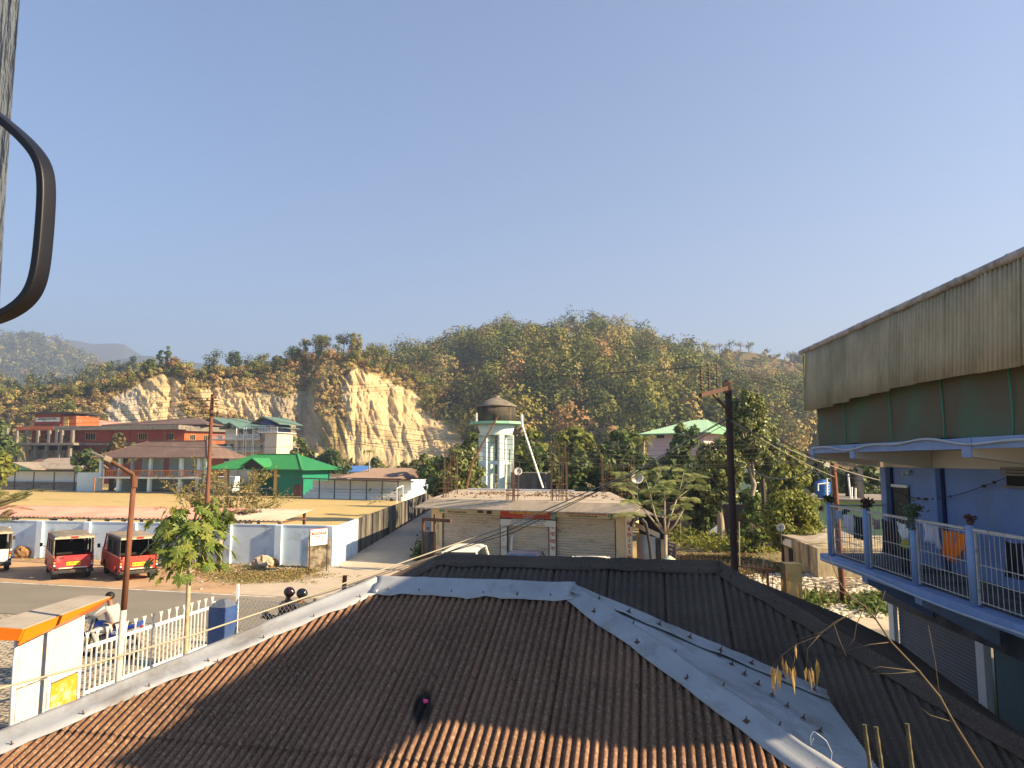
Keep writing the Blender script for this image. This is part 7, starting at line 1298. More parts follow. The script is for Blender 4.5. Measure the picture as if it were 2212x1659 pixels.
f8 = Fac(PY(1515, 1040, 66), PY(1620, 1040, 64)); e = lambda px: f8.s_(px, 1020); T = thing('mint_house', 'pale mint and ochre house with unplastered brick upper part behind the tall tree', 'house', f8.at(3))
f8.part('wall', mat('pale_mint_wall', (.50, .64, .42), .85, .06), T, (e(1527), e(1625), 0, 6, 0, f8.z_(1580, 1010))); f8.part('yellow_band', m_yel, T, (e(1523), e(1575), -.6, -.003, f8.z_(1550, 1009), f8.z_(1550, 1001)), (e(1527), e(1535), -.1, -.004, 0, f8.z_(1550, 1010))); f8.part('brick_upper', m_brick, T, (e(1534), e(1584), .3, 6, f8.z_(1550, 1009)+.01, f8.z_(1550, 974))); mb = MB(); mb.beam(f8.at(e(1537), -1, f8.z_(1550, 1035)), f8.at(e(1572), -1, f8.z_(1550, 1010)), .3, .25); mb.build('stair', m_conc2, T)
balus(f8, T, e(1570), e(1590), -1, f8.z_(1580, 1022), .9, m_white, 9)
f9 = Fac(PY(1590, 1040, 74), PY(1780, 1020, 70)); T = thing('tin_roofed_house', 'wide shadowy house with rusty tin eaves behind the yellow green bush', 'house', f9.at(6)); f9.part('wall', mat('dim_grey_wall', (.30, .30, .27), .9, .25, .5, dirt=(.12, .10, .07), damt=.5, dsc=.5), T, (0, f9.L, 0, 6, 0, f9.z_(1650, 985))); f9.part('eave', m_rust, T, (-.5, f9.L+.5, -1.4, 7, f9.z_(1650, 985)+.003, f9.z_(1650, 981))); f9.part('doorway', m_dark, T, (f9.s_(1655), f9.s_(1668), -.06, -.003, 0, f9.z_(1650, 1000)), (f9.s_(1700), f9.s_(1712), -.06, -.003, 0, f9.z_(1650, 1000)))
f10 = Fac(PY(1735, 1090, 44), PY(1925, 1090, 42)); e = lambda px: f10.s_(px, 1080); T = thing('green_flat_house', 'single storey green house with flat roof carrying water tanks and white pipes', 'house', f10.at(4)); zr_ = f10.z_(1780, 1081)
f10.part('wall', mat('leaf_green_wall', (.30, .46, .26), .85, .08), T, (e(1748), e(1925), 0, 7, 0, zr_)); f10.part('roof_slab', m_conc2, T, (e(1744), e(1925), -.6, 7.5, zr_+.003, zr_+.12)); window(f10, T, e(1767), e(1776), f10.z_(1770, 1102), f10.z_(1770, 1094), -.01, m_conc2, m_dark, 1)
def rtank(px, y, wpx, hpx, m, label):
    c = PY(px, 1080, y); r_ = wpx/2/F*y; hh = hpx/F*y; prof = [(r_*.97, 0)]
    for k in range(6): z_ = hh*.82*k/5; prof += [(r_, z_), (r_, z_+hh*.06), (r_*.95, z_+hh*.08)]
    prof += [(r_*.8, hh*.93), (r_*.4, hh), (r_*.38, hh*1.05)]; mb = MB(); mb.lathe((c.x, y, zr_+.125), prof, 20); tag(mb.build('water_tank', m, origin=(c.x, y, zr_+.125), smooth=True), label, 'water tank')
rtank(1778, 44.5, 32, 36, m_blueT, 'ribbed blue plastic water tank on the green flat house'); rtank(1843, 46, 30, 52, m_dark, 'black plastic water tank right of the orange rusty pole')
c = PY(1862, 1080, 45); simple('roof_column', 'short unfinished concrete column on the green flat house', 'column', f10, [(e(1857), e(1868), 1.5, 2, zr_+.12, zr_+1.9)], m_conc2)
T = thing('plumbing_pipes', 'white plumbing pipes standing over the tanks of the green flat house', 'pipes', PY(1786, 1078, 43.2))
for pts in ([(1767, 1060), (1767, 1046), (1790, 1043)], [(1786, 1078), (1786, 1034), (1800, 1034)], [(1838, 1082), (1832, 1024)], [(1840, 1082), (1840, 1052)], [(1848, 1082), (1848, 1054)]): mb = MB(); mb.tube([PY(x, y, 43.2) for x, y in pts], .05, 6); mb.build('pipe', m_whiteM, T)
f11 = Fac(PY(1395, 960, 112), PY(1480, 960, 108)); e = lambda px: f11.s_(px, 950); T = thing('pink_house', 'pale pink house with light green hipped sheet roof behind the trees', 'house', f11.at(4)); f11.part('wall', mat('pink_wall', (.60, .42, .42), .85, .06), T, (e(1400), e(1520), 0, 9, 0, f11.z_(1450, 937))); mb = MB(); hiproof(mb, f11, e(1388), e(1545), -1.5, 10.5, f11.z_(1450, 937), e(1470), e(1505), f11.z_(1480, 905), .15); mb.build('roof', m_greenP, T)
mb = MB(); ribs(mb, f11, e(1388), e(1545), -1.5, f11.z_(1450, 937), 4.5, f11.z_(1480, 905), e(1470), e(1505), 46, .07, .09); mb.build('roof_ribs', mat('pale_rib', (.42, .62, .44), .5), T); f11.part('window', m_dark, T, (e(1415), e(1435), -.05, -.003, f11.z_(1450, 946), f11.z_(1450, 939)), (e(1455), e(1470), -.05, -.003, f11.z_(1450, 946), f11.z_(1450, 939)))
# hut
hf = Fac(G(1694, 1219), G(1768, 1250)); T = thing('bamboo_hut', 'small hut of woven bamboo walls under a slanting tin roof behind the balcony', 'hut', hf.at(1)); zl_, zh_ = hf.z_(1742, 1177), hf.z_(1694, 1157)
mb = MB(); mb.hexa([hf.at(0), hf.at(hf.L), hf.at(hf.L, 5), hf.at(0, 5), hf.at(0, 0, zh_), hf.at(hf.L, 0, zl_), hf.at(hf.L, 5, zl_), hf.at(0, 5, zh_)]); mb.build('wall', m_bamboo, T)
q = [PZ(1669, 1149.5, zh_+.12), PZ(1742, 1172.5, zl_+.02), PZ(1850, 1160, zl_+.12), PZ(1800, 1141, zh_+.3)]; mb = MB(); mb.hexa([x-V(0, 0, .03) for x in q]+[x+V(0, 0, .02) for x in q]); mb.build('roof', m_tin, T)
hf.part('white_board', m_white, T, (0, hf.L*.28, -.05, -.003, zl_*.75, zl_+.0)); hf.part('corner_post', m_rust, T, (-.05, .05, -.1, -.004, 0, zh_)); hf.part('door_dark', m_dark, T, (hf.L*.18, hf.L*.3, -.03, -.004, .2, zl_*.7)); s2_ = Fac(hf.at(hf.L), hf.at(hf.L)+V(1.6, .9, 0)); s2_.part('plank_side', mat('grey_planks', (.30, .26, .21), .9, .4, 6, stretch=(4, 4, .3)), T, (0.02, s2_.L, .02, .1, 0, zl_))
# rusty fence, gate, mossy pillar
mpil = G(1718, 1318); simple('mossy_pillar', 'stout mossy concrete gate pillar before the hut', 'pillar', Fac(mpil-V(.27, 0, 0), mpil+V(.27, 0, 0)), [(0, .54, 0, .5, 0, PY(1718, 1218, mpil.y).z)], mat('mossy_concrete', (.10, .09, .055), .95, .3, 4, .6, 25, dirt=(.045, .05, .022), damt=.55, dsc=2))
rf1, rf2 = V(6.2, 27.2, 0), V(mpil.x-.5, mpil.y+.2, 0); T = thing('bar_fence', 'low rusty bar fence and gate between the dark pole and the mossy pillar', 'fence', rf1); zf_ = PY(1640, 1236, 24.5).z; mb = MB(); mb.beam(rf1+Z*zf_, rf2+Z*zf_, .05, .05); mb.beam(rf1+Z*.25, rf2+Z*.25, .04, .04); mb.build('rail', m_rust, T); L_ = (rf2-rf1).length; n = int(L_/.16)
mb = MB()
for i in range(n): q = rf1.lerp(rf2, i/n); mb.beam(q+Z*.1, q+Z*(zf_+.22), .018, .018)
mb.build('bars', m_rust, T)
for px in (1659, 1700): p = PL(px, 1270, rf1, (rf2-rf1).normalized()); mb = MB(); mb.beam(V(p.x, p.y, 0), V(p.x, p.y, zf_), .07, .07); mb.build('gate_post', m_rust, T)
# bamboo sticks and cloth netting of the plot
def netting(label, p0, p1, z, n_, m): 
    T = thing('plot_fence', label, 'fence', p0); mb = MB(); 
    for i in range(n_+1): q = p0.lerp(p1, i/n_); mb.tube([q, q+Z*(z*random.uniform(.9, 1.35))], .03, 5)
    mb.build('stakes', m_bamboo, T); mb = MB(); vs = []; N_ = 24
    for i in range(N_+1):
        q = p0.lerp(p1, i/N_); s_ = .12*abs(math.sin(i*math.pi*n_/N_))
        for k in range(4): vs.append(q+V(0, .03*math.sin(i*1.3+k), .1+(z-.15-s_)*k/3))
    mb.add(vs, [(i*4+k, i*4+k+1, (i+1)*4+k+1, (i+1)*4+k) for i in range(N_) for k in range(3)]); mb.build('netting', m, T)
m_nt = mat('pale_netting', (.50, .44, .30), .9, .15); m_ntg = mat('dim_netting', (.20, .19, .12), .9, .3)
netting('sagging cream net tied to bamboo stakes left of the hut', G(1628, 1182), G(1690, 1192), 1.35, 4, m_nt); netting('low net fence along the far edge of the vegetable plot', G(1462, 1150), G(1625, 1152), 1.1, 12, m_ntg)
sk = MB(); 
for px, py, h_ in ((1560, 1178, 2.0), (1598, 1232, 2.2), (1470, 1168, 1.4), (1640, 1178, 2.3), (1650, 1230, 1.2), (1690, 1290, 1.0)): p = G(px, py); sk = MB(); sk.tube([p, p+V(.05, 0, h_)], .03, 5); tag(sk.build('bamboo_stake', m_bamboo, origin=p), 'lone bamboo stake standing in the vegetable plot', 'stake', 'bamboo stakes in the plot')
tp = MB(); p = G(1532, 1163); tp.prism([p+V(-.9, 0, 1.0), p+V(0, 0, .45), p+V(.95, 0, 1.15), p+V(.75, 0, .3), p+V(-.1, 0, .25), p+V(-.7, 0, .6)], (0, .03, 0)); tag(tp.build('blue_sheet', mat('faded_blue_tarp', (.42, .50, .62), .8, .2), origin=p), 'faded blue sheet slung between stakes in the vegetable plot', 'tarp')
# shop side yard
y1_ = PY(1385, 1190, 33); yf = Fac(PY(1376, 1160, 33.2), PY(1432, 1160, 30.5)); T = thing('tin_gate', 'pale corrugated tin gate under a lean-to right of the shop', 'gate', yf.at(0)); corr_sheet(yf, 0, yf.L*.8, 0, .05, .01, yf.z_(1400, 1157), .14, .03, mat('pale_tin', (.50, .47, .42), .6, .1), T, 'gate_sheet', 1); yf.part('dark_gap', m_dark, T, (0, yf.L, .1, .2, 1.7, 2.6)); yf.part('dark_wall', m_concD, T, (yf.L*.8, yf.L*1.0, -.1, .3, 0, yf.z_(1430, 1165)))
q = [PY(1372, 1128, 33), PY(1425, 1152, 31), PY(1432, 1150, 34), PY(1380, 1122, 37)]; mb = MB(); mb.hexa([x-V(0, 0, .22) for x in q]+q); mb.build('lean_to_roof', mat('cream_eave', (.68, .55, .38), .85, .06), T)
hk = MB(); pts = [(1411, 1245), (1407, 1210), (1404, 1180), (1398, 1145), (1394, 1130), (1386, 1122), (1377, 1120), (1369, 1124), (1365, 1132), (1364, 1138)]; hk.tube([PY(x, y, 24) for x, y in [(1413, 1320)]+pts], [.055]*4+[.055, .065]+[.07]*5, 9); tag(hk.build('bent_pipe', mat('black_hose', (.04, .037, .035), .7, .3), origin=PY(1411, 1300, 24)), 'black pipe with a hooked top standing before the medicine pillar', 'pipe')
sg = Fac(PY(1443, 1180, 29), PY(1456, 1180, 28.4)); T = thing('dark_sign', 'small dark sign with pale letters behind the pale trunked tree', 'sign', sg.at(0)); sg.part('board', mat('slate_board', (.06, .05, .06), .6), T, (-.05, .75, 0, .05, sg.z_(1450, 1208), sg.z_(1450, 1173))); 
for k, s_ in enumerate(('KIMIN CLUB', 'NOTICE', 'A.P.')): txt(s_, .12, sg.at(.35, -.012, sg.z_(1450, 1178+9*k)), sg.rz, m_sgc, T, sx=.8)
um = MB(); p = PY(1446, 1200, 26.5); um.lathe(p-Z*.28, [(.36, 0), (.2, .16), (.02, .28)], 8, False); tag(um.build('parasol', mat('green_white_parasol', (.50, .56, .36), .7, .4, 3), origin=p), 'small green and white parasol by the dark sign', 'parasol')
# left side of the shop: tin fence
lf = Fac(PY(905, 1170, 33.5), PY(949, 1170, 32.8)); T = thing('tin_fence', 'grey tin fence with creepers between the lane and the shop', 'fence', lf.at(0)); corr_sheet(lf, .3, lf.L*.85, 0, .05, .01, lf.z_(930, 1148), .12, .02, m_concD, T, 'fence_sheet', 1); lf.part('post', m_rust, T, (.2, .3, -.05, .05, 0, lf.z_(915, 1118)), (0.9, 1.0, -.05, .05, 0, lf.z_(925, 1110))); lf.part('crossbar', m_rust, T, (.25, 1.9, -.06, .04, lf.z_(915, 1125), lf.z_(915, 1118)))
# rubble and stones of the lot as stuff
def scatter(name, label, cat, regions, m, smin, smax, hgt=.5):
    mb = MB()
    for (cx, cy, wx, wy, n_) in regions:
        for _ in range(n_): p = G(cx+random.uniform(-wx, wx), cy+random.uniform(-wy, wy)); s_ = random.uniform(smin, smax); mb.ball(p+V(0, 0, s_*.15), s_*.6, 6, (1, random.uniform(.5, 1), hgt))
    tag(mb.build(name, m), label, cat, kind='stuff')
m_rub = mat('pale_rubble', (.58, .50, .38), .95, .3, 6)
scatter('river_stones', 'pale stones and rubble strewn over the lot', 'stones', [(1780, 1262, 110, 20, 420), (1850, 1322, 60, 14, 460), (1660, 1262, 60, 20, 240), (1740, 1310, 40, 10, 60)], m_rub, .06, .24)
pk = MB()
for _ in range(60): p = G(1840+random.uniform(-60, 60), 1262+random.uniform(-9, 9)); pk.box(p+Z*.06, (random.uniform(.4, 1.6), .08, .04), random.uniform(-.5, .5))
tag(pk.build('planks', mat('old_planks', (.34, .28, .20), .9, .4, 5)), 'loose planks and bamboo lying on the rubble', 'planks', kind='stuff')

# wall added right of the lane beyond the shop, sized to shade the lane
rl_ = Fac((-4.3, 47), (-4.6, 100)); T = thing('lane_shade_wall', 'rough wall added along the right side of the lane beyond the shop to shade it', 'wall', rl_.at(5)); rl_.part('wall_panel', m_concD, T, (0, rl_.L, 0, .15, 0, 2.3))
# ================================================================ PLANTS
lg = leafmat('leaf_mid', [(.05, .085, .02), (.10, .15, .03), (.18, .21, .05), (.07, .11, .025)]); ld = leafmat('leaf_dark', [(.035, .06, .018), (.075, .11, .027), (.13, .155, .04)], .25); ly = leafmat('leaf_yellow', [(.18, .21, .035), (.28, .27, .05), (.12, .16, .03)], .35)
lt_ = leafmat('leaf_teak', [(.05, .075, .018), (.09, .12, .025), (.30, .29, .10), (.13, .17, .04)], .25, .38); lb_ = leafmat('leaf_brownish', [(.13, .11, .035), (.20, .14, .05), (.09, .10, .03)], .25); lo_ = leafmat('leaf_olive', [(.10, .10, .03), (.17, .15, .045), (.07, .08, .025)], .25)  # leaf_teak: its palest tone paints sparkling highlights on the leaves
def tp(label, px0, px1, ytop, ybase, y, m, K=26, per=70, leaf=None, lo=.2, name='tree', cat='tree', tm=None, trunk=None, asp=1.6, group=None, cr=None, limbs=7, flat=.85, z0=None, up=.3):
    """tree filling a span of the view at distance y"""
    p = PY((px0+px1)/2, ytop, y); w = (px1-px0)/F*y; h = p.z-(z0 or 0); pix = y/717.; lf = leaf or max(.11, pix*2.6)
    return tree(name, label, cat, (p.x, y, z0 or 0), h, (w/2, w/2*.8), trunk or max(.08, h*.018), K, per, lf, cr or w*.16, m, tm, lo, group, asp, up, flat, limbs)
# behind the shop and round the tower
tp('bright teak like tree with big pale leaves left of the tower', 925, 1052, 958, 1100, 50, lt_, 56, 210, .21, .12, asp=1.4)
tp('dark tree standing directly left of the tower under its platform', 985, 1048, 915, 1100, 64, lg, 26, 90, .32, .2)
tp('low leafy tree above the end of the lane wall', 900, 960, 985, 1100, 78, lg, 20, 80, .36, .1)
tp('sunlit yellow green tree right of the tower', 1108, 1180, 912, 1100, 66, ly, 30, 100, .34, .2)
tp('dark shaded tree behind the concrete tank', 1100, 1215, 950, 1100, 60, ld, 36, 100, .32, .1)
tp('broad yellow green crown in the middle behind the rebar', 1190, 1300, 910, 1100, 74, ly, 40, 110, .36, .3)
tp('dark understorey tree behind the middle rebar bundle', 1200, 1330, 965, 1110, 56, ld, 44, 110, .30, .05)
tp('leafy crown beside the pink house roof', 1290, 1400, 920, 1100, 72, lg, 36, 100, .36, .2)
tp('dark tree behind the right satellite dish', 1320, 1440, 965, 1110, 54, ld, 44, 110, .30, .05)
tp('dark bushy tree below the pink house', 1400, 1530, 958, 1120, 60, ld, 46, 110, .32, .05)
tp('olive tree between the pink house and the tall tree', 1440, 1520, 905, 1110, 70, lg, 24, 90, .34, .25)
# tall tree group at the dark pole
tp('tallest broadleaf tree right behind the dark utility pole', 1560, 1668, 833, 1190, 46, lt_, 70, 260, .17, .42, trunk=.2, tm=BARKP, asp=1.3)
tp('second crown of glossy leaves spreading right of the dark pole', 1600, 1690, 905, 1150, 48, lt_, 50, 240, .17, .5, trunk=.16, asp=1.3)
tp('dark leafy tree hugging the dark pole on its left', 1498, 1600, 940, 1190, 45, lt_, 64, 240, .18, .25, trunk=.22, tm=BARKP, asp=1.3)
tp('shaded lower tree left of the dark pole', 1478, 1560, 1010, 1150, 47, ld, 36, 110, .24, .05)
tp('yellow green airy tree behind the drooping wires', 1640, 1745, 960, 1110, 56, ly, 30, 90, .28, .3)
tp('dark tree in front of the shadowy tin roofed house', 1590, 1660, 1000, 1120, 50, lg, 26, 90, .24, .2)
tp('dark tree seen through the gap under the balcony soffit', 1800, 1915, 990, 1090, 62, ld, 40, 90, .3, .1); tp('tree at the left of the gap under the balcony soffit', 1735, 1800, 985, 1085, 66, ld, 24, 80, .3, .2)
tp('rounded yellow green bush tree beside the blue water tank', 1640, 1776, 1048, 1180, 36, ly, 60, 230, .125, .05, trunk=.09, asp=1.3, name='bush', cat='bush')
tp('low sprawling shrub before the mint house', 1590, 1660, 1072, 1140, 40, lg, 22, 80, .2, .0, name='bush', cat='bush')
# by the field
tp('dense dark mango like tree right of the green shed', 672, 762, 966, 1045, 118, ld, 34, 110, .55, .15); tp('pale thin bush between the cream house and the dense dark tree', 618, 690, 945, 1040, 124, lt_, 30, 60, .5, .05)
tp('tree beside the cream house stair tower', 597, 640, 920, 1040, 150, lg, 22, 80, .62, .1); tp('small leafy tree left of the pavilion', 158, 216, 965, 1050, 121, ld, 30, 100, .5, .1); tp('half bare tree with pale yellow tips above the pavilion roof', 222, 300, 930, 1010, 128, lb_, 22, 40, .5, .3, limbs=12)
tp('green bush on the slope left of the red hall', -40, 46, 888, 1000, 175, lg, 34, 90, .75, .1); tp('tall tree at the far left edge beside the red hall', -60, 38, 930, 1020, 150, lg, 34, 90, .65, .1); tp('yellow green tree at the left edge above the left stand', -40, 40, 968, 1045, 100, ly, 26, 90, .42, .1)
tp('low bushes with palm behind the ochre house', 770, 850, 985, 1040, 125, lt_, 26, 70, .5, .0, name='bush', cat='bush'); tp('bush at the foot of the sandy cliff', 850, 925, 990, 1045, 130, lo_, 26, 60, .5, .0, name='bush', cat='bush'); tp('leafy tree at the cliff foot left of the shop rebar', 896, 952, 972, 1050, 100, lt_, 26, 80, .42, .05)
tp('pale scrub climbing below the cliff gully', 690, 780, 975, 1030, 135, lo_, 26, 60, .55, .0, name='bush', cat='bush')
# palm
def palm(label, px, ytop, y, wpx, m, n=12):
    c = PY(px, ytop+wpx*.35, y); r_ = wpx/2/F*y; T = thing('palm', label, 'palm', (c.x, y, 0)); mb = MB(); mb.tube([(c.x, y, 0), (c.x+.1, y, c.z)], [.14, .1], 8); mb.build('trunk', BARKP, T, True); mb = MB()
    for k in range(n):
        a = 2*math.pi*k/n+random.uniform(-.2, .2); el = random.uniform(.3, 1.2); pts = []
        for i in range(8): t = i/7; pts.append(c+V(math.cos(a)*r_*t, math.sin(a)*r_*t, r_*(math.sin(el)*t*1.3-t*t*1.2*.8)))
        mb.tube(pts, .012, 3)
        for i in range(1, 8):
            for s in (-1, 1):
                d = (pts[i]-pts[i-1]).normalized(); sd = d.cross(V(0, 0, 1)).normalized()*s
                for q in (0., .5): p = pts[i-1].lerp(pts[i], q); e_ = p+sd*r_*.28+d*r_*.12-V(0, 0, r_*.08); mb.add([p, p+d*r_*.05, e_], [(0, 1, 2)])
    mb.build('fronds', m, T)
palm('small palm with drooping fronds before the sandy cliff', 797, 967, 105, 26, ly); palm('pale green palm at the eaves of the pink house', 1388, 930, 62, 60, ly, 14); palm('pale palm leaves showing under the balcony soffit', 1793, 990, 40, 26, ly, 8)
# sparse acacia like shrub before the field
lw_ = leafmat('thorn_leaf', [(.22, .20, .06), (.32, .26, .09), (.15, .15, .04)], .3)
def wispy(label, px, ytop, ybase, y, w, m, nb=16, name='shrub', z0=0., leafn=70, lf=.09, spread=1.):
    p0 = G(px, ybase) if y is None else PY(px, ybase, y); p0.z = z0; y = p0.y; h = PY(px, ytop, y).z-z0; T = thing(name, label, 'shrub', p0); mb = MB(); cs_ = []
    for k in range(nb):
        a = random.uniform(0, 2*math.pi); rr = random.uniform(.25, 1)*w/2/F*y; tip = p0+V(math.cos(a)*rr, math.sin(a)*rr*.7, h*random.uniform(.35, 1)); mid = p0.lerp(tip, .5)+V(0, 0, h*.12); mb.tube([p0+V(0, 0, .05), mid, tip], [.035, .02, .006], 4)
        for j in range(7):
            q = mid.lerp(tip, random.uniform(0, 1)); e_ = q+V(random.uniform(-1, 1), random.uniform(-1, 1), random.uniform(-.4, .7))*rr*.4*spread; mb.tube([q, e_], [.008, .003], 3)
            for _ in range(leafn//7): cs_.append(np.array(q.lerp(e_, random.random()))+rng.normal(size=3)*.05)
    mb.build('branches', mat('grey_twig', (.22, .16, .10), .9, .2), T); v, q = leaf_quads(np.array(cs_), lf, .3, 1.8); npmesh('leaves', v, q, m, T)
wispy('wide airy thorn shrub with sparse leaves before the green shed', 500, 1004, 1128, 42, 270, lw_, 46, leafn=150, lf=.075); wispy('left part of the airy thorn shrub behind the red rusty pole', 418, 1022, 1130, 41, 130, lw_, 18, leafn=120, lf=.075); wispy('tall thin half bare shrub rising before the pavilion corner', 425, 968, 1120, 43, 60, lb_, 8, leafn=60, lf=.09)
wispy('pile of dry thorn branches lying on the red sheet roof', 520, 1105, 1122, 37.6, 110, lb_, 26, z0=2.35, leafn=10, spread=.6)
# papaya
def papaya():
    y = 15.6; b0 = PY(400, 1430, y); b0.z = 0; top = PY(413, 1143, y); T = thing('papaya_tree', 'papaya tree with drooping lobed leaves and green fruit behind the white gate', 'tree', b0); mb = MB(); n = 14
    mb.tube([b0.lerp(top, i/n)+V(random.uniform(-.008, .008), 0, 0) for i in range(n+1)], [.055-.018*i/n+.003*(i % 2) for i in range(n+1)], 10); mb.build('trunk', mat('papaya_bark', (.40, .33, .21), .9, .25, 8, .6, 40, dirt=(.22, .18, .11), damt=.4, dsc=5), T, True)
    st_ = MB(); lf = MB()
    lobes = []
    for k in range(7):
        a = (k-3)*.78; L_ = 1.0-.09*abs(k-3); lobes.append((a, L_))
    outline = []
    for a, L_ in lobes:
        for da, rr in ((-.38, .40), (-.30, .62), (-.34, .74), (-.18, .76), (-.16, .88), (0, 1.0), (.16, .88), (.18, .76), (.34, .74), (.30, .62), (.38, .40)): outline.append((a+da, rr*L_ if rr > .41 else .40))
    for k in range(175):
        az = random.uniform(0, 2*math.pi); el = random.uniform(-.7, 1.1); ln = random.uniform(.40, .92); base = top+V(0, 0, random.uniform(-.3, .05)); d = V(math.cos(az)*math.cos(el), math.sin(az)*math.cos(el), math.sin(el))
        tip = base+d*ln*(1 if el > 0 else 1.05)-V(0, 0, .16*ln+.10*(el < 0)); mid = base+d*ln*.55; st_.tube([base, mid, tip], [.010, .008, .005], 5)
        size = random.uniform(.13, .22); out_ = V(d.x, d.y, 0).normalized(); nrm = (out_*random.uniform(.5, 1.1)+V(0, 0, random.uniform(.35, 1.))+V(random.uniform(-.3, .3), random.uniform(-.3, .3), 0)).normalized(); fwd = (out_*.6-V(0, 0, 1)).normalized(); fwd = (fwd-nrm*fwd.dot(nrm)).normalized(); sd = nrm.cross(fwd)
        vs = [tip]; 
        for a, rr in outline: vs.append(tip+(fwd*math.cos(a)+sd*math.sin(a))*rr*size-nrm*size*(.42*rr*rr)+nrm*size*.07*math.cos(a*8.05))
        n_ = len(outline); lf.add(vs, [(0, 1+i, 1+(i+1) % n_) for i in range(n_-1)])
    st_.build('leaf_stalks', mat('papaya_stalk', (.30, .36, .12), .7), T, True); lf.build('leaves', leafmat('papaya_leaf', [(.08, .13, .02), (.15, .20, .03), (.23, .25, .05), (.09, .14, .02)], .3, .45), T)
    for dx, dy, dz in ((.10, -.08, -.20), (-.05, -.12, -.30), (.13, -.03, -.34), (.02, -.13, -.18), (-.12, -.04, -.24)): mb = MB(); mb.ball(top+V(dx, dy, dz), .075, 12, (.85, .85, 1.2)); mb.build('fruit', mat('papaya_fruit', (.12, .19, .04), .45, .1), T, True)
papaya()
# second papaya trunk by the wall
p = G(472, 1229); mb = MB(); mb.tube([p, p+V(.05, 0, 1.9)], [.13, .09], 9); 
T = thing('wall_tree', 'short pale tree trunk with a small leafy head just right of the red rusty pole', 'tree', p); mb.build('trunk', BARKP, T, True); c, e_, cc = clumps(p+V(.1, 0, 2.2), (.7, .6, .5), 8, 60, .3); v, q = leaf_quads(c, .16, .3, 1.5); npmesh('crown', v, q, lg, T)
# feathery leaved trees (flat sprays)
def frond(mb, p, d, L_, w, n=16, droop=.25):
    d = d.normalized(); sd = d.cross(V(random.uniform(-.6, .6), random.uniform(-1.7, -.1), 1)).normalized()
    for i in range(n):
        t = (i+.5)/n; q = p+d*L_*t-V(0, 0, droop*L_*t*t); ww = w*math.sin(math.pi*min(1, t*.85+.12))**.7
        for s in (-1, 1): e_ = q+sd*s*ww+d*L_*.05-V(0, 0, ww*.2); a = L_/n*.27; mb.add([q-d*a, e_-d*a*.6, e_+d*a*.6, q+d*a], [(0, 1, 2, 3)])
def spraytree(label, base, tips, m, r0=.09, fl=.55, tm=BARKP, nf=9, name='tree', cat='tree', fork=None, mids=()):
    T = thing(name, label, cat, base); lv = MB(); base = Vector(base); fork = Vector(fork) if fork else base.lerp(Vector(tips[0]), .3); w = MB(); w.tube([base, base.lerp(fork, .5)+V(.03, 0, 0), fork], [r0, r0*.85, r0*.75], 9); w.build('trunk', tm, T, True)
    f0 = fork
    for md in mids: w = MB(); w.tube([f0, f0.lerp(md, .5)+V(random.uniform(-.1, .1), 0, random.uniform(-.12, .02)), md], [r0*.5, r0*.4, r0*.28], 7); w.build('limb', tm, T, True)
    for tip in tips:
        tip = Vector(tip); fork = min(mids, key=lambda m_: (m_-tip).length) if mids else f0; mid = fork.lerp(tip, .5)+V(random.uniform(-.08, .08), 0, random.uniform(-.05, .12)); w = MB(); w.tube([fork, mid, tip], [r0*.38, r0*.22, r0*.07], 6); w.build('limb', tm, T, True)
        for _ in range(nf):
            q = mid.lerp(tip, random.uniform(.3, 1)) if random.random() < .4 else tip; a = random.uniform(0, 2*math.pi); frond(lv, q, V(math.cos(a), math.sin(a), random.uniform(-.1, .35)), fl*random.uniform(.7, 1.2), fl*.22, 15)
    lv.build('fronds', m, T); return T
yS = 27.; q = lambda x, y, d=0.: PY(x, y, yS+d); b0 = PY(1434, 1300, yS); b0.z = 0
m_fe = leafmat('feather_leaf', [(.14, .18, .05), (.22, .25, .08), (.30, .30, .11)], .3)
spraytree('pale forked tree with flat feathery sprays at the right end of the shop', b0, [q(1345, 1045, -1), q(1385, 1020, .5), q(1362, 1082, -1.5), q(1400, 1058), q(1430, 1012, .6), q(1452, 1062, -.5), q(1478, 1015, .3), q(1500, 1050, .8), q(1512, 1025, -.4), q(1470, 1092, -.8), q(1492, 1078, .5), q(1340, 1022, 1), q(1410, 1085, 1), q(1442, 1040, -1), q(1358, 1112, -1.6), q(1462, 1118, .3)], m_fe, .085, .48, fork=q(1438, 1155), nf=15, mids=[q(1388, 1098), q(1405, 1075, .3), q(1436, 1080, -.3), q(1462, 1078, .2), q(1476, 1102, -.2)])
yT = 12.; q = lambda x, y, d=0.: PY(x, y, yT+d); b0 = PY(-330, 1500, yT); b0.z = 0
m_fd = leafmat('feather_leaf_dim', [(.08, .085, .025), (.13, .13, .04), (.18, .16, .05)], .3)
spraytree('feathery branches of a tree reaching in from the left picture edge', b0, [q(-30, 1066), q(8, 1085, .3), q(28, 1110, -.2), q(62, 1072, .2), q(-20, 1120, .4), q(72, 1060, .4), q(10, 1068, .3), q(-60, 1040), q(18, 1096), q(34, 1078, -.3)], m_fd, .1, .36, BARK, 5, fork=q(-200, 1160))
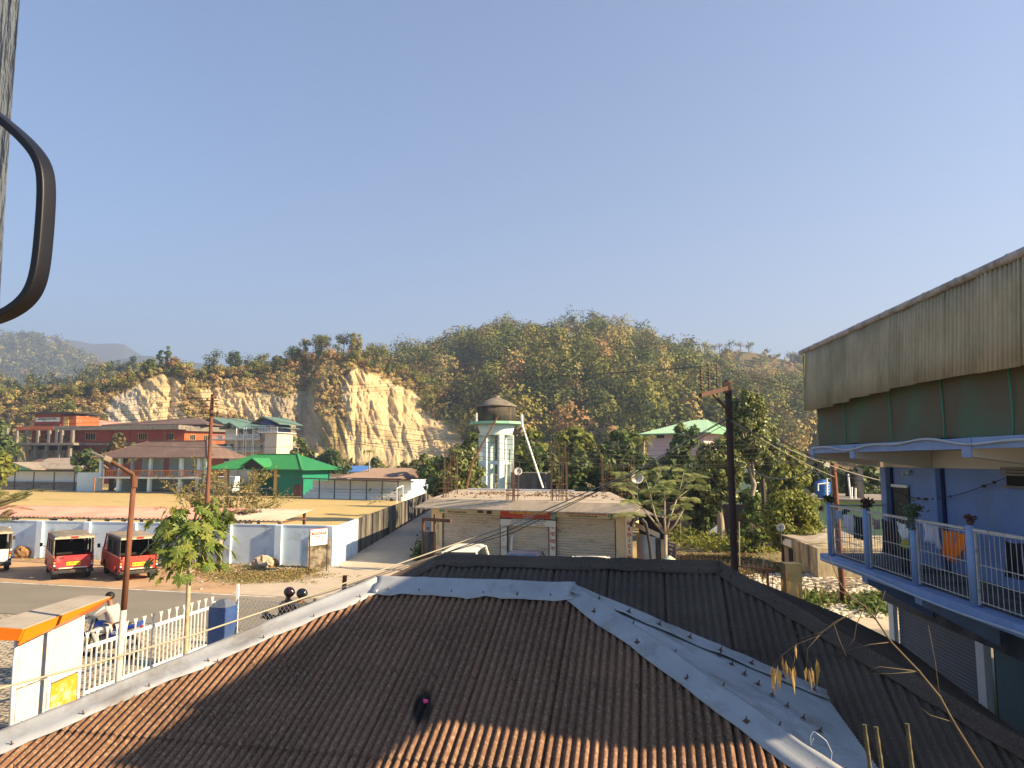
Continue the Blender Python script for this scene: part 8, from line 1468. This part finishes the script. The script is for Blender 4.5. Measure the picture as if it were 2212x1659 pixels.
# ground plants as stuff
def tufts(name, label, cat, regions, m, lf, hgt, per=14, r_=.3):
    cs_ = []
    for (cx, cy, wx, wy, n_) in regions:
        for _ in range(n_):
            p = G(cx+random.gauss(0, wx*.6), cy+random.gauss(0, wy*.6)); h_ = hgt*random.uniform(.4, 1.2); e_ = rng.normal(size=(per, 3))*np.array([r_, r_, h_*.3]); e_[:, 2] = np.abs(e_[:, 2])+.02; cs_.append(np.array(p)+e_)
    v, q_ = leaf_quads(np.concatenate(cs_), lf, .35, 1.8); tag(npmesh(name, v, q_, m), label, cat, kind='stuff')
tufts('vegetable_bed', 'yellow green weeds and vegetables covering the plot right of the dark pole', 'plants', [(1495, 1160, 38, 12, 150), (1560, 1175, 70, 12, 190), (1620, 1188, 50, 6, 70), (1655, 1182, 26, 10, 40)], ly, .13, .75, 16, .35)
tufts('dry_grass', 'dry yellowed grass and low weeds of the lot', 'grass', [(1540, 1210, 90, 14, 260), (1780, 1300, 90, 12, 110), (1640, 1240, 60, 12, 90), (1480, 1212, 30, 10, 60)], lb_, .07, .16, 16, .3)
tufts('roadside_weeds', 'low dry weeds on the verge below the pale blue wall', 'grass', [(560, 1245, 110, 12, 420), (430, 1222, 60, 9, 160), (250, 1204, 150, 4, 110), (120, 1202, 90, 4, 60), (650, 1236, 30, 4, 60)], leafmat('dry_weed', [(.20, .16, .05), (.30, .21, .08), (.14, .14, .04)], .2), .055, .10, 14, .22)
tufts('rubble_plants', 'leafy low plants growing beside the mossy pillar', 'plants', [(1735, 1308, 26, 14, 60), (1765, 1300, 22, 8, 26), (1880, 1318, 34, 12, 60), (1900, 1300, 20, 6, 20)], lg, .11, .6, 18, .22)
tufts('lane_creepers', 'creepers on the tin fence at the lane corner of the shop', 'plants', [(908, 1205, 5, 8, 22), (926, 1200, 14, 4, 14)], ld, .12, 1.6, 24, .16)
tufts('far_scrub', 'scrub along the foot of the hills behind the houses', 'scrub', [(760, 1034, 200, 3, 170), (250, 1034, 300, 2, 150), (1000, 1040, 60, 4, 60)], lo_, .7, 4.0, 26, 2.2)
tufts('far_scrub_right', 'dark scrub under the trees behind the shop', 'scrub', [(1200, 1075, 260, 8, 120), (1560, 1085, 120, 8, 70), (1820, 1072, 90, 6, 60)], ld, .34, 3.0, 26, 1.2)
p = V(-6.75, 17.35, 0); c = np.array(p)+rng.normal(size=(60, 3))*np.array([.1, .1, .06])+np.array([0, 0, .1]); 
v, q = leaf_quads(c, .06, .3); o = npmesh('weed', v, q, lg, origin=tuple(p)); tag(o, 'small weed growing at the foot of the blue gate pillar', 'weed')
# ================================================================ HAZE
def hazebox():
    m = bpy.data.materials.new('haze'); m.use_nodes = True; nt = m.node_tree; nt.nodes.remove(nt.nodes['Principled BSDF']); pvn = nt.nodes.new('ShaderNodeVolumePrincipled')
    pvn.inputs['Color'].default_value = (.60, .72, 1.0, 1); pvn.inputs['Density'].default_value = .00045; pvn.inputs['Anisotropy'].default_value = .2
    nt.links.new(pvn.outputs[0], nt.nodes['Material Output'].inputs['Volume']); mb = MB(); mb.box((0, 1650, 290), (7000, 3480, 584)); o = mb.build('haze', m); tag(o, kind='stuff')
hazebox()
